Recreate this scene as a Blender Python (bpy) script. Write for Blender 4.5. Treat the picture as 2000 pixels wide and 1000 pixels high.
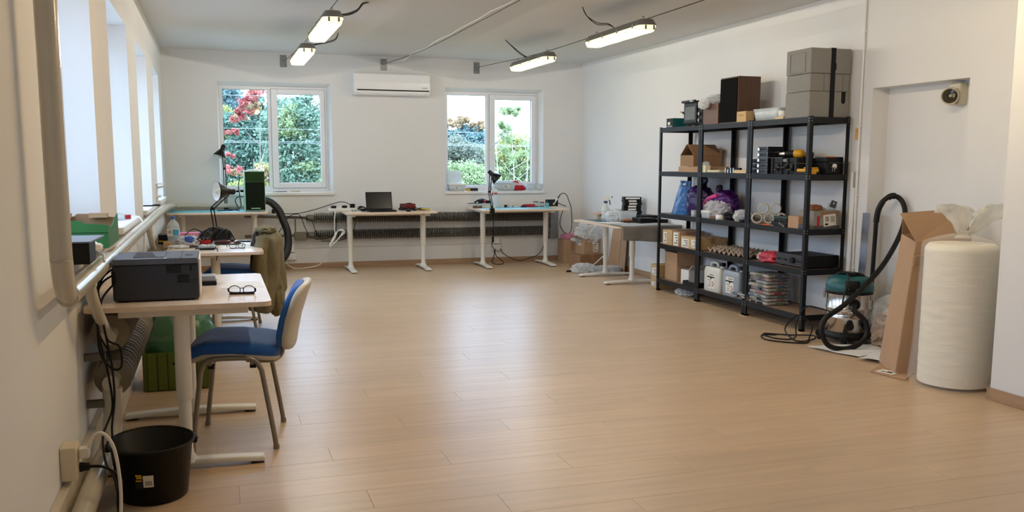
import bpy, math, random
from mathutils import Vector, Matrix, Euler, noise

for o in list(bpy.data.objects):
    bpy.data.objects.remove(o, do_unlink=True)
scene = bpy.context.scene
C = scene.collection
PI = math.pi
rad = math.radians
random.seed(7)

# ------------------------------------------------------------------ camera
F_PX, YAW, PITCH, ROLL, Y_PP, CAM_H = 1780.0, 0.313883, 0.130552, 0.002538, 552.0, 1.42
cam_data = bpy.data.cameras.new('camera')
cam = bpy.data.objects.new('camera', cam_data)
C.objects.link(cam)
cy, sy, cp, sp = math.cos(YAW), math.sin(YAW), math.cos(PITCH), math.sin(PITCH)
fw = Vector((sy * cp, cy * cp, -sp))
rt = Vector((cy, -sy, 0))
up = rt.cross(fw)
rt2 = rt * math.cos(ROLL) + up * math.sin(ROLL)
up2 = up * math.cos(ROLL) - rt * math.sin(ROLL)
mw = Matrix((rt2, up2, -fw)).transposed().to_4x4()
mw.translation = Vector((0, 0, CAM_H))
cam.matrix_world = mw
cam_data.sensor_width = 36.0
cam_data.lens = F_PX / 2000.0 * 36.0
cam_data.shift_y = (Y_PP - 500.0) / 2000.0
cam_data.clip_start = 0.05
cam_data.clip_end = 300
scene.camera = cam

# ------------------------------------------------------------------ view transform / exposure
scene.view_settings.view_transform = 'Standard'
scene.view_settings.look = 'None'
scene.view_settings.gamma = 1.0
scene.view_settings.use_curve_mapping = False
scene.view_settings.exposure = 0.15
LAMP_W = 6.5
SKY_L = 4.4

# ------------------------------------------------------------------ world: even overcast sky
world = bpy.data.worlds.new('overcast_sky')
scene.world = world
world.use_nodes = True
nt = world.node_tree
nt.nodes.clear()
w_out = nt.nodes.new('ShaderNodeOutputWorld')
w_bg = nt.nodes.new('ShaderNodeBackground')
w_tc = nt.nodes.new('ShaderNodeTexCoord')
w_sep = nt.nodes.new('ShaderNodeSeparateXYZ')
w_max = nt.nodes.new('ShaderNodeMath'); w_max.operation = 'MAXIMUM'; w_max.inputs[1].default_value = 0.0
w_mad = nt.nodes.new('ShaderNodeMath'); w_mad.operation = 'MULTIPLY_ADD'
w_mad.inputs[1].default_value = 2.0 * SKY_L; w_mad.inputs[2].default_value = SKY_L
w_noise = nt.nodes.new('ShaderNodeTexNoise'); w_noise.inputs['Scale'].default_value = 1.6; w_noise.inputs['Detail'].default_value = 4
w_ramp = nt.nodes.new('ShaderNodeMix'); w_ramp.data_type = 'RGBA'
w_ramp.inputs['A'].default_value = (0.57, 0.79, 1.14, 1)
w_ramp.inputs['B'].default_value = (0.64, 0.84, 1.14, 1)
nt.links.new(w_tc.outputs['Generated'], w_sep.inputs[0])
nt.links.new(w_tc.outputs['Generated'], w_noise.inputs['Vector'])
nt.links.new(w_sep.outputs['Z'], w_max.inputs[0])
nt.links.new(w_max.outputs[0], w_mad.inputs[0])
nt.links.new(w_noise.outputs['Fac'], w_ramp.inputs['Factor'])
nt.links.new(w_ramp.outputs['Result'], w_bg.inputs['Color'])
nt.links.new(w_mad.outputs[0], w_bg.inputs['Strength'])
nt.links.new(w_bg.outputs[0], w_out.inputs['Surface'])

# ------------------------------------------------------------------ tool kit
def srgb(r, g, b):
    f = lambda c: c / 12.92 if c <= 0.04045 else ((c + 0.055) / 1.055) ** 2.4
    return (f(r / 255), f(g / 255), f(b / 255))

MATS = {}
def mat(name, col, rough=0.5, metal=0.0, var=0.08, scale=6.0, stretch=(1, 1, 1), bump=0.0, bscale=40.0,
        alpha=1.0, trans=0.0, emit=None, estr=0.0, rand=0.0, coord='Object', spec=0.5, detail=3.0, col2=None, sheen=0.0, translucent=0.0):
    """procedural principled material: noise-varied colour, optional bump, per-object tone"""
    if name in MATS:
        return MATS[name]
    m = bpy.data.materials.new(name)
    MATS[name] = m
    m.use_nodes = True
    t = m.node_tree
    b = t.nodes['Principled BSDF']
    tc = t.nodes.new('ShaderNodeTexCoord')
    mp = t.nodes.new('ShaderNodeMapping')
    mp.inputs['Scale'].default_value = stretch
    t.links.new(tc.outputs[coord], mp.inputs['Vector'])
    vec = mp.outputs['Vector']
    if rand:
        oi = t.nodes.new('ShaderNodeObjectInfo')
        ad = t.nodes.new('ShaderNodeVectorMath'); ad.operation = 'MULTIPLY_ADD'
        ad.inputs[1].default_value = (37, 53, 71)
        cmb = t.nodes.new('ShaderNodeCombineXYZ')
        for i in range(3):
            t.links.new(oi.outputs['Random'], cmb.inputs[i])
        t.links.new(cmb.outputs[0], ad.inputs[0]); t.links.new(vec, ad.inputs[2])
        vec = ad.outputs[0]
    nz = t.nodes.new('ShaderNodeTexNoise')
    nz.inputs['Scale'].default_value = scale
    nz.inputs['Detail'].default_value = detail
    t.links.new(vec, nz.inputs['Vector'])
    rp = t.nodes.new('ShaderNodeValToRGB')
    rp.color_ramp.elements[0].position = 0.3
    rp.color_ramp.elements[1].position = 0.7
    c1 = tuple(max(0.0, c * (1 - var)) for c in col)
    c2 = tuple(c * (1 + var) for c in col) if col2 is None else col2
    rp.color_ramp.elements[0].color = (*c1, 1)
    rp.color_ramp.elements[1].color = (*c2, 1)
    t.links.new(nz.outputs['Fac'], rp.inputs['Fac'])
    cout = rp.outputs['Color']
    if rand:
        hsv = t.nodes.new('ShaderNodeHueSaturation')
        mr = t.nodes.new('ShaderNodeMapRange')
        mr.inputs['To Min'].default_value = 1 - rand
        mr.inputs['To Max'].default_value = 1 + rand
        t.links.new(oi.outputs['Random'], mr.inputs['Value'])
        t.links.new(mr.outputs[0], hsv.inputs['Value'])
        t.links.new(cout, hsv.inputs['Color'])
        cout = hsv.outputs['Color']
    t.links.new(cout, b.inputs['Base Color'])
    b.inputs['Roughness'].default_value = rough
    b.inputs['Metallic'].default_value = metal
    b.inputs['Specular IOR Level'].default_value = spec
    b.inputs['Alpha'].default_value = alpha
    b.inputs['Transmission Weight'].default_value = trans
    if sheen:
        b.inputs['Sheen Weight'].default_value = sheen
    if emit is not None:
        b.inputs['Emission Color'].default_value = (*emit, 1)
        b.inputs['Emission Strength'].default_value = estr
    if bump:
        n2 = t.nodes.new('ShaderNodeTexNoise')
        n2.inputs['Scale'].default_value = bscale
        n2.inputs['Detail'].default_value = 3
        t.links.new(vec, n2.inputs['Vector'])
        bp = t.nodes.new('ShaderNodeBump')
        bp.inputs['Strength'].default_value = bump
        bp.inputs['Distance'].default_value = 0.01
        t.links.new(n2.outputs['Fac'], bp.inputs['Height'])
        t.links.new(bp.outputs['Normal'], b.inputs['Normal'])
    if translucent:
        tl = t.nodes.new('ShaderNodeBsdfTranslucent')
        t.links.new(cout, tl.inputs['Color'])
        mx = t.nodes.new('ShaderNodeMixShader'); mx.inputs[0].default_value = translucent
        out = t.nodes['Material Output']
        t.links.new(b.outputs[0], mx.inputs[1]); t.links.new(tl.outputs[0], mx.inputs[2])
        t.links.new(mx.outputs[0], out.inputs['Surface'])
    return m

def glass_mat(name, tint=(0.97, 0.985, 0.98), refl=0.6):
    """thin window pane: clear straight-through transmission with a fresnel reflection"""
    if name in MATS:
        return MATS[name]
    m = bpy.data.materials.new(name); MATS[name] = m
    m.use_nodes = True
    t = m.node_tree; t.nodes.clear()
    out = t.nodes.new('ShaderNodeOutputMaterial')
    tr = t.nodes.new('ShaderNodeBsdfTransparent'); tr.inputs[0].default_value = (*tint, 1)
    gl = t.nodes.new('ShaderNodeBsdfGlossy'); gl.inputs['Roughness'].default_value = 0.02
    fr = t.nodes.new('ShaderNodeFresnel'); fr.inputs['IOR'].default_value = 1.45
    sc = t.nodes.new('ShaderNodeMath'); sc.operation = 'MULTIPLY'; sc.inputs[1].default_value = refl
    mx = t.nodes.new('ShaderNodeMixShader')
    t.links.new(fr.outputs[0], sc.inputs[0]); t.links.new(sc.outputs[0], mx.inputs[0])
    t.links.new(tr.outputs[0], mx.inputs[1]); t.links.new(gl.outputs[0], mx.inputs[2])
    t.links.new(mx.outputs[0], out.inputs['Surface'])
    return m

def film_mat(name, col, alpha=0.35, rough=0.15, var=0.35, scale=14, bump=0.5, bscale=22, stretch=(1, 1, 1), translucent=0.0):
    """wrinkled see-through plastic"""
    return mat(name, col, rough=rough, var=0.1, scale=scale, bump=bump, bscale=bscale, alpha=alpha, spec=0.8, stretch=stretch, translucent=translucent)

class MB:
    def __init__(s):
        s.v = []; s.f = []; s.s = []
    def add(s, vs, fs, smooth=False):
        o = len(s.v)
        s.v.extend(tuple(v) for v in vs)
        for f in fs:
            s.f.append(tuple(i + o for i in f)); s.s.append(smooth)
        return s
    def box(s, x0, x1, y0, y1, z0, z1):
        vs = [(x0, y0, z0), (x1, y0, z0), (x1, y1, z0), (x0, y1, z0), (x0, y0, z1), (x1, y0, z1), (x1, y1, z1), (x0, y1, z1)]
        return s.add(vs, [(3, 2, 1, 0), (4, 5, 6, 7), (0, 1, 5, 4), (1, 2, 6, 5), (2, 3, 7, 6), (3, 0, 4, 7)])
    def obox(s, c, size, rot=(0, 0, 0)):
        m = Euler(rot).to_matrix(); c = Vector(c)
        hx, hy, hz = (q / 2 for q in size)
        vs = [c + m @ Vector((x * hx, y * hy, z * hz)) for z in (-1, 1) for x, y in ((-1, -1), (1, -1), (1, 1), (-1, 1))]
        return s.add(vs, [(3, 2, 1, 0), (4, 5, 6, 7), (0, 1, 5, 4), (1, 2, 6, 5), (2, 3, 7, 6), (3, 0, 4, 7)])
    def cyl(s, p0, p1, r0, r1=None, n=16, caps=True, smooth=True):
        p0, p1 = Vector(p0), Vector(p1); r1 = r0 if r1 is None else r1
        d = (p1 - p0).normalized()
        a = d.orthogonal().normalized(); b = d.cross(a)
        vs = []
        for p, r in ((p0, r0), (p1, r1)):
            for i in range(n):
                t = 2 * PI * i / n
                vs.append(p + a * (r * math.cos(t)) + b * (r * math.sin(t)))
        fs = [(i, (i + 1) % n, n + (i + 1) % n, n + i) for i in range(n)]
        s.add(vs, fs, smooth)
        if caps:
            s.add(vs[:n], [tuple(range(n))[::-1]]); s.add(vs[n:], [tuple(range(n))])
        return s
    def tube(s, pts, r, n=8, sub=6, closed=False, caps=True, rf=None):
        """round tube along a smooth (Catmull-Rom) path"""
        P = [Vector(p) for p in pts]
        if sub > 1 and len(P) > 2:
            Q = []; L = len(P); rng = L if closed else L - 1
            for i in range(rng):
                if closed:
                    p0, p1, p2, p3 = P[(i - 1) % L], P[i], P[(i + 1) % L], P[(i + 2) % L]
                else:
                    p0 = P[max(i - 1, 0)]; p1 = P[i]; p2 = P[i + 1]; p3 = P[min(i + 2, L - 1)]
                for k in range(sub):
                    t = k / sub; t2 = t * t; t3 = t2 * t
                    Q.append(0.5 * ((2 * p1) + (p2 - p0) * t + (2 * p0 - 5 * p1 + 4 * p2 - p3) * t2 + (3 * p1 - p0 - 3 * p2 + p3) * t3))
            if not closed: Q.append(P[-1])
            P = Q
        vs = []; N = len(P); prev = None
        for i, p in enumerate(P):
            if closed: d = P[(i + 1) % N] - P[(i - 1) % N]
            else: d = P[min(i + 1, N - 1)] - P[max(i - 1, 0)]
            d = d.normalized() if d.length > 1e-9 else Vector((0, 0, 1))
            if prev is None: a = d.orthogonal().normalized()
            else:
                a = prev - d * prev.dot(d)
                a = a.normalized() if a.length > 1e-6 else d.orthogonal().normalized()
            prev = a; b = d.cross(a)
            rr = r if rf is None else r * rf(i / (N - 1), i)
            for k in range(n):
                t = 2 * PI * k / n
                vs.append(p + a * (rr * math.cos(t)) + b * (rr * math.sin(t)))
        fs = []
        for i in range(N if closed else N - 1):
            j = (i + 1) % N
            for k in range(n):
                fs.append((i * n + k, i * n + (k + 1) % n, j * n + (k + 1) % n, j * n + k))
        s.add(vs, fs, True)
        if caps and not closed:
            s.add(vs[:n], [tuple(range(n))[::-1]]); s.add(vs[-n:], [tuple(range(n))])
        return s
    def lathe(s, prof, c=(0, 0, 0), n=24, sx=1.0, sy=1.0, axis='z', smooth=True, close=True):
        """prof: list of (radius, height) revolved about an axis through c"""
        vs = []
        for r, h in prof:
            for i in range(n):
                t = 2 * PI * i / n
                p = (r * math.cos(t) * sx, r * math.sin(t) * sy, h)
                if axis == 'x': p = (p[2], p[0], p[1])
                elif axis == 'y': p = (p[0], p[2], p[1])
                vs.append((p[0] + c[0], p[1] + c[1], p[2] + c[2]))
        fs = []
        for j in range(len(prof) - 1):
            for i in range(n):
                q = (j * n + i, j * n + (i + 1) % n, (j + 1) * n + (i + 1) % n, (j + 1) * n + i)
                fs.append(q if axis != 'y' else q[::-1])
        s.add(vs, fs, smooth)
        if close:
            if prof[0][0] > 1e-6: s.add(vs[:n], [tuple(range(n))[::-1]])
            if prof[-1][0] > 1e-6: s.add(vs[-n:], [tuple(range(n))])
        return s
    def prism(s, poly, a, b, plane='xy', smooth=False):
        """extrude polygon between a and b along the third axis"""
        n = len(poly)
        def P(u, v, w):
            return {'xy': (u, v, w), 'xz': (u, w, v), 'yz': (w, u, v)}[plane]
        vs = [P(u, v, a) for u, v in poly] + [P(u, v, b) for u, v in poly]
        s.add(vs, [(i, (i + 1) % n, n + (i + 1) % n, n + i) for i in range(n)], smooth)
        s.add(vs[:n], [tuple(range(n))[::-1]]); s.add(vs[n:], [tuple(range(n))])
        return s
    def superell(s, c, size, e1=0.5, e2=0.4, nu=20, nv=12, fn=None):
        """superellipsoid cushion"""
        sg = lambda w, e: math.copysign(abs(w) ** e, w)
        vs = []
        for j in range(nv + 1):
            ph = -PI / 2 + PI * j / nv
            for i in range(nu):
                th = 2 * PI * i / nu
                p = Vector((sg(math.cos(ph), e1) * sg(math.cos(th), e2) * size[0] / 2,
                            sg(math.cos(ph), e1) * sg(math.sin(th), e2) * size[1] / 2, sg(math.sin(ph), e1) * size[2] / 2))
                if fn: p = fn(p)
                vs.append((p[0] + c[0], p[1] + c[1], p[2] + c[2]))
        fs = [(j * nu + i, j * nu + (i + 1) % nu, (j + 1) * nu + (i + 1) % nu, (j + 1) * nu + i) for j in range(nv) for i in range(nu)]
        return s.add(vs, fs, True)
    def blob(s, c, size, amp=0.2, freq=3.0, seed=0, nu=32, nv=22, flat=None, e=0.8, ridge=True):
        """crumpled lump; flat = height below which it rests on a surface"""
        o = Vector((seed * 13.7, seed * 5.1, seed * 9.3)); c = Vector(c)
        vs = []
        sg = lambda w: math.copysign(abs(w) ** e, w)
        for j in range(nv + 1):
            ph = -PI / 2 + PI * j / nv
            for i in range(nu):
                th = 2 * PI * i / nu
                d = Vector((sg(math.cos(ph)) * math.cos(th), sg(math.cos(ph)) * math.sin(th), sg(math.sin(ph))))
                k = noise.fractal(d * freq + o, 0.8, 2.1, 3)
                if ridge: k = 1.0 - 2.0 * abs(k)
                q = d * (1.0 + amp * (k - 0.5 if ridge else k))
                p = c + Vector((q.x * size[0] / 2, q.y * size[1] / 2, q.z * size[2] / 2))
                if flat is not None and p.z < flat: p.z = flat + 0.0005 * ((i * 7 + j * 3) % 5)
                vs.append(p)
        fs = [(j * nu + i, j * nu + (i + 1) % nu, (j + 1) * nu + (i + 1) % nu, (j + 1) * nu + i) for j in range(nv) for i in range(nu)]
        return s.add(vs, fs, True)
    def sheet(s, fn, nu, nv, smooth=True):
        vs = [fn(i / nu, j / nv) for j in range(nv + 1) for i in range(nu + 1)]
        fs = [(j * (nu + 1) + i, j * (nu + 1) + i + 1, (j + 1) * (nu + 1) + i + 1, (j + 1) * (nu + 1) + i) for j in range(nv) for i in range(nu)]
        return s.add(vs, fs, smooth)

def mesh_from(mb, name):
    me = bpy.data.meshes.new(name)
    me.from_pydata(mb.v, [], mb.f)
    me.polygons.foreach_set('use_smooth', mb.s)
    me.update()
    return me

CRISP = {'wrinkled_clear_film', 'thin_clear_bag', 'crumpled_packing_paper', 'silver_film', 'dark_shiny_film'}
def obj(name, mb, m, parent=None, bevel=0.0, thick=0.0, loc=None, rot=None, seg=2):
    me = mb if isinstance(mb, bpy.types.Mesh) else mesh_from(mb, name)
    if m is not None and len(me.materials) == 0:
        me.materials.append(m)
    if m is not None and m.name in CRISP:      # crinkled film: faceted
        me.polygons.foreach_set('use_smooth', [False] * len(me.polygons))
    o = bpy.data.objects.new(name, me)
    C.objects.link(o)
    if parent is not None: o.parent = parent
    if loc is not None: o.location = loc
    if rot is not None: o.rotation_euler = rot
    if thick:
        md = o.modifiers.new('thickness', 'SOLIDIFY'); md.thickness = thick; md.offset = 0
    if bevel:
        md = o.modifiers.new('bevel', 'BEVEL'); md.width = bevel; md.segments = seg; md.limit_method = 'ANGLE'; md.angle_limit = rad(40)
    return o

def tag(o, label=None, cat=None, group=None, kind=None):
    if label: o['label'] = label
    if cat: o['category'] = cat
    if group: o['group'] = group
    if kind: o['kind'] = kind
    return o

def thing(name, label, cat, loc=(0, 0, 0), rotz=0.0, group=None, rot=None):
    o = bpy.data.objects.new(name, None)
    C.objects.link(o)
    o.empty_display_size = 0.1
    o.location = loc
    o.rotation_euler = rot if rot else (0, 0, rotz)
    return tag(o, label, cat, group)

def struct(name, mb=None, m=None, parent=None, bevel=0.0):
    if mb is None:
        o = bpy.data.objects.new(name, None); C.objects.link(o)
    else:
        o = obj(name, mb, m, parent, bevel)
    if parent is None: o['kind'] = 'structure'
    else: o.parent = parent
    return o

def solo(name, mb, m, label, cat, group=None, bevel=0.0, thick=0.0, loc=None, rot=None):
    return tag(obj(name, mb, m, None, bevel, thick, loc, rot), label, cat, group)

def dup(root, loc, rotz=None, label=None):
    r = root.copy(); C.objects.link(r); r.location = loc
    if rotz is not None: r.rotation_euler = (0, 0, rotz)
    if label: r['label'] = label
    for ch in list(root.children):
        c = ch.copy(); C.objects.link(c); c.parent = r
        for g in list(ch.children):
            d = g.copy(); C.objects.link(d); d.parent = c
    return r

def text(name, body, size, m, parent, loc, rot, depth=0.0005, align='CENTER'):
    cu = bpy.data.curves.new(name, 'FONT')
    cu.body = body; cu.size = size; cu.extrude = depth; cu.align_x = align; cu.align_y = 'CENTER'
    tmp = bpy.data.objects.new(name + '_tmp', cu)
    C.objects.link(tmp)
    dg = bpy.context.evaluated_depsgraph_get()
    me = bpy.data.meshes.new_from_object(tmp.evaluated_get(dg))
    bpy.data.objects.remove(tmp, do_unlink=True)
    bpy.data.curves.remove(cu)
    me.materials.clear(); me.materials.append(m)
    return obj(name, me, m, parent, loc=loc, rot=rot)

def rrect(x0, x1, y0, y1, r, n=5):
    out = []
    for cx, cy_, a in ((x1 - r, y1 - r, 0), (x0 + r, y1 - r, 90), (x0 + r, y0 + r, 180), (x1 - r, y0 + r, 270)):
        for k in range(n + 1):
            t = rad(a + 90 * k / n)
            out.append((cx + r * math.cos(t), cy_ + r * math.sin(t)))
    return out

# ------------------------------------------------------------------ materials shared by many things
M_WALL = mat('white_plaster', srgb(230, 230, 229), rough=0.85, var=0.015, scale=1.5, bump=0.06, bscale=60, spec=0.2)
M_CEIL = mat('ceiling_paint', srgb(222, 221, 219), rough=0.9, var=0.02, scale=0.8, bump=0.05, bscale=30, spec=0.15)
M_PVC = mat('white_window_plastic', srgb(236, 238, 242), rough=0.35, var=0.01)
M_GLASS = glass_mat('window_glass')
M_PLANK = mat('oak_vinyl', srgb(203, 175, 143), rough=0.35, var=0.08, scale=3.2, stretch=(0.55, 7.0, 1), bump=0.04, bscale=14, rand=0.035, detail=6, spec=0.5)
M_BASEB = mat('oak_skirting', srgb(172, 140, 110), rough=0.45, var=0.12, scale=3, stretch=(0.6, 0.6, 9))
M_STEELW = mat('white_powder_coat', srgb(232, 229, 220), rough=0.4, var=0.01)
M_BIRCH = mat('birch_veneer', srgb(229, 208, 186), rough=0.28, var=0.05, scale=3, stretch=(1, 9, 1))
M_BLACK = mat('black_plastic', srgb(17, 17, 19), rough=0.5, var=0.15, spec=0.25)
M_BLACKM = mat('black_powder_coat', srgb(20, 22, 26), rough=0.45, var=0.1, spec=0.3)
M_CABLE = mat('black_cable', srgb(14, 14, 15), rough=0.5, var=0.05, spec=0.25)
M_WCABLE = mat('white_cable', srgb(226, 222, 214), rough=0.5, var=0.03)
M_CARD = mat('brown_cardboard', srgb(182, 148, 116), rough=0.8, var=0.06, scale=4, bump=0.05, bscale=80)
M_CARD2 = mat('dark_cardboard', srgb(152, 118, 88), rough=0.8, var=0.07, scale=4)
M_PAPER = mat('white_paper', srgb(240, 240, 238), rough=0.7, var=0.02)
M_WHITE = mat('white_plastic', srgb(232, 232, 230), rough=0.4, var=0.02)
M_CHROME = mat('bright_steel', srgb(205, 203, 200), rough=0.2, metal=1.0, var=0.04)
M_GREYM = mat('galvanised_steel', srgb(150, 152, 152), rough=0.45, metal=0.8, var=0.15, scale=30)
M_RED = mat('red_plastic', srgb(178, 30, 36), rough=0.4, var=0.1)
M_CLEAR = film_mat('clear_plastic', srgb(225, 235, 240), alpha=0.42, rough=0.18, bump=0.15)
M_BUBBLE = film_mat('wrinkled_clear_film', srgb(248, 250, 252), alpha=0.6, rough=0.16, bump=0.9, bscale=30, translucent=0.3)
M_LABEL = mat('label_paper', srgb(235, 232, 222), rough=0.6, var=0.02)
M_INK = mat('black_ink', srgb(22, 22, 24), rough=0.6, var=0.02)
M_BOARD = mat('brown_hardboard', srgb(150, 120, 95), rough=0.6, var=0.06, scale=20)

# ------------------------------------------------------------------ room shell
XL, XR, YB, ZC = -0.59, 5.12, 12.5, 2.84
YF = -1.6
LW = [(1.15, 2.45), (3.98, 5.35), (6.21, 7.56), (8.40, 9.66), (10.58, 11.70)]   # openings along the left wall
LZ0, LZ1 = 0.99, 2.43
BW = [(0.07, 1.52), (3.08, 4.525)]                                              # openings along the back wall
BZ0, BZ1 = 1.03, 2.455

w = MB()
x0, x1 = XL - 0.42, XL
w.box(x0, x1, YF, YB + 0.35, -0.1, LZ0); w.box(x0, x1, YF, YB + 0.35, LZ1, ZC + 0.1)
ys = [YF] + [q for p in LW for q in p] + [YB + 0.35]
for i in range(0, len(ys), 2):
    w.box(x0, x1, ys[i], ys[i + 1], LZ0, LZ1)
wall_left = struct('wall_left', w, M_WALL)

w = MB()
w.box(XL, XR + 0.5, YB, YB + 0.35, -0.1, BZ0); w.box(XL, XR + 0.5, YB, YB + 0.35, BZ1, ZC + 0.1)
xs = [XL] + [q for p in BW for q in p] + [XR + 0.5]
for i in range(0, len(xs), 2):
    w.box(xs[i], xs[i + 1], YB, YB + 0.35, BZ0, BZ1)
wall_back = struct('wall_back', w, M_WALL)

NY0, NY1, NZ, NX = 5.27, 6.28, 2.03, 5.28
w = MB()
w.box(XR, XR + 0.5, NY1, YB, -0.1, ZC + 0.1)
w.box(XR, XR + 0.5, 4.25, NY0, -0.1, ZC + 0.1)
w.box(XR, XR + 0.5, NY0, NY1, NZ, ZC + 0.1)
w.box(NX, XR + 0.5, NY0, NY1, -0.1, NZ)
wall_right = struct('wall_right', w, M_WALL)
PX = 4.44
struct('wall_projecting', MB().box(PX, XR + 0.5, YF, 4.25, -0.1, ZC + 0.1), M_WALL)
struct('wall_front', MB().box(XL - 0.42, XR + 0.5, YF - 0.3, YF, -0.1, ZC + 0.1), M_WALL)
struct('ceiling', MB().box(XL, XR, YF, YB, ZC, ZC + 0.1), M_CEIL)

# floor: subfloor and separate planks
floor = struct('floor', MB().box(XL, XR + 0.2, YF, YB, -0.1, -0.012), M_PLANK)
PW, PL = 0.222, 1.5
cache = {}
def plank_mesh(L, W):
    k = (round(L, 2), round(W, 3))
    if k not in cache:
        g, b = 0.0004, 0.0008
        m_ = MB()
        lx, ly = L / 2 - g, W / 2 - g
        vs = [(-lx, -ly, -0.012), (lx, -ly, -0.012), (lx, ly, -0.012), (-lx, ly, -0.012),
              (-lx, -ly, -b), (lx, -ly, -b), (lx, ly, -b), (-lx, ly, -b),
              (-lx + b, -ly + b, 0), (lx - b, -ly + b, 0), (lx - b, ly - b, 0), (-lx + b, ly - b, 0)]
        m_.add(vs, [(8, 9, 10, 11)] + [(i, (i + 1) % 4, 4 + (i + 1) % 4, 4 + i) for i in range(4)] + [(4 + i, 4 + (i + 1) % 4, 8 + (i + 1) % 4, 8 + i) for i in range(4)])
        me = mesh_from(m_, 'plank'); me.materials.append(M_PLANK); cache[k] = me
    return cache[k]
yy = YB; row = 0
while yy > 0.0:
    offx = XL - PL + (row * 0.53) % PL
    xa = offx
    while xa < XR + 0.16:
        a, b_ = max(xa, XL), min(xa + PL, XR + 0.16)
        if b_ - a > 0.05:
            o = obj('plank', plank_mesh(b_ - a, PW), None, floor, loc=((a + b_) / 2, yy - PW / 2, 0))
        xa += PL
    yy -= PW; row += 1
if yy > YF:
    obj('plank', plank_mesh(XR + 0.16 - XL, yy - YF), None, floor, loc=((XR + 0.16 + XL) / 2, (yy + YF) / 2, 0))

# skirting boards
struct('baseboard_back', MB().box(XL, XR, YB - 0.014, YB, 0, 0.075), M_BASEB, bevel=0.003)
struct('baseboard_right', MB().box(XR - 0.014, XR, NY1, YB - 0.014, 0, 0.075), M_BASEB, bevel=0.003)
bb = MB(); bb.box(PX - 0.014, PX, YF, 4.25, 0, 0.075); bb.box(PX - 0.014, XR, 4.25, 4.264, 0, 0.075)
struct('baseboard_projecting', bb, M_BASEB, bevel=0.003)
M_TRIM = mat('glossy_cream_trim', srgb(214, 204, 184), rough=0.3, var=0.05, scale=3)
tr = MB(); tr.box(XL, XL + 0.022, YF, YB, 0, 0.20); tr.box(XL, XL + 0.03, YF, YB, 0.20, 0.215); tr.box(XL, XL + 0.05, YF, YB, 0, 0.045)
struct('baseboard_left', tr, M_TRIM, bevel=0.004)

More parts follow.
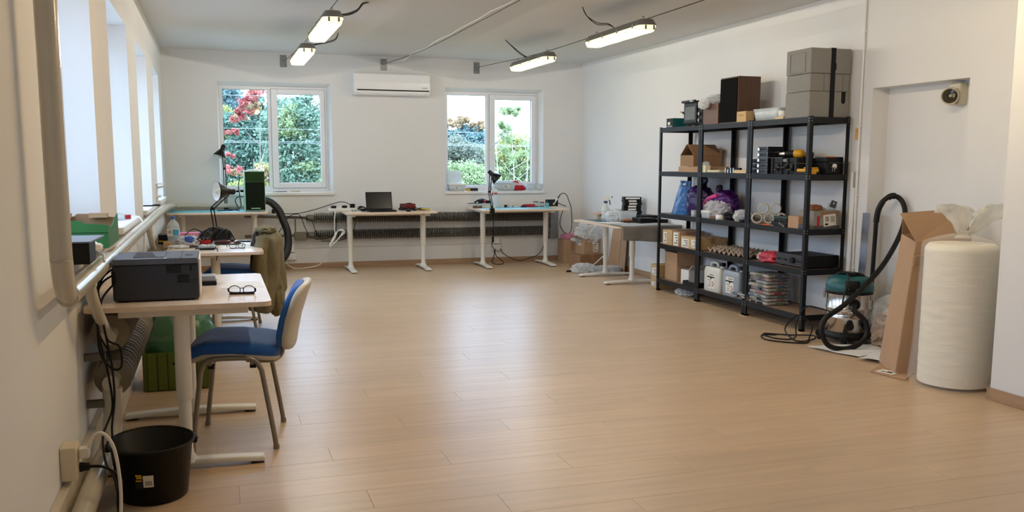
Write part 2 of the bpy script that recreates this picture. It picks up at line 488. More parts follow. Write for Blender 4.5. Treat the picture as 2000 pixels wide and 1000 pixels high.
# windows -------------------------------------------------------------------
M_HANDLE = mat('window_handle_white', srgb(240, 240, 240), rough=0.3, var=0.01)
M_SILL = mat('white_sill_board', srgb(238, 238, 238), rough=0.35, var=0.02)
M_GASKET = mat('dark_gasket', srgb(92, 98, 104), rough=0.6, var=0.05)
def frame_ring(m_, a0, a1, z0, z1, wd, d0, d1, ax):
    """rectangular ring; wd = one width or (left, right, bottom, top)"""
    wl, wr, wb, wt = (wd,) * 4 if isinstance(wd, float) else wd
    def bx(u0, u1, v0, v1):
        if ax == 'x': m_.box(u0, u1, d0, d1, v0, v1)
        else: m_.box(d0, d1, u0, u1, v0, v1)
    bx(a0, a0 + wl, z0, z1); bx(a1 - wr, a1, z0, z1)
    bx(a0 + wl, a1 - wr, z0, z0 + wb); bx(a0 + wl, a1 - wr, z1 - wt, z1)
def make_window(n, a0, a1, z0, z1, ax, d, sgn, handle_tilt, sill_front, sill_over):
    """two-light casement; d = inner face depth coordinate, sgn = direction to the outside"""
    root = struct('window_%d' % n)
    D = lambda q: d + sgn * q
    def span(u0, u1, q0, q1, v0, v1, m_):
        lo, hi = sorted((D(q0), D(q1)))
        if ax == 'x': m_.box(u0, u1, lo, hi, v0, v1)
        else: m_.box(lo, hi, u0, u1, v0, v1)
    def ring(u0, u1, v0, v1, wd, q0, q1):
        m_ = MB(); lo, hi = sorted((D(q0), D(q1)))
        frame_ring(m_, u0, u1, v0, v1, wd, lo, hi, ax)
        return m_
    o0, o1, oz = a0, a1, z1
    if ax == 'x':          # splayed plaster reveal around the frame
        a0, a1, z1 = a0 + 0.018, a1 - 0.05, z1 - 0.045
        y0_, y1_ = d - 0.13, d
        for poly in ([(o0, y0_), (a0, y1_), (o0, y1_)], [(o1, y0_), (o1, y1_), (a1, y1_)]):
            obj('reveal', MB().prism(poly, z0, oz, 'xy'), M_WALL, root)
        obj('reveal', MB().prism([(y0_, oz), (y1_, z1), (y1_, oz)], o0, o1, 'yz'), M_WALL, root)
        m_ = MB(); m_.box(o0, a0, y1_, y1_ + 0.2, z0, oz); obj('reveal_fill', m_, M_WALL, root)
        m_ = MB(); m_.box(a1, o1, y1_, y1_ + 0.2, z0, oz); obj('reveal_fill', m_, M_WALL, root)
        m_ = MB(); m_.box(a0, a1, y1_, y1_ + 0.2, z1, oz); obj('reveal_fill', m_, M_WALL, root)
    mid = a0 + (a1 - a0) * 0.468
    obj('frame', ring(a0, a1, z0, z1, (0.045, 0.045, 0.075, 0.045), 0, 0.07), M_PVC, root, bevel=0.004)
    m_ = MB(); span(mid - 0.035, mid + 0.03, 0.002, 0.068, z0 + 0.075, z1 - 0.045, m_)
    obj('mullion', m_, M_PVC, root, bevel=0.004)
    sw = (0.080, 0.060, 0.070, 0.065)
    s0, s1, t0, t1 = mid + 0.010, a1 - 0.030, z0 + 0.050, z1 - 0.030
    sash = obj('sash', ring(s0, s1, t0, t1, sw, -0.018, 0.05), M_PVC, root, bevel=0.005)
    g = MB(); lo, hi = sorted((D(0.022), D(0.036))); frame_ring(g, s0 + sw[0] - 0.001, s1 - sw[1] + 0.001, t0 + sw[2] - 0.001, t1 - sw[3] + 0.001, 0.005, lo, hi, ax)
    obj('gasket', g, M_GASKET, sash)
    g = MB(); lo, hi = sorted((D(0.026), D(0.036))); frame_ring(g, a0 + 0.044, mid - 0.034, z0 + 0.074, z1 - 0.044, 0.005, lo, hi, ax)
    obj('gasket', g, M_GASKET, root)
    g = MB(); lo, hi = sorted((D(-0.004), D(-0.001))); frame_ring(g, s0 - 0.004, s1 + 0.004, t0 - 0.004, t1 + 0.004, 0.006, lo, hi, ax)
    obj('seal', g, M_GASKET, root)
    m_ = MB(); span(a0 + 0.04, mid - 0.03, 0.029, 0.034, z0 + 0.07, z1 - 0.04, m_); obj('pane', m_, M_GLASS, root)
    m_ = MB(); span(s0 + sw[0] - 0.006, s1 - sw[1] + 0.006, 0.025, 0.03, t0 + sw[2] - 0.006, t1 - sw[3] + 0.006, m_); obj('pane', m_, M_GLASS, root)
    # handle on the sash stile
    hz = z0 + (z1 - z0) * 0.46; hx = mid + 0.050
    h = MB(); span(hx - 0.014, hx + 0.014, -0.028, -0.018, hz - 0.035, hz + 0.035, h)
    hd = obj('handle', h, M_HANDLE, sash, bevel=0.003)
    h = MB()
    L = 0.13; a = handle_tilt
    q = D(-0.05)
    e = (hx + L * math.sin(a), hz - L * math.cos(a))
    pts = [(hx, D(-0.02), hz), (hx, q, hz), (e[0], q, e[1])] if ax == 'x' else [(D(-0.02), hx, hz), (q, hx, hz), (q, e[0], e[1])]
    h.tube(pts, 0.009, n=8, sub=1)
    obj('handle_lever', h, M_HANDLE, sash)
    h = MB()
    for zz in (z0 + 0.09, z1 - 0.13):
        span(a1 - 0.046, a1 - 0.03, -0.024, -0.002, zz, zz + 0.07, h)
    obj('hinge', h, M_HANDLE, root)
    s_ = MB()
    lo, hi = sorted((sill_front, D(0.02)))
    if ax == 'x': s_.box(o0 - sill_over, o1 + sill_over, lo, hi, z0 - 0.045, z0 - 0.005)
    else: s_.box(lo, hi, o0 - sill_over, a1 + sill_over, z0 - 0.025, z0 + 0.02)
    return root, s_
for i, (a, b_) in enumerate(BW):
    r_, s_ = make_window(i + 1, a, b_, BZ0, BZ1, 'x', YB + 0.13, 1, 0.0 if i == 0 else rad(128), YB - 0.035, 0.012)
    obj('window_sill', s_, M_SILL, r_, bevel=0.006)
for i, (a, b_) in enumerate(LW):
    r_, s_ = make_window(i + 3, a, b_, LZ0, LZ1, 'y', XL - 0.30, -1, 0.0, XL + 0.035, 0.0)
    obj('window_sill', s_, M_SILL, r_, bevel=0.006)
# daylight sampling portals in the window openings (no light of their own)
def portal(name, loc, rot, sx_, sy_):
    l = bpy.data.lights.new(name, 'AREA'); l.shape = 'RECTANGLE'; l.size = sx_; l.size_y = sy_
    l.cycles.is_portal = True
    o = bpy.data.objects.new(name, l); C.objects.link(o); o.location = loc; o.rotation_euler = rot
for a, b_ in BW:
    portal('window_portal', ((a + b_) / 2, YB + 0.34, (BZ0 + BZ1) / 2), (rad(-90), 0, 0), b_ - a, BZ1 - BZ0)
for a, b_ in LW:
    portal('window_portal', (XL - 0.41, (a + b_) / 2, (LZ0 + LZ1) / 2), (0, rad(-90), 0), LZ1 - LZ0, b_ - a)
# ------------------------------------------------------------------ ceiling fixtures on tension wires
M_HOUS = mat('grey_fixture_housing', srgb(112, 110, 104), rough=0.5, var=0.06)
M_DIFF = mat('lit_diffuser', srgb(255, 246, 190), rough=0.3, var=0.02, emit=(1.0, 0.93, 0.50), estr=1.15)
M_DIFFE = mat('lit_diffuser_end', srgb(250, 240, 200), rough=0.3, var=0.02, emit=(1.0, 0.92, 0.62), estr=0.75)
def fixture(x, y, zb, label):
    glow = (1.0, 0.94, 0.84) if y > 9 else ((1.0, 0.90, 0.75) if y > 6 else ((1.0, 0.68, 0.33) if x < 2 else (1.0, 0.80, 0.54)))
    """damp-proof twin tube fixture, long axis along Y; zb = underside height"""
    t = thing('tube_light', label, 'light', (x, y, zb), 0, 'tube lights on the tension wires')
    L, Wd = 0.635, 0.083
    def hull(z0, z1, w0, w1, l0, l1, n=7):
        m_ = MB()
        def ring(hw, hl):
            r = hw * 0.8
            return rrect(-hw, hw, -hl, hl, r, n)
        A = ring(w0, l0); B = ring(w1, l1); k = len(A)
        vs = [(p[0], p[1], z0) for p in A] + [(p[0], p[1], z1) for p in B]
        m_.add(vs, [(i, (i + 1) % k, k + (i + 1) % k, k + i) for i in range(k)], True)
        m_.add(vs[:k], [tuple(range(k))[::-1]]); m_.add(vs[k:], [tuple(range(k))])
        return m_
    obj('housing', hull(0.045, 0.098, Wd + 0.006, Wd - 0.022, L + 0.006, L - 0.03), M_HOUS, t, bevel=0.006)
    d = obj('diffuser', hull(0.0, 0.045, Wd - 0.016, Wd, L - 0.022, L), M_DIFF, t, bevel=0.006)
    for sx_ in (-1, 1):
        m_ = MB(); m_.box(sx_ * 0.038 - 0.008, sx_ * 0.038 + 0.008, -L - 0.0015, -L + 0.004, 0.008, 0.043)
        obj('tube_end', m_, M_HOUS, d)
    for sx_ in (-1, 1):
        for k in range(4):
            yk = -0.48 + 0.32 * k
            m_ = MB(); m_.box(sx_ * (Wd + 0.004) - 0.004, sx_ * (Wd + 0.004) + 0.004, yk - 0.012, yk + 0.012, 0.03, 0.066)
            obj('clip', m_, M_CHROME, t)
    for yk in (-0.5, 0.5):
        m_ = MB(); m_.tube([(0, yk, 0.095), (0.012, yk, 0.115), (0, yk, 0.135), (-0.006, yk, 0.125)], 0.003, n=6)
        obj('hook', m_, M_GREYM, t)
    for k in range(4):
        l = bpy.data.lights.new('tube_glow', 'POINT'); l.energy = LAMP_W * (1.0 if y > 6 else 1.45); l.color = glow; l.shadow_soft_size = 0.0
        o = bpy.data.objects.new('tube_glow', l); C.objects.link(o); o.parent = t; o.location = (0, -0.48 + 0.32 * k, -0.012)
    return t
WIRE_X = {'l': 0.93, 'm': 2.23, 'r': 3.53}
fixture(0.93, 8.00, 2.50, 'lit tube light on left wire, nearer one, just above the picture centre')
fixture(0.93, 10.08, 2.50, 'lit tube light on left wire, farther one, above left window')
fixture(3.53, 10.15, 2.525, 'lit tube light on right wire, farther one, above right window')
fixture(3.53, 7.77, 2.53, 'lit tube light on right wire, nearer one, above the desks by the shelf')
k = 0
for x in (0.93, 3.53):
    for y in (4.45,):
        k += 1
        fixture(x, y, 2.51, 'lit tube light on the %s wire, %s' % ('left' if x < 2 else 'right', 'overhead, next one nearer than those in view' if y > 4 else 'overhead, nearest to the camera'))
def wire(name, x, label):
    pts = [(x, YB - 0.10, 2.735), (x, 10.0, 2.645), (x, 7.5, 2.632), (x, 5.0, 2.635), (x, 2.5, 2.65), (x, YF + 0.02, 2.735)]
    t = thing(name, label, 'wire', (0, 0, 0))
    obj('cable', MB().tube(pts, 0.0032, n=6, sub=8), M_CABLE, t)
    m_ = MB(); m_.cyl((x, YB - 0.10, 2.735), (x, YB - 0.03, 2.735), 0.009, n=8); m_.tube([(x, YB - 0.03, 2.735), (x + 0.012, YB - 0.02, 2.735), (x, YB - 0.006, 2.735), (x - 0.012, YB - 0.02, 2.735)], 0.003, n=6, closed=True)
    obj('turnbuckle', m_, M_GREYM, t)
    return t
wire('tension_wire', 0.93, 'black tension wire carrying the two left tube lights')
wire('tension_wire', 2.23, 'tension wire without lights, a white cable along it')
wire('tension_wire', 3.53, 'black tension wire carrying the two right tube lights')
for x, which in ((0.912, 'beside the farther left tube light'), (2.23, 'above the air conditioner'), (3.53, 'left of the right window, high up')):
    t = thing('wire_anchor', 'galvanised anchor plate on the back wall ' + which, 'anchor plate', (x, YB, 2.73), 0, 'anchor plates under the ceiling')
    obj('plate', MB().box(-0.043, 0.043, -0.004, 0, -0.078, 0.078), M_GREYM, t)
    m_ = MB()
    for qx, qz in ((-.028, .06), (.028, .06), (-.028, -.06), (.028, -.06)):
        m_.cyl((qx, -0.012, qz), (qx, -0.004, qz), 0.008, n=6)
    obj('bolts', m_, M_GREYM, t)
    obj('eye_bolt', MB().cyl((0, -0.03, 0.005), (0, -0.004, 0.005), 0.006, n=8), M_GREYM, t)
pts = []
for i in range(26):
    u = i / 25; y = 12.44 - u * 9
    pts.append((2.23 + 0.014 * math.sin(i * 2.1), y, 2.66 + (0.06 * max(0, (y - 11.4))) - 0.006 * math.cos(i * 1.7) - (0.10 if i == 1 else 0)))
solo('power_cable', MB().tube(pts, 0.003, n=6, sub=3), M_WCABLE, 'thin white cable wound along the middle tension wire', 'cable')
def drop(pts, label, r=0.004):
    t = thing('lamp_cable', label, 'cable')
    for dx, dz, s_ in ((0, 0, 1), (0.012, 0.012, 1.4)):
        obj('strand', MB().tube([(p[0] + dx * math.sin(3 * i), p[1] + dx * math.cos(2 * i + s_), p[2] - dz * math.sin(PI * i / (len(pts) - 1))) for i, p in enumerate(pts)], r, n=6), M_CABLE, t)
    return t
drop([(3.27, 8.0, 2.84), (3.30, 7.97, 2.76), (3.38, 7.9, 2.69), (3.47, 7.86, 2.68), (3.53, 7.83, 2.63)], 'black cable dropping from the ceiling to the nearer right tube light')
drop([(3.28, 10.38, 2.84), (3.34, 10.35, 2.78), (3.44, 10.3, 2.69), (3.53, 10.25, 2.62)], 'black cable dropping from the ceiling to the farther right tube light')
drop([(1.37, 8.4, 2.84), (1.27, 8.1, 2.78), (1.2, 7.95, 2.70), (1.08, 7.75, 2.63), (0.97, 7.62, 2.6)], 'looped black cable running from the ceiling to the nearer left tube light', 0.006)
drop([(1.36, 10.42, 2.84), (1.3, 10.3, 2.75), (1.12, 10.1, 2.68), (0.96, 9.9, 2.62)], 'short black cable from the ceiling to the farther left tube light')
# ------------------------------------------------------------------ outside the back windows
M_GRASS = mat('rough_grass', srgb(96, 112, 72), rough=0.9, var=0.25, scale=0.6)
struct('ground', MB().box(-90, 110, YB + 0.6, 130, -3.3, -3.2), M_GRASS)
M_BOUNCE = mat('pale_bounce_ground', srgb(176, 176, 174), rough=0.9, var=0.1, scale=0.8)  # unseen side ground, made pale to bounce daylight onto soffits and ceiling
struct('ground_side', MB().box(-90, XL - 0.5, -60, YB + 0.6, -3.3, -3.2), M_BOUNCE)
M_BARK = mat('grey_brown_bark', srgb(120, 110, 100), rough=0.9, var=0.3, scale=12, bump=0.5)
M_BIRCHB = mat('white_birch_bark', srgb(170, 172, 168), rough=0.8, var=0.2, scale=8, stretch=(1, 1, 4))
def leafmat(name, a, b_):
    return mat(name, srgb(*a), rough=0.7, var=0.12, scale=5.0, col2=srgb(*b_), detail=6, spec=0.2, translucent=0.35)
ML = {
    'green': leafmat('mid_green_leaves', (78, 108, 88), (146, 168, 146)),
    'deep': leafmat('dark_green_leaves', (64, 94, 80), (122, 148, 132)),
    'red': leafmat('red_autumn_leaves', (160, 74, 76), (206, 136, 124)),
    'yellow': leafmat('yellow_green_leaves', (120, 130, 74), (176, 172, 110)),
    'orange': leafmat('orange_autumn_leaves', (158, 126, 92), (190, 166, 134)),
    'teal': leafmat('blue_green_leaves', (92, 120, 124), (140, 164, 162)),
    'grey': leafmat('grey_green_leaves', (104, 112, 100), (146, 148, 132)),
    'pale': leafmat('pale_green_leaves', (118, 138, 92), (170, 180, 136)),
}
def foliage(blobs, n, size, rng):
    """leaf quads scattered in the outer shells of several clumps: (centre, radii, share)"""
    m_ = MB(); tot = sum(b_[2] for b_ in blobs)
    for c, r, sh in blobs:
        k = int(n * sh / tot)
        subs = []
        for _ in range(max(6, k // 90)):
            d = Vector((rng.gauss(0, 1), rng.gauss(0, 1), rng.gauss(0, 1))).normalized() * rng.uniform(0.45, 1.0)
            subs.append(Vector((c[0] + d.x * r[0], c[1] + d.y * r[1], c[2] + d.z * r[2])))
        rs = min(r) * 0.42
        for _ in range(k):
            q = rng.choice(subs)
            p = q + Vector((rng.gauss(0, rs * .55), rng.gauss(0, rs * .55), rng.gauss(0, rs * .42)))
            nrm = Vector((rng.gauss(0, 1), rng.gauss(0, 1) - 0.4, rng.gauss(0, 1) + 0.5)).normalized()
            a = nrm.orthogonal().normalized(); b_ = nrm.cross(a)
            t = rng.uniform(0, 2 * PI); u = a * math.cos(t) + b_ * math.sin(t); v = nrm.cross(u)
            s_ = size * rng.uniform(0.6, 1.3)
            m_.add([p - u * s_, p + v * s_ * 0.55, p + u * s_, p - v * s_ * 0.55], [(0, 1, 2, 3)])
    return m_
def tree(name, label, x, y, h, blobs, leaf, n, size, seed, bark=None, trunk_r=0.12, lean=0.0, group='trees beyond the back windows', stems=1, cat='tree'):
    rng = random.Random(seed)
    t = thing(name, label, cat, (x, y, -3.2), 0, group)
    m_ = MB()
    for k in range(stems):
        ox = (k - (stems - 1) / 2) * 0.35
        pts = [(ox * 0.3, 0, 0), (ox * 0.7 + lean * 0.2, 0.05, h * 0.35), (ox + lean * 0.6 + 0.1 * math.sin(k), -0.05, h * 0.65), (ox * 1.4 + lean, 0.05, h * 0.97)]
        m_.tube(pts, trunk_r, n=8, sub=5, rf=lambda q, i: 1 - 0.8 * q)
        for j in range(9):
            u = 0.35 + 0.065 * j
            z = h * u; a = rng.uniform(0, 2 * PI); L = h * 0.17 * (1.2 - u * 0.6)
            bx = ox * (0.7 + 0.7 * u) + lean * u
            m_.tube([(bx, 0, z), (bx + math.cos(a) * L * .6, math.sin(a) * L * .6, z + L * .35), (bx + math.cos(a) * L, math.sin(a) * L, z + L * 0.8)], trunk_r * 0.32, n=6, sub=3, rf=lambda q, i: 1 - 0.75 * q)
    obj('trunk', m_, bark or M_BARK, t)
    for part, key, bl, nn in ((a_[0], a_[1], a_[2], a_[3]) for a_ in ([('crown', leaf, blobs, n)] if isinstance(leaf, str) else leaf)):
        o = obj(part, foliage([((c[0], c[1], c[2] + 3.2), r, s_) for c, r, s_ in bl], nn, size, rng), ML[key], t)
        o['kind'] = 'stuff'
    return t
# crown clumps: (x, y offset, height) in room coordinates at the tree's distance, radii, share
def wt(name, label, x, y, h, crowns, size, seed, **kw):
    lv = [(pn, key, [((c[0] - x, c[1], c[2]), r, s_) for c, r, s_ in bl], nn) for pn, key, bl, nn in crowns]
    return tree(name, label, x, y, h, None, lv, 0, size, seed, **kw)
wt('broadleaf_tree', 'tall dense green tree filling the right half of the left window', 2.0, 22.5, 6.0,
   [('crown', 'green', [((1.95, 0, 1.5), (0.75, 0.7, 0.9), 4), ((1.85, 0, 2.45), (0.55, 0.6, 0.5), 2.5), ((2.05, 0, 2.85), (0.25, 0.3, 0.16), .6), ((2.1, 0, 0.6), (0.9, 0.7, 0.7), 2), ((1.45, .2, 1.9), (0.4, 0.5, 0.8), 1.6), ((3.0, .4, 0.9), (0.9, 0.7, 0.8), 1.4)], 34000),
    ('pale_leaves', 'pale', [((2.2, -.5, 1.15), (0.4, 0.3, 0.5), 1), ((1.75, -.5, 2.3), (0.4, 0.3, 0.4), 1)], 3000)], 0.045, 3)  # clumps of paler green leaves in front of the crown
wt('broadleaf_tree', 'dark green tree behind the autumn branches in the left window', 0.75, 24.6, 5.0,
   [('crown', 'deep', [((0.75, 0, 1.35), (0.75, 0.6, 0.65), 3), ((1.0, 0, 2.1), (0.5, 0.5, 0.4), 2), ((0.7, 0, 0.5), (0.9, 0.6, 0.6), 2), ((-.4, 0, 0.9), (0.8, 0.6, 0.9), 2), ((1.15, 0, 2.75), (0.3, 0.3, 0.3), 1), ((0.45, 0, 2.35), (0.4, 0.3, 0.3), 1)], 29000)], 0.05, 5)
wt('autumn_tree', 'red-leaved autumn branches crossing the left pane of the left window', 0.80, 19.0, 5.7,
   [('crown', 'red', [((0.88, 0, 2.78), (0.20, 0.2, 0.18), 3), ((0.74, 0, 2.55), (0.20, 0.2, 0.15), 2.4), ((0.60, 0, 2.38), (0.18, 0.2, 0.10), 1.8), ((0.42, 0, 2.27), (0.18, 0.15, 0.07), 1.2), ((0.36, 0, 2.02), (0.22, 0.15, 0.055), 1.4), ((0.30, 0, 1.55), (0.16, 0.15, 0.07), .6), ((0.38, 0, 1.25), (0.2, 0.15, 0.13), .5)], 5200),
    ('amber_leaves', 'orange', [((0.78, -.05, 2.50), (0.16, 0.1, 0.12), 1), ((0.5, -.05, 2.3), (0.18, 0.1, 0.06), .7), ((0.4, 0, 1.2), (0.15, 0.1, 0.1), .5)], 1100)], 0.032, 8, trunk_r=0.03, lean=0.1)
wt('yellowing_tree', 'yellow-green tree at the left edge of the left window', 0.15, 26.4, 5.2,
   [('crown', 'yellow', [((0.25, 0, 2.55), (0.40, 0.4, 0.3), 2), ((0.1, 0, 1.8), (0.5, 0.4, 0.5), 1.5)], 9000)], 0.045, 11)
wt('low_bush', 'yellow-orange bush behind the green computer in the left window', 1.0, 21.0, 3.9,
   [('crown', 'yellow', [((1.05, 0, 1.05), (0.20, 0.3, 0.36), 1), ((0.55, 0, 0.75), (0.35, 0.3, 0.3), 1)], 5000), ('amber_leaves', 'orange', [((1.05, -.1, 1.2), (0.18, 0.2, 0.2), 1)], 1200)], 0.038, 13, cat='bush', trunk_r=0.04)
wt('sparse_tree', 'pale thin tree against the sky at the top left of the left window', 0.55, 30.0, 7.0,
   [('crown', 'teal', [((0.45, 0, 3.45), (0.4, 0.4, 0.35), 2), ((0.8, 0, 3.2), (0.35, 0.4, 0.3), 1.5), ((0.3, 0, 2.9), (0.4, 0.4, 0.35), 1)], 5000)], 0.045, 12, trunk_r=0.04)
wt('round_tree', 'distant tree with orange top and blue-green flank in the right window', 8.9, 33.0, 6.0,
   [('orange_top', 'orange', [((8.75, 0, 2.98), (0.35, 0.4, 0.16), 1), ((8.35, 0, 2.85), (0.3, 0.4, 0.18), .8), ((9.35, 0, 2.72), (0.35, 0.4, 0.2), 1)], 5000),
    ('crown', 'teal', [((8.9, 0, 2.35), (0.85, 0.6, 0.4), 2), ((8.9, 0, 1.5), (1.2, 0.8, 0.7), 2), ((10.2, .3, 1.4), (0.9, 0.8, 0.8), 1)], 16000)], 0.052, 14)
wt('birch_tree', 'white-barked birch with sparse leaves in the right pane of the right window', 7.75, 24.0, 6.0,
   [('crown', 'pale', [((7.62, 0, 2.82), (0.22, 0.2, 0.2), 1.2), ((7.95, 0, 2.75), (0.14, 0.2, 0.2), .8), ((7.75, 0, 2.45), (0.36, 0.3, 0.2), 1.2), ((7.55, 0, 2.0), (0.28, 0.3, 0.3), .8), ((8.0, 0, 1.7), (0.4, 0.3, 0.4), .6)], 3600)], 0.034, 17, bark=M_BIRCHB, trunk_r=0.034, stems=3)
wt('yellowing_tree', 'broad yellow-green tree behind the birch in the right window', 8.8, 27.0, 4.9,
   [('crown', 'yellow', [((8.85, 0, 1.75), (0.55, 0.6, 0.5), 3), ((9.35, 0, 1.35), (0.7, 0.6, 0.65), 2.5), ((8.3, 0, 1.35), (0.55, 0.6, 0.65), 2.5), ((8.8, 0, 0.6), (1.3, 0.7, 0.6), 2)], 22000),
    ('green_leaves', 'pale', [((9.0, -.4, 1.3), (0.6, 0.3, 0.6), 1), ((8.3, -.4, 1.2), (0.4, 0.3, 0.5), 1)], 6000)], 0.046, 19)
wt('garden_bush', 'light green bush at the bottom left of the right window', 5.8, 21.5, 3.7,
   [('crown', 'pale', [((5.75, 0, 0.95), (0.62, 0.5, 0.42), 3), ((5.3, 0, 0.75), (0.5, 0.5, 0.5), 2), ((6.2, 0.1, 0.85), (0.4, 0.5, 0.4), 2)], 20000)], 0.04, 23, cat='bush')
wt('grey_tree', 'greyish twiggy tree above the bush in the right window', 6.55, 25.5, 4.4,
   [('crown', 'grey', [((6.5, 0, 1.8), (0.45, 0.5, 0.38), 2), ((6.9, 0, 1.55), (0.45, 0.5, 0.5), 2), ((6.3, 0, 1.3), (0.6, 0.5, 0.4), 1.5)], 13000)], 0.042, 29, trunk_r=0.05)
wt('hedge_row', 'long dark hedge behind the trees outside the windows', 4.6, 37.0, 3.0,
   [('crown', 'deep', [((4.6 + dx, 0, 0.2 + 0.3 * math.sin(dx)), (1.4, 0.8, 1.2), 1) for dx in (-8, -6.5, -5, -3.5, -2, 0, 2, 4, 6, 8)], 26000)], 0.10, 31, cat='hedge')
for k, (z, y, lab) in enumerate(((2.03, 17.5, 'upper pale overhead wire outside, behind the left window'), (1.80, 17.5, 'middle pale overhead wire outside, behind the left window'), (1.775, 17.5, 'lower pale overhead wire outside, behind the left window'), (2.62, 17.5, 'pale overhead wire outside, high behind the right window'))):
    solo('overhead_wire', MB().tube([(-14, y, z + 0.25), (-4, y, z + 0.03), (2, y, z), (9, y, z - 0.02), (20, y, z + 0.2)], 0.0025, n=5, sub=5), mat('pale_wire', srgb(170, 178, 180), rough=0.5, var=0.02), lab, 'wire', 'overhead wires')
# ------------------------------------------------------------------ height-adjustable desks
M_PAD = mat('dark_foot_pad', srgb(40, 40, 42), rough=0.7, var=0.1)
def desk(label, cx, cy_, W, D, H, rotz, leg_x, foot_len=0.7, z_join=0.32, foot_off=0.0):
    """rectangular desk, long side along local X; leg_x = positions of the two columns"""
    t = thing('desk', label, 'desk', (cx, cy_, 0), rotz, 'white-legged adjustable desks')
    top = MB(); top.prism(rrect(-W / 2, W / 2, -D / 2, D / 2, 0.045), H - 0.022, H)
    obj('tabletop', top, M_BIRCH, t, bevel=0.003)
    for sy_ in (-1, 1):
        obj('under_rail', MB().box(leg_x[0] - 0.03, leg_x[1] + 0.03, sy_ * 0.13 - 0.025, sy_ * 0.13 + 0.025, H - 0.055, H - 0.022), M_STEELW, t)
    for lx in leg_x:
        obj('support_arm', MB().box(lx - 0.036, lx + 0.036, -D * 0.37, D * 0.33, H - 0.058, H - 0.0222), M_STEELW, t, bevel=0.004)
        lg = obj('leg', MB().lathe([(0.036, H - 0.053), (0.036, z_join + 0.004), (0.034, z_join)], (lx, foot_off, 0), 20), M_STEELW, t)
        obj('leg_tube', MB().lathe([(0.0285, z_join), (0.0285, 0.10), (0.033, 0.07), (0.046, 0.045), (0.05, 0.035)], (lx, foot_off, 0), 20), M_STEELW, lg)
        f = MB(); n = 12; hl = foot_len / 2
        prof = []
        for i in range(n + 1):
            u = -1 + 2 * i / n
            prof.append((u * hl + foot_off, 0.031 + 0.004 * abs(u) - 0.012, 0.028 + 0.014 * (1 - u * u) ** 1.0 + 0.004, 0.008 + 0.012 * (1 - abs(u) ** 2)))
        vs = []
        for (y, hw, zt, zb) in prof:
            vs += [(lx - hw - 0.018, y, zb), (lx + hw + 0.018, y, zb), (lx + hw + 0.014, y, zt), (lx - hw - 0.014, y, zt)]
        fs = [(0, 1, 2, 3)[::-1], tuple(4 * n + q for q in range(4))]
        for i in range(n):
            for q in range(4):
                fs.append((4 * i + q, 4 * i + (q + 1) % 4, 4 * i + 4 + (q + 1) % 4, 4 * i + 4 + q))
        f.add(vs, fs)
        ft = obj('foot', f, M_STEELW, t, bevel=0.008)
        for sy_ in (-1, 1):
            obj('foot_pad', MB().box(lx - 0.028, lx + 0.028, foot_off + sy_ * (hl - 0.035) - 0.03, foot_off + sy_ * (hl - 0.035) + 0.03, 0.0, 0.009), M_PAD, ft)
    obj('crossbar', MB().box(leg_x[0] + 0.02, leg_x[1] - 0.02, -0.06, -0.03, H - 0.056, H - 0.0222), M_STEELW, t)
    return t
HD1, HD2, HD3, HD4, HD5, HD6 = 0.785, 0.72, 0.81, 0.785, 0.80, 0.71
desk('birch-topped desk with the printer, nearest desk on the left', -0.17, 4.86, 1.14, 0.80, HD1, rad(90), (-0.47, 0.48), z_join=0.33)
desk('birch-topped cluttered desk behind the printer desk on the left', -0.018, 8.02, 1.18, 0.735, HD2, rad(90), (-0.36, 0.50))
desk('birch-topped desk with turquoise mat in the far left corner', 0.02, 12.08, 1.20, 0.78, HD3, 0, (-0.42, 0.44))
desk('birch-topped desk with the laptop against the back wall', 2.17, 12.06, 1.20, 0.80, HD4, 0, (-0.50, 0.48))
desk('birch-topped desk with turquoise mat under the right window', 3.99, 12.06, 1.26, 0.80, HD5, 0, (-0.50, 0.42))
desk('birch-topped desk half covered by a grey cloth beside the shelf', 4.68, 10.075, 1.37, 0.76, HD6, rad(90), (-0.275, 0.505))
# cutting mats
M_MAT = mat('turquoise_mat', srgb(96, 178, 190), rough=0.45, var=0.05)
M_MATD = mat('green_cutting_mat', srgb(66, 112, 112), rough=0.45, var=0.06)
solo('desk_mat', MB().prism(rrect(-0.56, 0.52, 11.74, 12.36, 0.02), HD3, HD3 + 0.003), M_MAT, 'turquoise mat on the far left corner desk', 'desk mat')
solo('desk_mat', MB().prism(rrect(3.44, 4.44, 11.70, 12.30, 0.02), HD5, HD5 + 0.003), M_MAT, 'turquoise mat on the desk under the right window', 'desk mat')
solo('cutting_mat', MB().prism(rrect(4.42, 4.92, 9.80, 10.72, 0.02), HD6, HD6 + 0.003), M_MATD, 'dark green cutting mat on the desk beside the shelf', 'cutting mat')

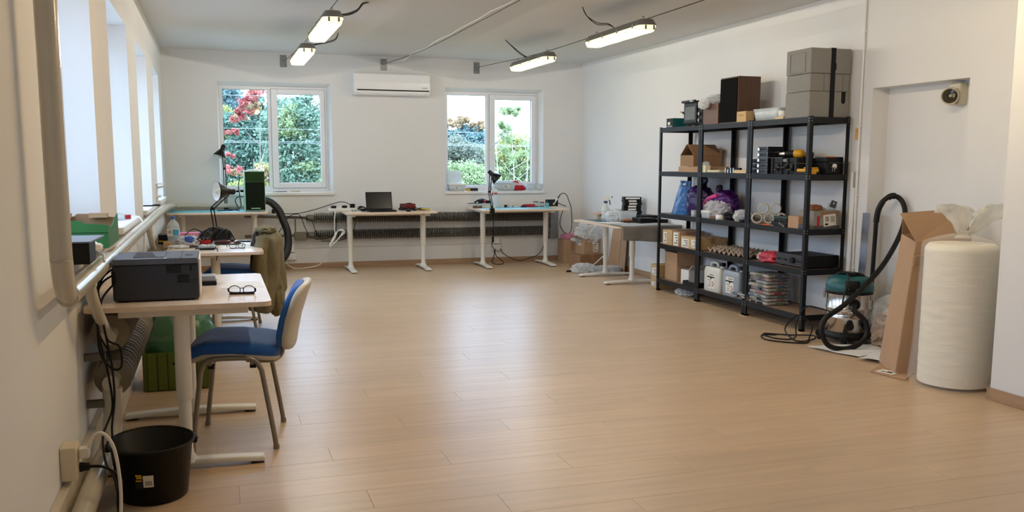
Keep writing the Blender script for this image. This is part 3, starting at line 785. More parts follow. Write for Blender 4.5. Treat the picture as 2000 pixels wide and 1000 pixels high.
# ------------------------------------------------------------------ chairs
M_BLUE = mat('blue_upholstery', srgb(16, 92, 176), rough=0.75, var=0.10, scale=30, bump=0.12, bscale=250, sheen=0.25)
M_SHELL = mat('grey_beige_plastic', srgb(196, 190, 176), rough=0.5, var=0.03)
M_TUBE = mat('grey_painted_tube', srgb(140, 134, 124), rough=0.35, metal=0.5, var=0.05)
def chair(label, loc, rotz, group='blue office chairs'):
    """stacking visitor chair, front towards local -X"""
    t = thing('office_chair', label, 'chair', loc, rotz, group)
    def shape(p):
        q = p.copy()
        u = (p.x + 0.23) / 0.46
        q.z += 0.018 * math.cos(PI * (u - 0.35)) - 0.03 * max(0, 0.22 - u) / 0.22
        q.z += 0.012 * (abs(p.y) / 0.23) ** 2
        return q
    obj('seat', MB().superell((-0.01, 0, 0.485), (0.47, 0.47, 0.085), 0.45, 0.35, 28, 12, shape), M_BLUE, t)
    obj('seat_shell', MB().superell((-0.01, 0, 0.452), (0.462, 0.462, 0.05), 0.5, 0.35, 28, 8, shape), M_SHELL, t)
    def back(p):
        q = p.copy()
        tilt = 0.27
        q.x += (p.z) * tilt + 0.06 * (1 - (abs(p.y) / 0.22) ** 2) * 0.5 + 0.04 * (p.z / 0.18) ** 2 * 0.5
        return q
    obj('backrest', MB().superell((0.236, 0, 0.648), (0.05, 0.44, 0.325), 0.5, 0.5, 26, 14, back), M_BLUE, t)
    obj('back_shell', MB().superell((0.268, 0, 0.648), (0.052, 0.452, 0.337), 0.4, 0.45, 26, 14, back), M_SHELL, t)
    for sy_ in (-1, 1):
        y = sy_ * 0.235
        r = 0.0125
        rail = obj('side_rail', MB().tube([(-0.155, y, 0.40), (-0.135, y, 0.445), (-0.09, y, 0.462), (0, y, 0.465), (0.07, y, 0.462), (0.11, y, 0.445), (0.135, y, 0.40)], r, n=10, sub=5), M_TUBE, t)
        for fx, tx in ((-0.205, -0.155), (0.195, 0.135)):
            lg = obj('leg', MB().tube([(tx, y, 0.40), ((fx * 2 + tx) / 3, y * 1.02, 0.15), (fx, y * 1.03, 0.012)], r, n=10, sub=3), M_TUBE, t)
            obj('foot_cap', MB().cyl((fx, y * 1.03, 0), (fx, y * 1.03, 0.022), 0.015, n=10), M_TUBE, lg)
        obj('back_upright', MB().tube([(0.05, sy_ * 0.12, 0.43), (0.17, sy_ * 0.12, 0.425), (0.222, sy_ * 0.12, 0.455), (0.236, sy_ * 0.12, 0.52), (0.255, sy_ * 0.12, 0.60)], 0.011, n=8, sub=5), M_TUBE, t)
    for x in (-0.11, 0.09):
        br = obj('crossbar', MB().cyl((x, -0.235, 0.44), (x, 0.235, 0.44), 0.011, n=10), M_TUBE, t)
        for sy_ in (-1, 1):
            obj('knob', MB().cyl((x - 0.015, sy_ * 0.19, 0.418), (x + 0.015, sy_ * 0.19, 0.418), 0.014, n=10), M_BLACK, br)
    return t
chair('blue upholstered chair with beige back, pulled up to the printer desk', (0.085, 4.83, 0), rad(-8))
chair('chair at the cluttered desk, hidden under an olive jacket', (0.12, 8.10, 0), rad(-6))
# jacket hung over the second chair's back
M_OLIVE = mat('olive_cloth', srgb(122, 112, 84), rough=0.9, var=0.12, scale=10, bump=0.25, bscale=30)
M_LINING = mat('dark_lining', srgb(52, 48, 42), rough=0.8, var=0.15)
t = thing('jacket', 'olive jacket hung over the back of the second chair', 'jacket', (0.395, 8.05, 0))
def jk(u, v):
    a = 2 * PI * u
    z = 0.845 - 0.66 * v
    top = min(1, v / 0.12) ** 0.5
    fold = 1 + 0.10 * math.sin(5 * a + 3 * v) * min(1, v * 2.5) + 0.05 * math.sin(9 * a - 4 * v)
    rx = (0.045 + 0.075 * top + 0.045 * v) * fold * (1 - 0.25 * max(0, v - 0.85) / 0.15)
    ry = (0.06 + 0.17 * top - 0.02 * v) * fold
    return (rx * math.cos(a) + 0.02 - 0.04 * v, ry * math.sin(a), z + 0.03 * math.sin(2 * a + 1) * v + 0.05 * v * math.cos(a))
obj('jacket_body', MB().sheet(jk, 48, 26), M_OLIVE, t, thick=0.004)
obj('collar', MB().blob((0.0, -0.03, 0.85), (0.17, 0.28, 0.06), 0.25, 2.0, 3), M_OLIVE, t)
obj('sleeve', MB().tube([(-0.03, -0.20, 0.80), (-0.06, -0.235, 0.62), (-0.045, -0.235, 0.42), (-0.055, -0.225, 0.30)], 0.058, n=14, sub=8, rf=lambda q, i: 1 - 0.25 * q + 0.07 * math.sin(i * 1.9)), M_OLIVE, t)
obj('lining', MB().blob((-0.085, -0.09, 0.58), (0.09, 0.18, 0.46), 0.3, 2.5, 9), M_LINING, t)
obj('coat_tail', MB().blob((0.07, -0.05, 0.30), (0.14, 0.26, 0.36), 0.22, 2.2, 12), M_OLIVE, t)
# ------------------------------------------------------------------ heating pipes and finned radiators on the left wall
M_PIPE = mat('glossy_cream_pipe', srgb(206, 198, 180), rough=0.16, var=0.03, spec=0.7)
M_FIN = mat('dusty_steel_fin', srgb(128, 126, 120), rough=0.5, metal=0.3, var=0.15)
M_FINL = mat('dusty_cream_fin', srgb(150, 140, 120), rough=0.6, metal=0.1, var=0.15)
M_FCLAMP = mat('grey_wall_bracket', srgb(118, 112, 100), rough=0.6, var=0.1)
t = thing('heating_pipe', 'glossy cream heating pipe running down and along the left wall', 'pipe')
px = -0.50
pts = [(px, 3.36, ZC), (px, 3.36, 2.0), (px, 3.36, 1.2), (px, 3.365, 1.09), (px, 3.40, 1.0), (px, 3.47, 0.962), (px, 3.58, 0.955), (px, 5, 0.955), (px, 7, 0.955), (px, 9.5, 0.955), (px - .01, 11, 0.92), (px - 0.02, 12.2, 0.872)]
obj('pipe_run', MB().tube(pts, 0.036, n=16, sub=6), M_PIPE, t)
obj('pipe_bend', MB().tube([(px - 0.02, 12.2, 0.872), (px + 0.01, 12.36, 0.868), (px + 0.12, 12.42, 0.865), (0.35, 12.42, 0.862)], 0.03, n=12, sub=6), M_PIPE, t)
for y, z0 in ((4.02, 0.92), (7.6, 0.92)):
    obj('branch_pipe', MB().tube([(px, y, z0), (px + 0.005, y + 0.10, z0 - 0.10), (px + 0.012, y + 0.30, z0 - 0.22), (px + 0.02, y + 0.42, 0.645)], 0.024, n=12, sub=5), M_PIPE, t)
for y in (4.45, 6.6, 8.9, 11.0):
    obj('bracket', MB().box(XL, px, y - 0.012, y + 0.012, 0.905, 0.919), M_FCLAMP, t)
t = thing('floor_pipe', 'thick glossy cream pipe low along the left wall by the skirting', 'pipe')
obj('pipe_run', MB().tube([(-0.515, YF + 0.05, 0.115), (-0.515, 2.5, 0.115), (-0.515, 4.15, 0.115), (-0.50, 4.32, 0.13), (-0.485, 4.42, 0.24), (-0.48, 4.43, 0.40)], 0.042, n=16, sub=6), M_PIPE, t)
def finned(name, label, p0, p1, r, rc, pitch, m_, ends):
    t = thing(name, label, 'radiator', (0, 0, 0), 0, 'finned tube radiators')
    p0, p1 = Vector(p0), Vector(p1); d = (p1 - p0); L = d.length; d.normalize()
    obj('core_pipe', MB().cyl(p0 - d * 0.10, p1 + d * 0.06, rc, n=14), M_PIPE if m_ is M_FINL else M_BLACK, t)
    f = MB(); n = int(L / pitch)
    for i in range(n):
        p = p0 + d * (i + 0.5) * pitch
        f.cyl(p, p + d * pitch * 0.30, r * (0.97 + 0.03 * math.sin(i * 2.3)), n=14, smooth=False)
    o = obj('fins', f, m_, t); o['kind'] = 'stuff'
    for q, s_ in ((p0, -1), (p1, 1)):
        if not ends: break
        c = MB(); c.cyl(q + d * s_ * 0.0, q + d * s_ * 0.09, rc * 1.5, n=14)
        obj('end_fitting', c, M_FCLAMP, t)
    return t
finned('finned_radiator', 'upper finned radiator tube under the left windows', (-0.48, 4.45, 0.645), (-0.48, 11.7, 0.645), 0.085, 0.036, 0.022, M_FINL, False)
finned('finned_radiator', 'lower finned radiator tube under the left windows', (-0.48, 4.47, 0.43), (-0.48, 11.7, 0.43), 0.085, 0.036, 0.022, M_FINL, False)
for y in (4.42, 7.4, 10.6):
    for z in (0.548, 0.332):
        solo('wall_bracket', MB().box(XL, -0.50, y - 0.015, y + 0.02, z - 0.018, z + 0.014), M_FCLAMP,
             'grey steel bracket under the %s left radiator tube, %s' % ('upper' if z > .5 else 'lower', {4.42: 'near end', 7.4: 'middle', 10.6: 'far end'}[y]), 'bracket', 'radiator brackets')
# finned tubes on the back wall
finned('finned_radiator', 'upper black finned radiator tube on the back wall', (1.24, 12.41, 0.685), (4.52, 12.41, 0.665), 0.07, 0.03, 0.024, M_FIN, True)
finned('finned_radiator', 'lower black finned radiator tube on the back wall', (1.24, 12.41, 0.455), (4.52, 12.41, 0.455), 0.07, 0.03, 0.024, M_FIN, True)
t = thing('radiator_pipe', 'grey pipes and valve feeding the back radiator from the left', 'pipe')
obj('upper_pipe', MB().cyl((0.35, 12.42, 0.72), (1.14, 12.41, 0.69), 0.02, n=12), M_FCLAMP, t)
obj('lower_pipe', MB().cyl((0.35, 12.42, 0.455), (1.14, 12.41, 0.455), 0.02, n=12), M_FCLAMP, t)
obj('valve_block', MB().box(0.98, 1.14, 12.37, 12.45, 0.39, 0.50), M_FCLAMP, t, bevel=0.008)
obj('valve_knob', MB().lathe([(0.022, 0), (0.024, 0.05), (0.018, 0.055)], (0.72, 12.40, 0.755), 12), M_BLACK, t)
obj('riser', MB().cyl((1.0, 12.43, 0.50), (1.0, 12.43, 0.68), 0.009, n=8), M_FCLAMP, t)
t = thing('radiator_end_plate', 'grey metal end cover of the back radiator beside the right corner', 'cover', (4.66, 12.41, 0.55))
obj('cover_plate', MB().box(-0.06, 0.06, -0.05, 0.085, -0.21, 0.21), M_GREYM, t, bevel=0.006)
obj('lip', MB().box(-0.07, 0.07, 0.075, 0.088, -0.22, 0.22), M_GREYM, t)
solo('wall_conduit', MB().cyl((-0.5, 12.488, 0.285), (3.78, 12.488, 0.285), 0.008, n=8), M_WHITE, 'thin white conduit along the back wall below the radiators', 'conduit')

# ------------------------------------------------------------------ left wall: socket, cords, bin
t = thing('wall_socket', 'cream double socket box low on the near left wall', 'socket', (XL, 3.69, 0.30))
obj('socket_body', MB().box(0, 0.058, -0.05, 0.05, -0.07, 0.06), mat('cream_socket', srgb(226, 212, 184), rough=0.4, var=0.02), t, bevel=0.006)
for z in (-0.032, 0.026):
    obj('socket_face', MB().cyl((0.058, 0, z), (0.0605, 0, z), 0.022, n=18), mat('cream_socket', srgb(226, 212, 184)), t)
t = thing('socket_lead', 'white power cord plugged into the near left wall socket', 'cord')
obj('plug', MB().box(-0.529, -0.492, 3.668, 3.712, 0.305, 0.345), M_WCABLE, t, bevel=0.006)
obj('cord', MB().tube([(-0.495, 3.69, 0.34), (-0.475, 3.69, 0.385), (-0.44, 3.68, 0.395), (-0.405, 3.67, 0.34), (-0.39, 3.67, 0.22), (-0.39, 3.66, 0.10), (-0.40, 3.60, 0.012), (-0.42, 3.4, 0.008)], 0.0065, n=8), M_WCABLE, t)
t = thing('socket_lead', 'black power cord with black plug at the near left socket', 'cord')
obj('plug', MB().cyl((-0.529, 3.69, 0.268), (-0.495, 3.69, 0.268), 0.019, 0.014, n=12), M_BLACK, t)
obj('cord', MB().tube([(-0.495, 3.69, 0.268), (-0.45, 3.69, 0.262), (-0.41, 3.69, 0.235), (-0.385, 3.69, 0.19), (-0.40, 3.68, 0.15), (-0.395, 3.66, 0.05), (-0.36, 3.60, 0.008), (-0.30, 3.45, 0.006)], 0.006, n=8), M_CABLE, t)
def cords(label, paths, r=0.005, m_=None, name='cable_bundle', cat='cable'):
    t = thing(name, label, cat)
    for p in paths:
        obj('cable', MB().tube(p, r, n=7, sub=6), m_ or M_CABLE, t)
    return t
cords('black cables hanging behind the printer down to the skirting', [
    [(-0.46, 4.58, 0.93), (-0.50, 4.50, 0.90), (-0.52, 4.46, 0.84), (-0.50, 4.40, 0.76), (-0.47, 4.24, 0.66), (-0.42, 4.24, 0.62), (-0.42, 4.24, 0.53), (-0.46, 4.24, 0.53), (-0.50, 4.24, 0.60), (-0.505, 4.24, 0.72)],
    [(-0.46, 4.60, 0.90), (-0.515, 4.48, 0.86), (-0.51, 4.26, 0.76), (-0.49, 4.22, 0.62), (-0.47, 4.22, 0.50), (-0.46, 4.2, 0.36), (-0.49, 4.1, 0.27), (-0.47, 3.95, 0.2), (-0.42, 3.8, 0.16), (-0.405, 3.75, 0.05)],
    [(-0.46, 4.62, 0.86), (-0.49, 4.30, 0.82), (-0.48, 4.24, 0.72), (-0.455, 4.22, 0.55), (-0.45, 4.21, 0.40), (-0.46, 4.15, 0.29), (-0.455, 4.12, 0.22)],
    [(-0.50, 4.35, 0.955), (-0.50, 4.33, 0.90), (-0.515, 4.30, 0.83), (-0.51, 4.28, 0.76), (-0.50, 4.26, 0.67), (-0.46, 4.24, 0.60)]], 0.0048)
cords('white cable hanging from the second left window sill to the desks', [[(-0.57, 7.35, 1.02), (-0.53, 7.30, 1.0), (-0.50, 7.1, 0.93), (-0.48, 6.8, 0.80), (-0.46, 6.6, 0.68), (-0.42, 6.7, 0.60)]], 0.005, M_WCABLE, 'window_cable')

M_BIN = mat('black_bucket_plastic', srgb(14, 14, 15), spec=0.25, rough=0.42, var=0.1, scale=3)
t = thing('waste_bin', 'black oval plastic bucket on the floor under the printer desk', 'bin', (-0.30, 4.08, 0), rad(6))
prof = [(0.0, 0.004), (0.132, 0.0), (0.140, 0.004), (0.166, 0.228), (0.176, 0.232), (0.178, 0.243), (0.172, 0.246), (0.161, 0.238), (0.135, 0.012), (0.0, 0.010)]
obj('bucket', MB().lathe(prof, (0, 0, 0), 40, 1.0, 1.16, close=False), M_BIN, t)
obj('handle', MB().tube([(0.174, -0.03, 0.237), (0.186, 0, 0.225), (0.174, 0.03, 0.237)], 0.006, n=8), M_BIN, t)
for s_ in (1, -1):
    obj('rim_ear', MB().box(s_ * 0.172 - 0.012, s_ * 0.172 + 0.012, -0.03, 0.03, 0.212, 0.236), M_BIN, t, bevel=0.005)
def bin_patch(a0, a1, z0, z1, off):
    def f(u, v):
        z = z0 + (z1 - z0) * v; r = 0.140 + 0.026 * (z - 0.004) / 0.224 + off; a = rad(a0 + (a1 - a0) * u)
        return (r * math.cos(a), 1.16 * r * math.sin(a), z)
    return MB().sheet(f, 6, 1)
M_YEL = mat('yellow_print', srgb(226, 178, 40), rough=0.5, var=0.02)
st = obj('sticker', bin_patch(-107, -92, 0.088, 0.140, 0.0015), M_LABEL, t)
obj('sticker_panel', bin_patch(-119, -107, 0.082, 0.108, 0.0015), M_INK, st)
for k, (a0, a1, z0, z1) in enumerate(((-118, -109, 0.136, 0.144), (-117, -108, 0.126, 0.134), (-118, -109, 0.114, 0.120))):
    obj('sticker_logo', bin_patch(a0, a1, z0, z1, 0.0018), M_YEL, st)
for k in range(7):
    obj('barcode_bar', bin_patch(-103.5 + k * 1.3, -103.5 + k * 1.3 + (0.8 if k % 3 == 0 else 0.4), 0.096, 0.116, 0.0022), M_INK, st)
# crate with the green bag
M_OLC = mat('olive_green_plastic', srgb(78, 92, 22), rough=0.45, var=0.08)
t = thing('folding_crate', 'olive green plastic crate on the floor under the printer desk', 'crate', (-0.27, 6.15, 0))
for ysd, nm in ((-0.19, 'front_panel'), (0.19, 'rear_panel')):
    f = MB(); f.box(-0.19, 0.19, ysd - 0.006, ysd + 0.006, 0.005, 0.245)
    fp = obj(nm, f, M_OLC, t)
    for x in (-0.145, -0.085, -0.025, 0.085, 0.145):
        r_ = MB(); r_.box(x - 0.024, x + 0.024, ysd - 0.014, ysd - 0.006, 0.01, 0.24)
        obj('rib', r_, M_OLC, fp, bevel=0.003)
    obj('grip_slot', MB().box(-0.022, 0.062, ysd - 0.0155, ysd - 0.006, 0.165, 0.182), M_BLACK, fp)
for xsd in (-0.19, 0.19):
    obj('side_panel', MB().box(xsd - 0.008, xsd + 0.008, -0.19, 0.19, 0.005, 0.245), M_OLC, t)
obj('crate_floor', MB().box(-0.185, 0.185, -0.185, 0.185, 0.0, 0.012), M_OLC, t)
M_GBAG = film_mat('green_film', srgb(60, 128, 88), alpha=0.72, rough=0.2, bump=0.8, bscale=18)
t = thing('rubbish_bag', 'translucent green bag of packaging sitting in the crate', 'bag', (-0.25, 6.13, 0.02))
obj('bag_film', MB().blob((0, 0, 0.27), (0.43, 0.38, 0.50), 0.16, 2.2, 5, 30, 20, flat=0.0), M_GBAG, t)
obj('contents', MB().blob((0.08, -0.02, 0.24), (0.22, 0.24, 0.30), 0.4, 3, 8), mat('crumpled_brown_paper', srgb(150, 120, 84), rough=0.9, var=0.3, scale=12), t)

# ------------------------------------------------------------------ printer desk
M_PRN = mat('dark_grey_printer', srgb(50, 54, 63), rough=0.45, var=0.03, spec=0.35)
M_PRNT = mat('mid_grey_printer_top', srgb(84, 88, 97), rough=0.5, var=0.03)
pz = HD1
t = thing('laser_printer', 'dark grey laser printer on the nearest left desk', 'printer', (-0.272, 4.62, pz))
t.scale = (1, 1, 0.93)
obj('body', MB().box(-0.185, 0.185, -0.185, 0.185, 0.006, 0.185), M_PRN, t, bevel=0.01)
tp = MB(); tp.prism([(-0.183, -0.187), (0.183, -0.187), (0.183, 0.187), (-0.183, 0.187)], 0.185, 0.212)
tp = obj('top_cover', tp, M_PRNT, t, bevel=0.008)
obj('output_slot', MB().box(-0.10, 0.035, -0.12, 0.13, 0.2115, 0.2135), M_BLACK, tp)
obj('output_ramp', MB().prism([(0.0, -0.12), (0.035, -0.12), (0.035, 0.13), (-0.03, 0.13)], 0.2136, 0.2146), M_PRNT, tp)
obj('seam', MB().box(0.108, 0.110, -0.186, 0.186, 0.2118, 0.2130), M_BLACK, tp)
obj('control_pad', MB().box(0.125, 0.16, -0.06, 0.02, 0.2118, 0.2135), M_PRN, tp)
for k in range(4):
    obj('button', MB().box(0.035 + k * 0.022, 0.047 + k * 0.022, -0.175, -0.163, 0.2118, 0.2138), M_LABEL if k == 0 else M_PRNT, tp)
for k in range(7):
    obj('vent_slot', MB().box(0.045, 0.110, -0.1865, -0.184, 0.176 - k * 0.0058, 0.1785 - k * 0.0058), M_BLACK, t)
for k in range(7):
    obj('vent_slot', MB().box(0.092, 0.143, -0.1865, -0.184, 0.128 - k * 0.0060, 0.1305 - k * 0.0060), M_BLACK, t)
obj('side_grip', MB().box(0.147, 0.156, -0.1865, -0.184, 0.150, 0.178), M_BLACK, t)
obj('front_cover', MB().box(0.183, 0.192, -0.175, 0.175, 0.02, 0.205), M_WHITE, t, bevel=0.004)
obj('seam', MB().box(0.16, 0.1855, -0.1865, -0.184, 0.103, 0.105), M_BLACK, t)
obj('rear_port', MB().box(-0.1875, -0.17, -0.1875, -0.13, 0.09, 0.155), M_BLACK, t)
for sx_ in (-0.14, 0.14):
    for sy_ in (-0.14, 0.14):
        obj('foot', MB().box(sx_ - 0.02, sx_ + 0.02, sy_ - 0.02, sy_ + 0.02, 0, 0.0065), M_BLACK, t)
t = thing('card_reader', 'small black and grey device behind the printer on the desk', 'device', (-0.06, 5.0, pz))
obj('base', MB().box(-0.05, 0.05, -0.06, 0.06, 0, 0.022), M_BLACK, t, bevel=0.004)
obj('lid', MB().box(-0.045, 0.045, -0.055, 0.055, 0.022, 0.05), mat('silver_grey', srgb(150, 152, 156), rough=0.4, var=0.03), t, bevel=0.004)
solo('paper_sheet', MB().box(-0.105, 0.105, -0.12, 0.12, 0, 0.0012), M_PAPER, 'white sheet of paper on the printer desk', 'paper', loc=(0.11, 4.93, pz), rot=(0, 0, rad(3)))
def glasses(label, loc, rotz, m_, folded=True):
    t = thing('eyeglasses', label, 'glasses', loc, rotz)
    for sx_ in (-1, 1):
        ring = [(sx_ * 0.034 + 0.027 * math.cos(a), 0, 0.022 + 0.021 * math.sin(a)) for a in [2 * PI * k / 12 for k in range(12)]]
        rm = obj('rim', MB().tube(ring, 0.0022, n=6, sub=3, closed=True), m_, t)
        obj('lens', MB().add([(p[0], 0.0005, p[2]) for p in ring], [tuple(range(12))]), glass_mat('lens_glass', (0.93, 0.95, 0.96), 1.0), rm)
        obj('temple', MB().tube([(sx_ * 0.064, 0, 0.030), (sx_ * 0.066, 0.05, 0.028), (sx_ * 0.064, 0.11, 0.024), (sx_ * 0.06, 0.135, 0.004)] if not folded else
                                [(sx_ * 0.064, 0, 0.030), (sx_ * 0.06, 0.008, 0.012), (sx_ * 0.02, 0.012 + 0.004 * sx_, 0.008), (-sx_ * 0.055, 0.014 + 0.004 * sx_, 0.006)], 0.0035, n=6, sub=4), m_, t)
    obj('bridge', MB().tube([(-0.008, 0, 0.028), (0, 0.001, 0.032), (0.008, 0, 0.028)], 0.002, n=6), m_, t)
    obj('brow_bar', MB().cyl((-0.06, 0, 0.0035), (0.06, 0, 0.0035), 0.0035, n=6), m_, t)
    return t
glasses('black folded eyeglasses on the printer desk', (0.105, 4.56, pz), rad(-10), M_BLACK)

# ------------------------------------------------------------------ things on the left window sills
sz = LZ0 + 0.02
M_GCARD = mat('green_printed_card', srgb(38, 104, 44), rough=0.6, var=0.05)
t = thing('produce_tray', 'green cardboard produce tray on the nearest left window sill', 'box', (-0.66, 4.99, sz))
t.scale = (1, 1, 0.88)
gw, gl, gh = 0.165, 0.24, 0.125
fr = [(-0.165, 0), (0.165, 0), (0.165, 0.125), (0.13, 0.13), (0.06, 0.135), (0.045, 0.15), (-0.03, 0.15), (-0.045, 0.135), (-0.12, 0.13), (-0.165, 0.145)]
obj('front_side', MB().prism(fr, -0.243, -0.237, 'xz'), M_GCARD, t)
obj('rear_side', MB().prism([(p[0], p[1] + (0.01 if p[1] > 0 else 0)) for p in fr], 0.237, 0.243, 'xz'), M_CARD2, t)
sd = [(-0.237, 0), (0.237, 0), (0.237, 0.16), (0.10, 0.14), (-0.02, 0.11), (-0.16, 0.11), (-0.237, 0.125)]
obj('right_side', MB().prism(sd, 0.160, 0.165, 'yz'), M_GCARD, t)
obj('left_side', MB().prism(sd, -0.165, -0.160, 'yz'), M_GCARD, t)
obj('tray_floor', MB().box(-0.16, 0.16, -0.237, 0.237, 0.0, 0.004), M_CARD2, t)
obj('fold_line', MB().box(-0.13, 0.164, -0.2445, -0.243, 0.082, 0.085), M_BLACK, t)
for x in (-0.10, 0.075):
    obj('top_flap', MB().box(x - 0.045, x + 0.045, 0.20, 0.243, 0.138, 0.165), M_CARD, t)
obj('carton_piece', MB().box(-0.12, -0.05, -0.29, -0.25, 0.0, 0.085), M_CARD, t)
t = thing('flat_device', 'flat black box with grey top on the nearest left window sill', 'box', (-0.63, 4.10, sz))
obj('case', MB().box(-0.14, 0.14, -0.10, 0.10, 0, 0.085), M_BLACK, t, bevel=0.004)
obj('grey_lid', MB().prism([(-0.13, -0.10), (0.145, -0.105), (0.16, 0.25), (-0.10, 0.25)], 0.086, 0.092), mat('blue_grey_plate', srgb(112, 120, 134), rough=0.35, var=0.06), t)
obj('lid_support', MB().box(-0.09, 0.12, 0.205, 0.235, 0.0, 0.086), M_BLACK, t)
t = thing('white_cloth', 'crumpled white bag behind the flat black box on the near sill', 'bag', (-0.50, 4.40, sz))
obj('film', MB().blob((-0.06, 0, 0.03), (0.14, 0.16, 0.06), 0.3, 3, 2, flat=0.0), M_WHITE, t)
obj('strap', MB().tube([(-0.02, -0.03, 0.02), (0.03, -0.14, 0.015), (0.04, -0.2, -0.01)], 0.006, n=6), M_WHITE, t)
solo('white_card', MB().box(-0.012, 0.012, -0.002, 0.002, 0, 0.07), M_PAPER, 'small white card standing in front of the green tray', 'card', loc=(-0.80, 4.72, sz + 0.0))
t = thing('plastic_pouch', 'clear pouch with a red cap lying on the second left window sill', 'pouch', (-0.68, 7.05, sz))
obj('film', MB().blob((-0.04, 0, 0.025), (0.2, 0.30, 0.05), 0.3, 3, 4, flat=0.0), M_CLEAR, t)
obj('red_cap', MB().box(0.05, 0.09, 0.10, 0.15, 0.0, 0.03), M_RED, t, bevel=0.004)
solo('paper_sheet', MB().box(-0.12, 0.12, -0.16, 0.16, 0, 0.0015), M_PAPER, 'paper sheet on the second left window sill', 'paper', loc=(-0.70, 6.5, sz))
t = thing('sill_gadget', 'thin black bar lying on the third left window sill', 'tool', (-0.66, 9.15, sz))
obj('bar', MB().box(-0.10, 0.10, -0.02, 0.02, 0, 0.012), M_BLACK, t)
obj('grip', MB().cyl((0.1, 0, 0.01), (0.16, 0.02, 0.01), 0.009, n=8), M_BLACK, t)
t = thing('bracket_shelf', 'small white wall bracket holding bits on the far left pier', 'bracket', (XL, 10.35, 1.05))
obj('arm', MB().box(0, 0.04, -0.10, 0.10, 0.0, 0.02), M_WHITE, t)
obj('plate', MB().box(0, 0.012, -0.09, 0.09, -0.12, 0.14), M_WHITE, t, bevel=0.003)
obj('peg', MB().cyl((0.01, 0.02, 0.10), (0.10, 0.02, 0.12), 0.009, n=8), M_WHITE, t)
obj('shelf_plate', MB().box(0, 0.08, -0.10, 0.10, 0.138, 0.146), M_WHITE, t)

# ------------------------------------------------------------------ cluttered second desk
d2 = HD2
M_PETC = film_mat('bottle_plastic', srgb(215, 228, 235), alpha=0.42, rough=0.1, bump=0.1)
M_LBLUE = mat('blue_label', srgb(60, 150, 190), rough=0.5, var=0.03)
t = thing('water_bottle', 'clear water bottle with blue cap on the cluttered desk', 'bottle', (-0.345, 8.12, d2))
t.scale = (1.15, 1.15, 1.05)
obj('bottle', MB().lathe([(0.038, 0), (0.042, 0.01), (0.042, 0.05), (0.039, 0.06), (0.043, 0.075), (0.043, 0.15), (0.040, 0.165), (0.030, 0.19), (0.015, 0.21), (0.014, 0.222)], (0, 0, 0), 20), M_PETC, t)
obj('cap', MB().lathe([(0.0165, 0.218), (0.0165, 0.238), (0.014, 0.24)], (0, 0, 0), 16), mat('blue_cap', srgb(36, 70, 140), rough=0.4), t)
lb = obj('label', MB().lathe([(0.0437, 0.085), (0.0437, 0.142)], (0, 0, 0), 20, close=False), M_LABEL, t)
obj('label_panel', MB().sheet(lambda u, v: (0.0445 * math.cos(-1.6 + 1.1 * u), 0.0445 * math.sin(-1.6 + 1.1 * u), 0.088 + 0.05 * v), 6, 1), M_LBLUE, lb)
obj('water', MB().lathe([(0.036, 0.004), (0.039, 0.012), (0.039, 0.05), (0.037, 0.06), (0.037, 0.07)], (0, 0, 0), 20), film_mat('water', srgb(180, 200, 210), alpha=0.4, rough=0.05, bump=0.0), t)
text('lettering', 'ZL', 0.026, M_INK, lb, (-0.022, -0.0385, 0.118), (rad(90), 0, rad(-30)))
t = thing('black_carton', 'black carton with yellow line under the pink box on the desk', 'box', (-0.40, 8.36, d2))
obj('carton', MB().box(-0.075, 0.075, -0.09, 0.09, 0, 0.085), M_BLACK, t, bevel=0.002)
obj('print_line', MB().box(-0.07, 0.07, -0.0912, -0.09, 0.028, 0.036), M_YEL, t)
t = thing('carton', 'small brown carton at the left edge of the cluttered desk', 'box', (-0.385, 8.0, d2))
obj('carton_body', MB().box(-0.035, 0.035, -0.05, 0.05, 0, 0.045), M_CARD, t)
obj('tape', MB().box(-0.036, 0.036, -0.01, 0.01, 0.0445, 0.046), M_CARD2, t)
M_PINK = mat('pink_card', srgb(226, 130, 170), rough=0.55, var=0.05)
t = thing('pink_box', 'pink flat box lying behind the water bottle', 'box', (-0.25, 8.44, d2 + 0.045))
obj('box_body', MB().box(-0.105, 0.105, -0.06, 0.06, 0, 0.045), M_PINK, t, bevel=0.003)
for k in range(3):
    obj('side_print', MB().box(0.03 + k * 0.025, 0.042 + k * 0.025, -0.0612, -0.06, 0.008, 0.035), M_LABEL, t)
solo('book_stack', MB().box(-0.10, 0.10, -0.06, 0.06, 0, 0.044), M_BLACK, 'dark book lying under the pink box', 'book', loc=(-0.25, 8.44, d2), bevel=0.003)
t = thing('crisp_packet', 'crumpled blue and silver wrapper on the cluttered desk', 'wrapper', (-0.235, 8.08, d2))
obj('film', MB().blob((0, 0, 0.045), (0.17, 0.10, 0.085), 0.3, 3, 3, flat=0.0), mat('silver_film', srgb(205, 212, 224), rough=0.25, var=0.2, bump=0.8, bscale=20), t)
obj('blue_print', MB().blob((0.015, -0.035, 0.062), (0.075, 0.06, 0.05), 0.3, 3, 6), mat('blue_film', srgb(54, 96, 180), rough=0.3, var=0.2), t)
solo('tissue', MB().blob((0, 0, 0.015), (0.15, 0.09, 0.03), 0.4, 3, 7, flat=0.0), M_PAPER, 'crumpled white tissue at the near left of the cluttered desk', 'tissue', loc=(-0.30, 7.86, d2))
t = thing('headphones_bag', 'tangle of black headphones and straps on the cluttered desk', 'headphones', (-0.01, 8.36, d2))
for k, (x, y, s_) in enumerate(((-0.07, -0.02, 0.12), (0.06, 0.02, 0.13), (0.0, 0.04, 0.15))):
    obj('pad', MB().blob((x, y, 0.055 + 0.012 * k), (s_, s_ * 0.8, 0.11), 0.35, 2.5, k + 20, flat=0.0), mat('black_fabric', srgb(26, 26, 28), rough=0.6, var=0.3, scale=20), t)
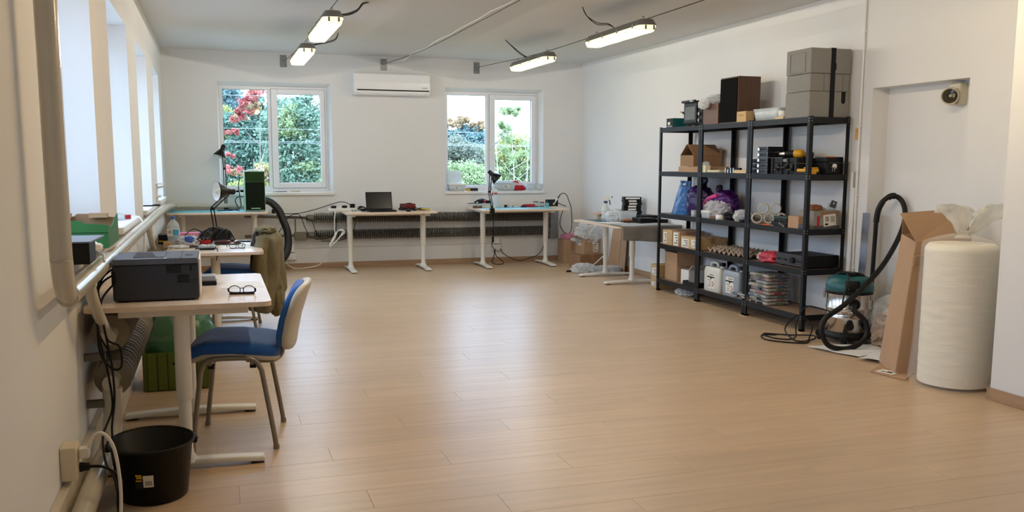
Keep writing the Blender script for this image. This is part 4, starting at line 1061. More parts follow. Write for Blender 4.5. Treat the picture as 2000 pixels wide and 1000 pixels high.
for k in range(5):
    a = k * 1.3
    obj('strap', MB().tube([(-0.16 + 0.05 * k, -0.08, 0.01), (-0.1 + 0.05 * k, -0.05 + 0.02 * math.sin(a), 0.10), (0.0 + 0.03 * k, 0.0, 0.13 - 0.008 * k), (0.10 + 0.015 * k, -0.03, 0.02)], 0.006, n=6), M_CABLE, t)
t = thing('red_box', 'red device box with two black sockets on the cluttered desk', 'box', (-0.095, 8.12, d2))
obj('case', MB().box(-0.045, 0.045, -0.04, 0.04, 0, 0.05), M_RED, t, bevel=0.003)
obj('lens_bar', MB().box(-0.032, 0.04, -0.03, 0.03, 0.05, 0.068), M_BLACK, t, bevel=0.004)
for x in (-0.012, 0.02):
    obj('socket', MB().cyl((x, -0.032, 0.059), (x, -0.029, 0.059), 0.006, n=10), M_GREYM, t)
cords('black cables scattered over the cluttered desk', [
    [(-0.30, 8.0, d2 + .006), (-0.2, 7.9, d2 + .006), (-0.12, 8.02, d2 + .02), (-0.22, 8.1, d2 + .09), (-0.33, 8.2, d2 + .06)],
    [(-0.28, 7.85, d2 + .006), (-0.18, 7.95, d2 + .012), (-0.10, 7.85, d2 + .006), (-0.02, 7.8, d2 + .006), (0.0, 7.68, d2 + .006), (0.0, 7.47, d2 - .01), (-0.01, 7.42, d2 - .06)],
    [(-0.15, 8.2, d2 + .006), (-0.05, 8.02, d2 + .02), (0.05, 8.1, d2 + .006), (0.15, 8.05, d2 + .01), (0.2, 8.2, d2 + .006)],
    [(-0.25, 8.05, d2 + .10), (-0.18, 8.15, d2 + .14), (-0.10, 8.1, d2 + .09), (-0.12, 8.0, d2 + .02)]], 0.004)
cords('white charging cable lying across the cluttered desk', [[(-0.36, 7.8, d2 + .005), (-0.24, 7.74, d2 + .005), (-0.14, 7.78, d2 + .005), (-0.05, 7.88, d2 + .006), (0.03, 7.92, d2 + .006)], [(-0.40, 7.7, d2 + .005), (-0.2, 7.66, d2 + .005), (-0.1, 7.74, d2 + .005)]], 0.0035, M_WCABLE, 'charging_cable')
M_SILV = mat('silver_device', srgb(168, 174, 180), rough=0.3, metal=0.5, var=0.05)
t = thing('control_pad', 'silver keypad device on top of a dark tablet, front of the cluttered desk', 'device', (-0.09, 7.78, d2), rad(-4))
obj('tablet', MB().box(-0.075, 0.075, -0.09, 0.09, 0, 0.014), M_BLACK, t, bevel=0.003)
kb = obj('keypad', MB().box(-0.05, 0.072, -0.08, 0.08, 0.014, 0.03), M_SILV, t, bevel=0.003)
for i in range(4):
    for j in range(3):
        obj('key', MB().box(-0.035 + i * 0.026, -0.017 + i * 0.026, -0.055 + j * 0.045, -0.02 + j * 0.045, 0.03, 0.034), M_LABEL if (i + j) % 3 else M_SILV, kb)
glasses('grey open eyeglasses on the cluttered desk', (0.155, 7.72, d2 + 0.0035), rad(8), mat('dark_grey_plastic', srgb(70, 78, 88), rough=0.4), False)
solo('paper_sheet', MB().box(-0.15, 0.15, -0.21, 0.21, 0, 0.0015), M_PAPER, 'white sheet covering the right end of the cluttered desk', 'paper', loc=(0.17, 7.95, d2), rot=(0, 0, 0))
t = thing('wallet', 'dark brown wallet with a paper on it, far side of the cluttered desk', 'wallet', (0.09, 8.46, d2))
obj('leather', MB().box(-0.055, 0.055, -0.045, 0.045, 0, 0.02), mat('brown_leather', srgb(72, 40, 34), rough=0.5, var=0.1), t, bevel=0.005)
obj('receipt', MB().box(-0.05, 0.06, -0.03, 0.05, 0.02, 0.022), M_PAPER, t)
t = thing('case', 'maroon oval spectacle case on the cluttered desk', 'case', (0.045, 8.16, d2 + 0.0))
obj('shell', MB().superell((0, 0, 0.022), (0.14, 0.07, 0.042), 0.8, 0.8, 20, 10), mat('maroon_shell', srgb(70, 26, 30), rough=0.35), t)
obj('hinge_line', MB().box(-0.06, 0.06, -0.0362, -0.034, 0.02, 0.023), M_BLACK, t)
t = thing('smartphone', 'dark phone lying at the far right of the cluttered desk', 'phone', (0.24, 8.42, d2 + 0.0015), rad(70))
obj('phone_body', MB().prism(rrect(-0.035, 0.035, -0.075, 0.075, 0.01), 0, 0.008), M_BLACK, t)
obj('screen', MB().prism(rrect(-0.032, 0.032, -0.072, 0.072, 0.008), 0.008, 0.0085), mat('dark_glass', srgb(30, 34, 44), rough=0.1, var=0.02), t)
t = thing('key_fob', 'bunch of keys with brown tag on the cluttered desk', 'keys', (0.16, 8.22, d2 + 0.0015))
obj('tag', MB().box(-0.02, 0.035, -0.015, 0.015, 0, 0.02), mat('brown_tag', srgb(84, 66, 50), rough=0.6), t, bevel=0.004)
obj('key', MB().box(-0.07, -0.02, -0.004, 0.004, 0, 0.004), M_CHROME, t)

# ------------------------------------------------------------------ spring-arm lamps
M_LAMP = mat('black_lamp_enamel', srgb(13, 13, 14), spec=0.3, rough=0.35, var=0.05)
M_LAMPIN = mat('white_lamp_inside', srgb(250, 250, 250), rough=0.4, var=0.02)
M_BULB = mat('clear_bulb', srgb(236, 226, 200), rough=0.1, var=0.02, alpha=0.6)
def arm_lamp(label, base, elbow, head, aim, wh=None):
    """architect lamp: clamp at base, two rod pairs, bell shade aimed along aim"""
    t = thing('desk_lamp', label, 'lamp', base)
    b = Vector(base); e = Vector(elbow) - b; h = Vector(head) - b; a = Vector(aim).normalized()
    side = Vector((0, 1, 0)) if abs(e.y) < abs(e.x) + abs(e.z) else Vector((1, 0, 0))
    obj('clamp', MB().box(-0.03, 0.03, -0.025, 0.025, -0.05, 0.022), M_LAMP, t, bevel=0.004)
    obj('pivot', MB().cyl((0, 0, 0.0), (0, 0, 0.05), 0.012, n=10), M_LAMP, t)
    for nm, p, q in (('lower_arm', Vector((0, 0, 0.03)), e), ('upper_arm', e, h)):
        m_ = MB()
        d = (q - p).normalized(); o_ = d.cross(Vector((0, 1, 0)))
        o_ = o_.normalized() * 0.013 if o_.length > 0.1 else Vector((0.013, 0, 0))
        for s_ in (-1, 1):
            m_.cyl(p + o_ * s_, q + o_ * s_, 0.0055, n=8)
        ar = obj(nm, m_, M_LAMP, t)
        obj('spring', MB().tube([p + d * (0.02 + 0.10 * k / 40) + Vector((0.009 * math.cos(k * 1.6), 0.009 * math.sin(k * 1.6), 0)) for k in range(41)], 0.0018, n=5, sub=1), M_GREYM, ar)
    obj('elbow_joint', MB().cyl(e - Vector((0, 0.02, 0)), e + Vector((0, 0.02, 0)), 0.016, n=12), M_LAMP, t)
    obj('head_joint', MB().cyl(h - Vector((0, 0.016, 0)), h + Vector((0, 0.016, 0)), 0.014, n=12), M_LAMP, t)
    rotm = a.to_track_quat('Z', 'Y').to_euler()
    def prt(nm, prof, m_, par=t, close=False):
        return obj(nm, MB().lathe(prof, (0, 0, 0), 24, close=close), m_, par, loc=h, rot=rotm)
    sh = prt('lamp_shade', [(0.030, 0.030), (0.040, 0.040), (0.055, 0.065), (0.078, 0.105), (0.086, 0.125), (0.084, 0.1255)], M_LAMP)
    prt('shade_lining', [(0.028, 0.033), (0.038, 0.043), (0.053, 0.068), (0.076, 0.107), (0.0835, 0.1252)], M_LAMPIN)
    prt('socket_cap', [(0.0, -0.045), (0.022, -0.043), (0.028, -0.030), (0.028, 0.015), (0.033, 0.03), (0.033, 0.042)], M_LAMP)
    prt('bulb', [(0.013, 0.045), (0.014, 0.06), (0.026, 0.09), (0.028, 0.105), (0.018, 0.128), (0.0, 0.133)], M_BULB)
    return t
arm_lamp('black spring-arm lamp with white inside, clamped to the cluttered desk', (0.0, 8.56, d2 + 0.0), (-0.03, 8.5, 1.015), (0.125, 8.42, 1.165), (-0.9, -0.40, 0.03))
arm_lamp('black spring-arm lamp in front of the left window', (0.13, 12.42, HD3 - 0.0), (0.125, 12.36, 1.34), (0.115, 12.28, 1.60), (-0.35, -0.2, -0.9))
arm_lamp('black spring-arm lamp clamped to the desk under the right window', (3.505, 11.665, HD5 + 0.0), (3.475, 11.69, 1.04), (3.50, 11.70, 1.285), (0.75, -0.25, -0.72))
# ------------------------------------------------------------------ air conditioner
M_AC = mat('white_gloss_plastic', srgb(238, 239, 240), rough=0.28, var=0.01)
t = thing('air_conditioner', 'white wall-mounted air conditioner between the two back windows', 'air conditioner', (2.305, YB, 2.46))
pr = [(0, -0.147), (-0.17, -0.147), (-0.205, -0.11), (-0.215, 0.02), (-0.20, 0.125), (-0.175, 0.147), (0, 0.147)]
obj('casing', MB().prism(pr, -0.505, 0.505, 'yz'), M_AC, t, bevel=0.008)
obj('air_slot', MB().box(-0.47, 0.50, -0.2135, -0.205, -0.092, -0.076), M_BLACK, t)
obj('louvre', MB().obox((0.0, -0.196, -0.122), (0.90, 0.012, 0.045), (rad(-38), 0, 0)), M_AC, t, bevel=0.002)
for s_ in (-1, 1):
    obj('end_cap', MB().prism([(p[0] * 1.0, p[1] * 0.995) for p in pr], s_ * 0.505 - 0.006, s_ * 0.505 + 0.006, 'yz'), M_AC, t)
for k in range(6):
    obj('brand_mark', MB().box(0.405 + k * 0.012, 0.413 + k * 0.012, -0.2168, -0.2145, -0.048, -0.040), mat('grey_print', srgb(120, 122, 126), rough=0.5), t)
# ------------------------------------------------------------------ sockets on the back wall
def sockets(label, x, z, plugs):
    t = thing('wall_socket', label, 'socket', (x, YB, z))
    obj('junction_box', MB().box(-0.055, 0.055, -0.045, 0, 0.0, 0.11), M_WHITE, t, bevel=0.008)
    s_ = obj('double_socket', MB().box(-0.065, 0.075, -0.045, 0, -0.105, -0.012), M_WHITE, t, bevel=0.008)
    for k in (0, 1):
        obj('socket_plate', MB().box(-0.058 + k * 0.068, 0.002 + k * 0.068, -0.050, -0.045, -0.098, -0.02), M_WHITE, s_, bevel=0.004)
    return t
sockets('white sockets low on the back wall beside the black duct', 0.93, 0.225, 0)
sockets('white sockets low on the back wall under the right window desk', 3.80, 0.275, 0)

# ------------------------------------------------------------------ far left corner desk
h3 = HD3 + 0.003
M_PCG = mat('dark_green_glass', srgb(8, 22, 12), rough=0.12, var=0.1, spec=0.35)
M_PCG2 = mat('green_glass_panel', srgb(26, 52, 20), rough=0.2, var=0.1, spec=0.35)
M_PCS = mat('pale_green_case', srgb(150, 190, 150), rough=0.4, var=0.03)
t = thing('tower_computer', 'dark green glass-fronted computer tower on the far left corner desk', 'computer', (0.47, 12.0, h3))
obj('case', MB().box(-0.122, 0.122, -0.22, 0.22, 0.012, 0.50), M_PCS, t, bevel=0.004)
fr_ = obj('front_glass', MB().box(-0.113, 0.117, -0.228, -0.2205, 0.02, 0.365), M_PCG, t)
obj('upper_panel', MB().box(-0.113, 0.117, -0.228, -0.2205, 0.368, 0.492), M_PCG2, t)
obj('slot_bar', MB().box(-0.05, 0.06, -0.231, -0.2285, 0.035, 0.045), M_PCS, fr_)
obj('base', MB().box(-0.118, 0.118, -0.21, 0.21, 0.0, 0.012), M_GREYM, t)
obj('power_button', MB().cyl((0.122, -0.15, 0.18), (0.13, -0.15, 0.18), 0.009, n=12), M_RED, t)
t = thing('antenna_base', 'white router stick standing on top of the green computer', 'antenna', (0.47, 12.0, h3 + 0.50))
obj('base_plate', MB().box(-0.068, 0.062, -0.09, 0.05, 0, 0.018), M_WHITE, t, bevel=0.004)
obj('stick', MB().cyl((0.006, -0.02, 0.018), (0.006, -0.02, 0.15), 0.006, n=10), M_WHITE, t)
solo('cable_duct', MB().box(-0.54, 0.36, 12.455, 12.495, h3 + 0.0, h3 + 0.055), M_WHITE, 'long white cable duct behind the far left corner desk', 'cable duct', bevel=0.004)
cords('black cables lying by the computer on the far left corner desk', [
    [(0.02, 12.0, h3 + .006), (0.12, 12.05, h3 + .006), (0.2, 11.95, h3 + .012), (0.27, 12.02, h3 + .03), (0.30, 12.05, h3 + .05), (0.25, 11.96, h3 + .02), (0.16, 12.0, h3 + .02), (0.28, 11.9, h3 + .01)],
    [(0.28, 12.12, h3 + .02), (0.24, 12.15, h3 + .12), (0.28, 12.2, h3 + .17), (0.34, 12.15, h3 + .17)],
    [(0.30, 12.15, h3 + .40), (0.285, 12.12, h3 + .3), (0.30, 12.1, h3 + .15), (0.31, 12.1, h3 + .05)]], 0.006)
M_DUCT = mat('black_ribbed_duct', srgb(16, 16, 17), rough=0.45, var=0.1)
solo('flexible_duct', MB().tube([(0.59, 12.16, 0.94), (0.68, 12.15, 0.91), (0.77, 12.13, 0.81), (0.82, 12.10, 0.68), (0.865, 12.08, 0.55), (0.875, 12.06, 0.40), (0.85, 12.03, 0.27), (0.77, 12.0, 0.16), (0.69, 11.98, 0.085)], 0.048, n=14, sub=12, rf=lambda q, i: 1.0 + 0.045 * (i % 2)), M_DUCT, 'thick black ribbed duct hanging down beside the far left corner desk', 'duct')
cords('thin black cables along the back wall left of the laptop desk', [
    [(0.75, 12.36, 0.73), (0.9, 12.34, 0.71), (1.05, 12.34, 0.70), (1.2, 12.33, 0.66), (1.25, 12.33, 0.52), (1.32, 12.33, 0.42)],
    [(0.62, 12.25, 0.55), (0.75, 12.3, 0.50), (0.84, 12.32, 0.60), (0.92, 12.32, 0.72), (1.05, 12.32, 0.73), (1.12, 12.32, 0.55), (1.2, 12.32, 0.43), (1.4, 12.3, 0.42), (1.52, 12.3, 0.55), (1.5, 12.3, 0.72), (1.46, 12.3, 0.84)],
    [(0.7, 12.36, 0.76), (1.0, 12.35, 0.75), (1.25, 12.34, 0.80), (1.5, 12.30, 0.88), (1.62, 12.25, 0.90), (1.75, 12.2, 0.84)],
    [(1.32, 12.32, 0.38), (1.55, 12.31, 0.38), (1.72, 12.31, 0.46), (1.78, 12.31, 0.62)]], 0.005)
t = thing('extension_cord', 'white extension cord with a tied bundle left of the laptop desk', 'cord')
obj('cord', MB().tube([(1.56, 12.02, 0.855), (1.48, 11.98, 0.80), (1.46, 11.98, 0.62), (1.46, 11.98, 0.45), (1.40, 12.05, 0.30), (1.36, 12.1, 0.22), (1.28, 12.2, 0.08), (1.1, 12.25, 0.035), (0.95, 12.34, 0.03), (0.86, 12.40, 0.10), (0.88, 12.44, 0.14)], 0.007, n=8), M_WCABLE, t)
for k in range(3):
    obj('bundle_loop', MB().tube([(1.445 + 0.008 * k, 11.965 - 0.012 * k, 0.46), (1.50, 11.96 - 0.012 * k, 0.54), (1.57 + 0.01 * k, 11.96 - 0.012 * k, 0.555 - 0.015 * k), (1.52, 11.95 - 0.012 * k, 0.46), (1.42, 11.95 - 0.012 * k, 0.34 + 0.01 * k), (1.39, 11.96 - 0.012 * k, 0.355)], 0.006, n=7, closed=True), M_WCABLE, t)

# ------------------------------------------------------------------ laptop desk
h4 = HD4
t = thing('power_strip', 'white power strip with black plugs sticking out over the laptop desk edge', 'power strip', (1.66, 12.12, h4), rad(14))
obj('strip', MB().box(-0.27, 0.17, -0.03, 0.03, 0, 0.042), M_WHITE, t, bevel=0.008)
for k, x in enumerate((-0.20, -0.05, 0.06)):
    obj('plug', MB().box(x - 0.03, x + 0.03, -0.022, 0.022, 0.042, 0.075 + 0.02 * (k == 2)), M_BLACK, t, bevel=0.006)
t = thing('usb_hub', 'small white electronic board at the left of the laptop desk', 'device', (1.72, 11.83, h4))
obj('board', MB().box(-0.07, 0.07, -0.04, 0.04, 0, 0.012), M_WHITE, t, bevel=0.003)
for x in (-0.05, -0.01, 0.04):
    obj('port', MB().box(x - 0.014, x + 0.014, -0.042, -0.01, 0.012, 0.032), M_GREYM if x else M_BLACK, t)
cords('black adapters and cables behind the laptop', [
    [(1.75, 12.2, h4 + .01), (1.85, 12.3, h4 + .05), (1.9, 12.2, h4 + .03), (1.8, 12.15, h4 + .01)],
    [(1.78, 12.1, h4 + .03), (1.86, 12.12, h4 + .05), (1.92, 12.05, h4 + .01)],
    [(2.35, 12.2, h4 + .01), (2.42, 12.25, h4 + .07), (2.5, 12.15, h4 + .09), (2.56, 12.2, h4 + .05), (2.5, 12.1, h4 + .01), (2.4, 12.1, h4 + .02), (2.5, 12.0, h4 + .02), (2.6, 12.1, h4 + .02)]], 0.008)
solo('adapter', MB().box(-0.05, 0.05, -0.03, 0.03, 0, 0.035), M_BLACK, 'black power adapter at the left of the laptop', 'adapter', loc=(1.83, 12.02, h4), bevel=0.008)
M_SCR = mat('dark_screen', srgb(14, 15, 18), rough=0.2, var=0.02)
t = thing('laptop', 'black laptop open on the middle desk at the back wall', 'laptop', (2.06, 11.92, h4))
obj('base', MB().prism(rrect(-0.175, 0.185, -0.13, 0.11, 0.012), 0.002, 0.020), M_BLACK, t)
lid = obj('screen_lid', MB().box(-0.175, 0.175, -0.008, 0.0, 0.0, 0.235), M_BLACK, t, bevel=0.003, loc=(0.0, 0.112, 0.02), rot=(rad(-14), 0, rad(2)))
obj('screen', MB().box(-0.162, 0.162, -0.0088, -0.008, 0.014, 0.222), M_SCR, lid)
kb = obj('keyboard', MB().box(-0.15, 0.155, -0.035, 0.085, 0.020, 0.0212), M_INK, t)
for r_ in range(4):
    for c_ in range(12):
        obj('key', MB().box(-0.146 + c_ * 0.025, -0.125 + c_ * 0.025, -0.03 + r_ * 0.028, -0.007 + r_ * 0.028, 0.0212, 0.0228), M_BLACKM, kb)
obj('touchpad', MB().box(-0.05, 0.06, -0.115, -0.045, 0.020, 0.0206), M_SCR, t)
t = thing('audio_interface', 'red-fronted audio interface right of the laptop', 'audio device', (2.47, 12.2, h4 + 0.03))
obj('case', MB().box(-0.09, 0.095, -0.08, 0.08, 0, 0.055), M_BLACK, t, bevel=0.003)
obj('front_panel', MB().box(-0.085, 0.09, -0.084, -0.08, 0.004, 0.051), mat('deep_red_panel', srgb(120, 22, 30), rough=0.4, var=0.05), t)
for k in range(5):
    obj('knob', MB().cyl((-0.055 + k * 0.03, -0.092, 0.022), (-0.055 + k * 0.03, -0.084, 0.022), 0.007, n=10), M_BLACK, t)
solo('pedal_box', MB().box(-0.10, 0.09, -0.07, 0.07, 0, 0.03), M_INK, 'flat black box under the red audio interface', 'box', loc=(2.47, 12.2, h4), bevel=0.003)
t = thing('computer_mouse', 'black computer mouse on the desk right of the laptop', 'mouse', (2.40, 11.80, h4))
obj('shell', MB().superell((0, 0, 0.016), (0.062, 0.105, 0.036), 0.8, 0.8, 18, 10), M_BLACK, t)
obj('wheel', MB().cyl((-0.004, -0.028, 0.032), (0.004, -0.028, 0.032), 0.007, n=10), M_GREYM, t)
solo('white_tray', MB().box(-0.085, 0.085, -0.05, 0.05, 0, 0.018), mat('pale_blue_plastic', srgb(208, 218, 232), rough=0.4), 'pale plastic tray on cables at the right of the laptop desk', 'tray', loc=(2.66, 12.15, h4 + 0.03), bevel=0.004)
cords('yellow and black cables piled at the right of the laptop desk', [
    [(2.55, 11.95, h4 + .008), (2.62, 12.05, h4 + .02), (2.7, 11.98, h4 + .02), (2.74, 12.1, h4 + .015), (2.66, 12.2, h4 + .015), (2.58, 12.1, h4 + .02), (2.64, 11.95, h4 + .025), (2.72, 11.92, h4 + .01)]], 0.008, mat('yellow_cable', srgb(206, 178, 60), rough=0.5))
cords('black cables under the pale tray on the laptop desk', [
    [(2.5, 11.92, h4 + .008), (2.6, 12.0, h4 + .03), (2.7, 12.08, h4 + .012), (2.72, 12.2, h4 + .012), (2.6, 12.25, h4 + .012), (2.55, 12.1, h4 + .012), (2.68, 11.95, h4 + .02)]], 0.008)

# ------------------------------------------------------------------ desk under the right window
h5 = HD5
def spray(label, loc, rotz, body, trig, s=1.0, fill=None):
    t = thing('spray_bottle', label, 'spray bottle', loc, rotz)
    b_ = obj('bottle', MB().lathe([(0.040 * s, 0), (0.044 * s, 0.008 * s), (0.044 * s, 0.10 * s), (0.036 * s, 0.13 * s), (0.018 * s, 0.165 * s), (0.016 * s, 0.185 * s)], (0, 0, 0), 20), body, t)
    obj('collar', MB().lathe([(0.020 * s, 0.178 * s), (0.020 * s, 0.20 * s)], (0, 0, 0), 16), trig, t)
    hd = MB(); hd.prism([(-0.025 * s, 0.20 * s), (0.02 * s, 0.20 * s), (0.055 * s, 0.228 * s), (0.06 * s, 0.248 * s), (-0.005 * s, 0.248 * s), (-0.035 * s, 0.225 * s)], -0.014 * s, 0.014 * s, 'xz')
    obj('spray_head', hd, M_WHITE, t, bevel=0.004 * s)
    obj('trigger', MB().tube([(0.03 * s, 0, 0.215 * s), (0.042 * s, 0, 0.195 * s), (0.044 * s, 0, 0.16 * s)], 0.006 * s, n=7), trig, t)
    obj('nozzle', MB().cyl((0.056 * s, 0, 0.239 * s), (0.07 * s, 0, 0.239 * s), 0.008 * s, n=10), trig, t)
    if fill:
        obj('label', MB().lathe([(0.0447 * s, 0.03 * s), (0.0447 * s, 0.085 * s)], (0, 0, 0), 20, close=False), fill, b_)
    return t
M_FROST = film_mat('frosted_plastic', srgb(222, 232, 236), alpha=0.6, rough=0.3, bump=0.05)
spray('white spray bottle with red trigger on the desk under the right window', (3.72, 12.2, h5), rad(180), M_FROST, M_RED, 1.05)
t = thing('headphones', 'black and red headphones lying on cream boxes under the right window', 'headphones', (3.53, 12.25, h5 + 0.06))
obj('band', MB().tube([(-0.10, 0, 0.015), (-0.05, 0.03, 0.04), (0.02, 0.035, 0.055), (0.08, 0.02, 0.03)], 0.012, n=8), M_BLACK, t)
obj('cup', MB().superell((-0.02, -0.02, 0.03), (0.08, 0.06, 0.06), 0.8, 0.8, 16, 8), M_BLACK, t)
obj('cup', MB().superell((0.09, 0.0, 0.022), (0.09, 0.06, 0.045), 0.8, 0.8, 16, 8), M_BLACK, t)
obj('red_ring', MB().superell((0.035, -0.02, 0.026), (0.03, 0.062, 0.05), 0.8, 0.8, 14, 8), M_RED, t)
solo('black_rod', MB().cyl((-0.16, 0, 0.006), (0.05, 0.02, 0.006), 0.005, n=8), M_BLACK, 'thin black rod lying on the cream boxes', 'rod', loc=(3.46, 12.16, h5 + 0.06))
M_CREAM = mat('cream_card', srgb(228, 222, 196), rough=0.6, var=0.03)
t = thing('cream_box', 'low cream box under the headphones', 'box', (3.56, 12.2, h5 + 0.003))
obj('tray', MB().box(-0.14, 0.13, -0.09, 0.1, 0, 0.03), M_CREAM, t, bevel=0.003)
obj('lid', MB().box(-0.11, 0.10, -0.08, 0.1, 0.03, 0.056), M_FROST, t, bevel=0.003)
t = thing('component_tray', 'small brown component tray at the left of the right window desk', 'tray', (3.42, 12.12, h5 + 0.003))
obj('tray', MB().box(-0.045, 0.06, -0.05, 0.05, 0, 0.012), mat('brown_tray', srgb(96, 66, 52), rough=0.5), t)
for k in range(4):
    obj('divider', MB().box(-0.04 + k * 0.03, -0.034 + k * 0.03, -0.048, 0.048, 0.012, 0.034), mat('brown_tray', srgb(96, 66, 52)), t)
for k, (x, y, r, hh, m_, lab) in enumerate(((3.86, 12.2, 0.018, 0.03, M_BLACK, 'small black pot on the turquoise mat'), (3.90, 12.22, 0.022, 0.026, M_CHROME, 'small steel pot on the turquoise mat'), (3.97, 12.2, 0.014, 0.02, M_GREYM, 'tiny grey pot on the turquoise mat'), (4.02, 12.22, 0.018, 0.022, M_WHITE, 'tiny white pot on the turquoise mat'))):
    t = thing('small_pot', lab, 'pot', (x, y, h5 + 0.003), 0, 'pots on the mat')
    obj('pot_body', MB().lathe([(r * 0.9, 0), (r, 0.004), (r, hh), (r * 0.7, hh + 0.003)], (0, 0, 0), 14), m_, t)
    obj('pot_lid', MB().lathe([(r * 0.72, hh + 0.003), (r * 0.72, hh + 0.008)], (0, 0, 0), 14), M_BLACK, t)
t = thing('screwdriver', 'screwdriver with black shaft on the turquoise mat', 'screwdriver', (4.07, 12.15, h5 + 0.01), rad(4))
obj('handle', MB().lathe([(0.010, 0), (0.012, 0.02), (0.010, 0.08), (0.006, 0.09)], (0, 0, 0), 10, axis='x'), M_BLACK, t)
obj('shaft', MB().cyl((-0.10, 0, 0), (0.0, 0, 0), 0.003, n=8), M_CHROME, t)
t = thing('red_case', 'red tool case lying on the turquoise mat', 'case', (4.23, 12.2, h5 + 0.003))
obj('case_body', MB().box(-0.095, 0.055, -0.04, 0.04, 0, 0.042), M_RED, t, bevel=0.006)
obj('handle', MB().box(-0.13, -0.095, -0.015, 0.015, 0.012, 0.03), M_BLACK, t, bevel=0.004)
for x, r, hh, lab in ((4.33, 0.036, 0.078, 'larger glass jar with metal rings under the right window'), (4.42, 0.030, 0.068, 'smaller glass jar with metal rings under the right window')):
    t = thing('glass_jar', lab, 'jar', (x, 12.25, h5 + 0.003), 0, 'glass jars')
    obj('jar', MB().lathe([(r, 0.002), (r, hh)], (0, 0, 0), 20, close=False), M_FROST, t)
    for z in (0.0, hh - 0.012):
        obj('ring', MB().lathe([(r * 1.06, z), (r * 1.06, z + 0.012), (r * 0.9, z + 0.012)], (0, 0, 0), 20), mat('brown_tray', srgb(96, 66, 52)), t)
t = thing('soldering_station', 'black soldering station with iron holder, right end of the window desk', 'soldering station', (4.56, 12.22, h5))
obj('case', MB().box(-0.08, 0.075, -0.06, 0.06, 0.012, 0.105), M_BLACK, t, bevel=0.006)
obj('front_panel', MB().box(-0.05, 0.04, -0.063, -0.06, 0.025, 0.09), M_INK, t)
obj('knob', MB().cyl((0.0, -0.078, 0.05), (0.0, -0.063, 0.05), 0.014, n=14), M_GREYM, t)
obj('cream_base', MB().box(-0.085, 0.08, -0.065, 0.065, 0.0, 0.012), M_CREAM, t)
obj('holder', MB().tube([(0.0, -0.07, 0.03), (0.03, -0.075, 0.08), (0.06, -0.07, 0.12)], 0.011, n=10), M_CHROME, t)
obj('iron', MB().tube([(0.055, -0.07, 0.115), (0.085, -0.065, 0.15), (0.10, -0.06, 0.17)], 0.008, n=8), M_BLACK, t)
cords('black iron lead arching down from the soldering station', [
    [(4.66, 12.16, h5 + .17), (4.70, 12.16, h5 + .195), (4.76, 12.16, h5 + .17), (4.80, 12.16, h5 + .08), (4.83, 12.16, h5 - 0.0), (4.85, 12.18, h5 - .12), (4.86, 12.2, h5 - .30), (4.82, 12.2, h5 - .38), (4.74, 12.2, h5 - .36), (4.68, 12.2, h5 - .25), (4.70, 12.2, h5 - .12), (4.73, 12.2, h5 - 0.04)],
    [(4.64, 12.2, h5 + .06), (4.69, 12.15, h5 + .03), (4.73, 12.1, h5 + .012)]], 0.0055)
solo('blue_cup', MB().lathe([(0.02, 0), (0.024, 0.06), (0.022, 0.06), (0.018, 0.004)], (0, 0, 0), 16), M_MAT, 'small turquoise cup beside the soldering station', 'cup', loc=(4.462, 12.13, h5 + 0.003))
cords('black cables from the sockets under the right window desk', [
    [(3.53, 11.68, h5 - .05), (3.54, 11.72, 0.55), (3.56, 11.8, 0.42), (3.60, 12.0, 0.30), (3.70, 12.2, 0.20), (3.72, 12.3, 0.10), (3.68, 12.25, 0.03), (3.75, 12.2, 0.006), (3.85, 12.25, 0.02), (3.76, 12.33, 0.12), (3.78, 12.43, 0.20)],
    [(3.86, 12.44, 0.20), (3.90, 12.40, 0.13), (4.02, 12.38, 0.06), (4.14, 12.36, 0.03), (4.25, 12.34, 0.06), (4.38, 12.33, 0.10), (4.45, 12.32, 0.18), (4.5, 12.32, 0.30), (4.58, 12.32, 0.38)]], 0.0055)
solo('inline_switch', MB().box(-0.014, 0.014, -0.012, 0.012, -0.04, 0.04), M_BLACK, 'black in-line switch hanging below the window desk', 'switch', loc=(3.575, 11.86, 0.385), bevel=0.006)

# ------------------------------------------------------------------ window sills on the back wall
sb = BZ0 - 0.005
def tub(name, label, loc, w_, d_, h_, lid=True, rotz=0, m_=None):
    t = thing(name, label, 'plastic tub', loc, rotz)
    m__ = MB(); k = 0.88
    ring = lambda s_, z, q: [(x * s_ - q * math.copysign(1, x) * 0, y * s_, z) for x, y in rrect(-w_ / 2, w_ / 2, -d_ / 2, d_ / 2, min(w_, d_) * 0.12, 3)]
    A, B = ring(k, 0, 0), ring(1, h_, 0); n = len(A)
    m__.add(A + B, [(i, (i + 1) % n, n + (i + 1) % n, n + i) for i in range(n)], True); m__.add(A, [tuple(range(n))[::-1]])
    obj('tub_body', m__, m_ or M_FROST, t, thick=0.002)
    rim = MB()
    outer, inner = ring(1.04, h_, 0), ring(0.98, h_, 0)
    rim.add(outer + inner, [(i, (i + 1) % n, n + (i + 1) % n, n + i) for i in range(n)])
    obj('rim', rim, M_WHITE if lid else (m_ or M_FROST), t, thick=0.005)
    if lid:
        obj('lid', MB().prism(rrect(-w_ / 2 * 1.03, w_ / 2 * 1.03, -d_ / 2 * 1.03, d_ / 2 * 1.03, 0.02, 3), h_ + 0.003, h_ + 0.02), M_WHITE, t)
    return t
def wlabel(par, y, z, w_=0.06, h_=0.04, x=0):
    l = obj('paper_label', MB().box(x - w_ / 2, x + w_ / 2, y - 0.001, y, z, z + h_), M_LABEL, par)
    for k in range(3):
        obj('print_line', MB().box(x - w_ * 0.4, x + w_ * (0.35 - 0.15 * k), y - 0.0016, y - 0.001, z + h_ * (0.2 + 0.25 * k), z + h_ * (0.32 + 0.25 * k)), M_RED if k == 0 else M_INK, l)
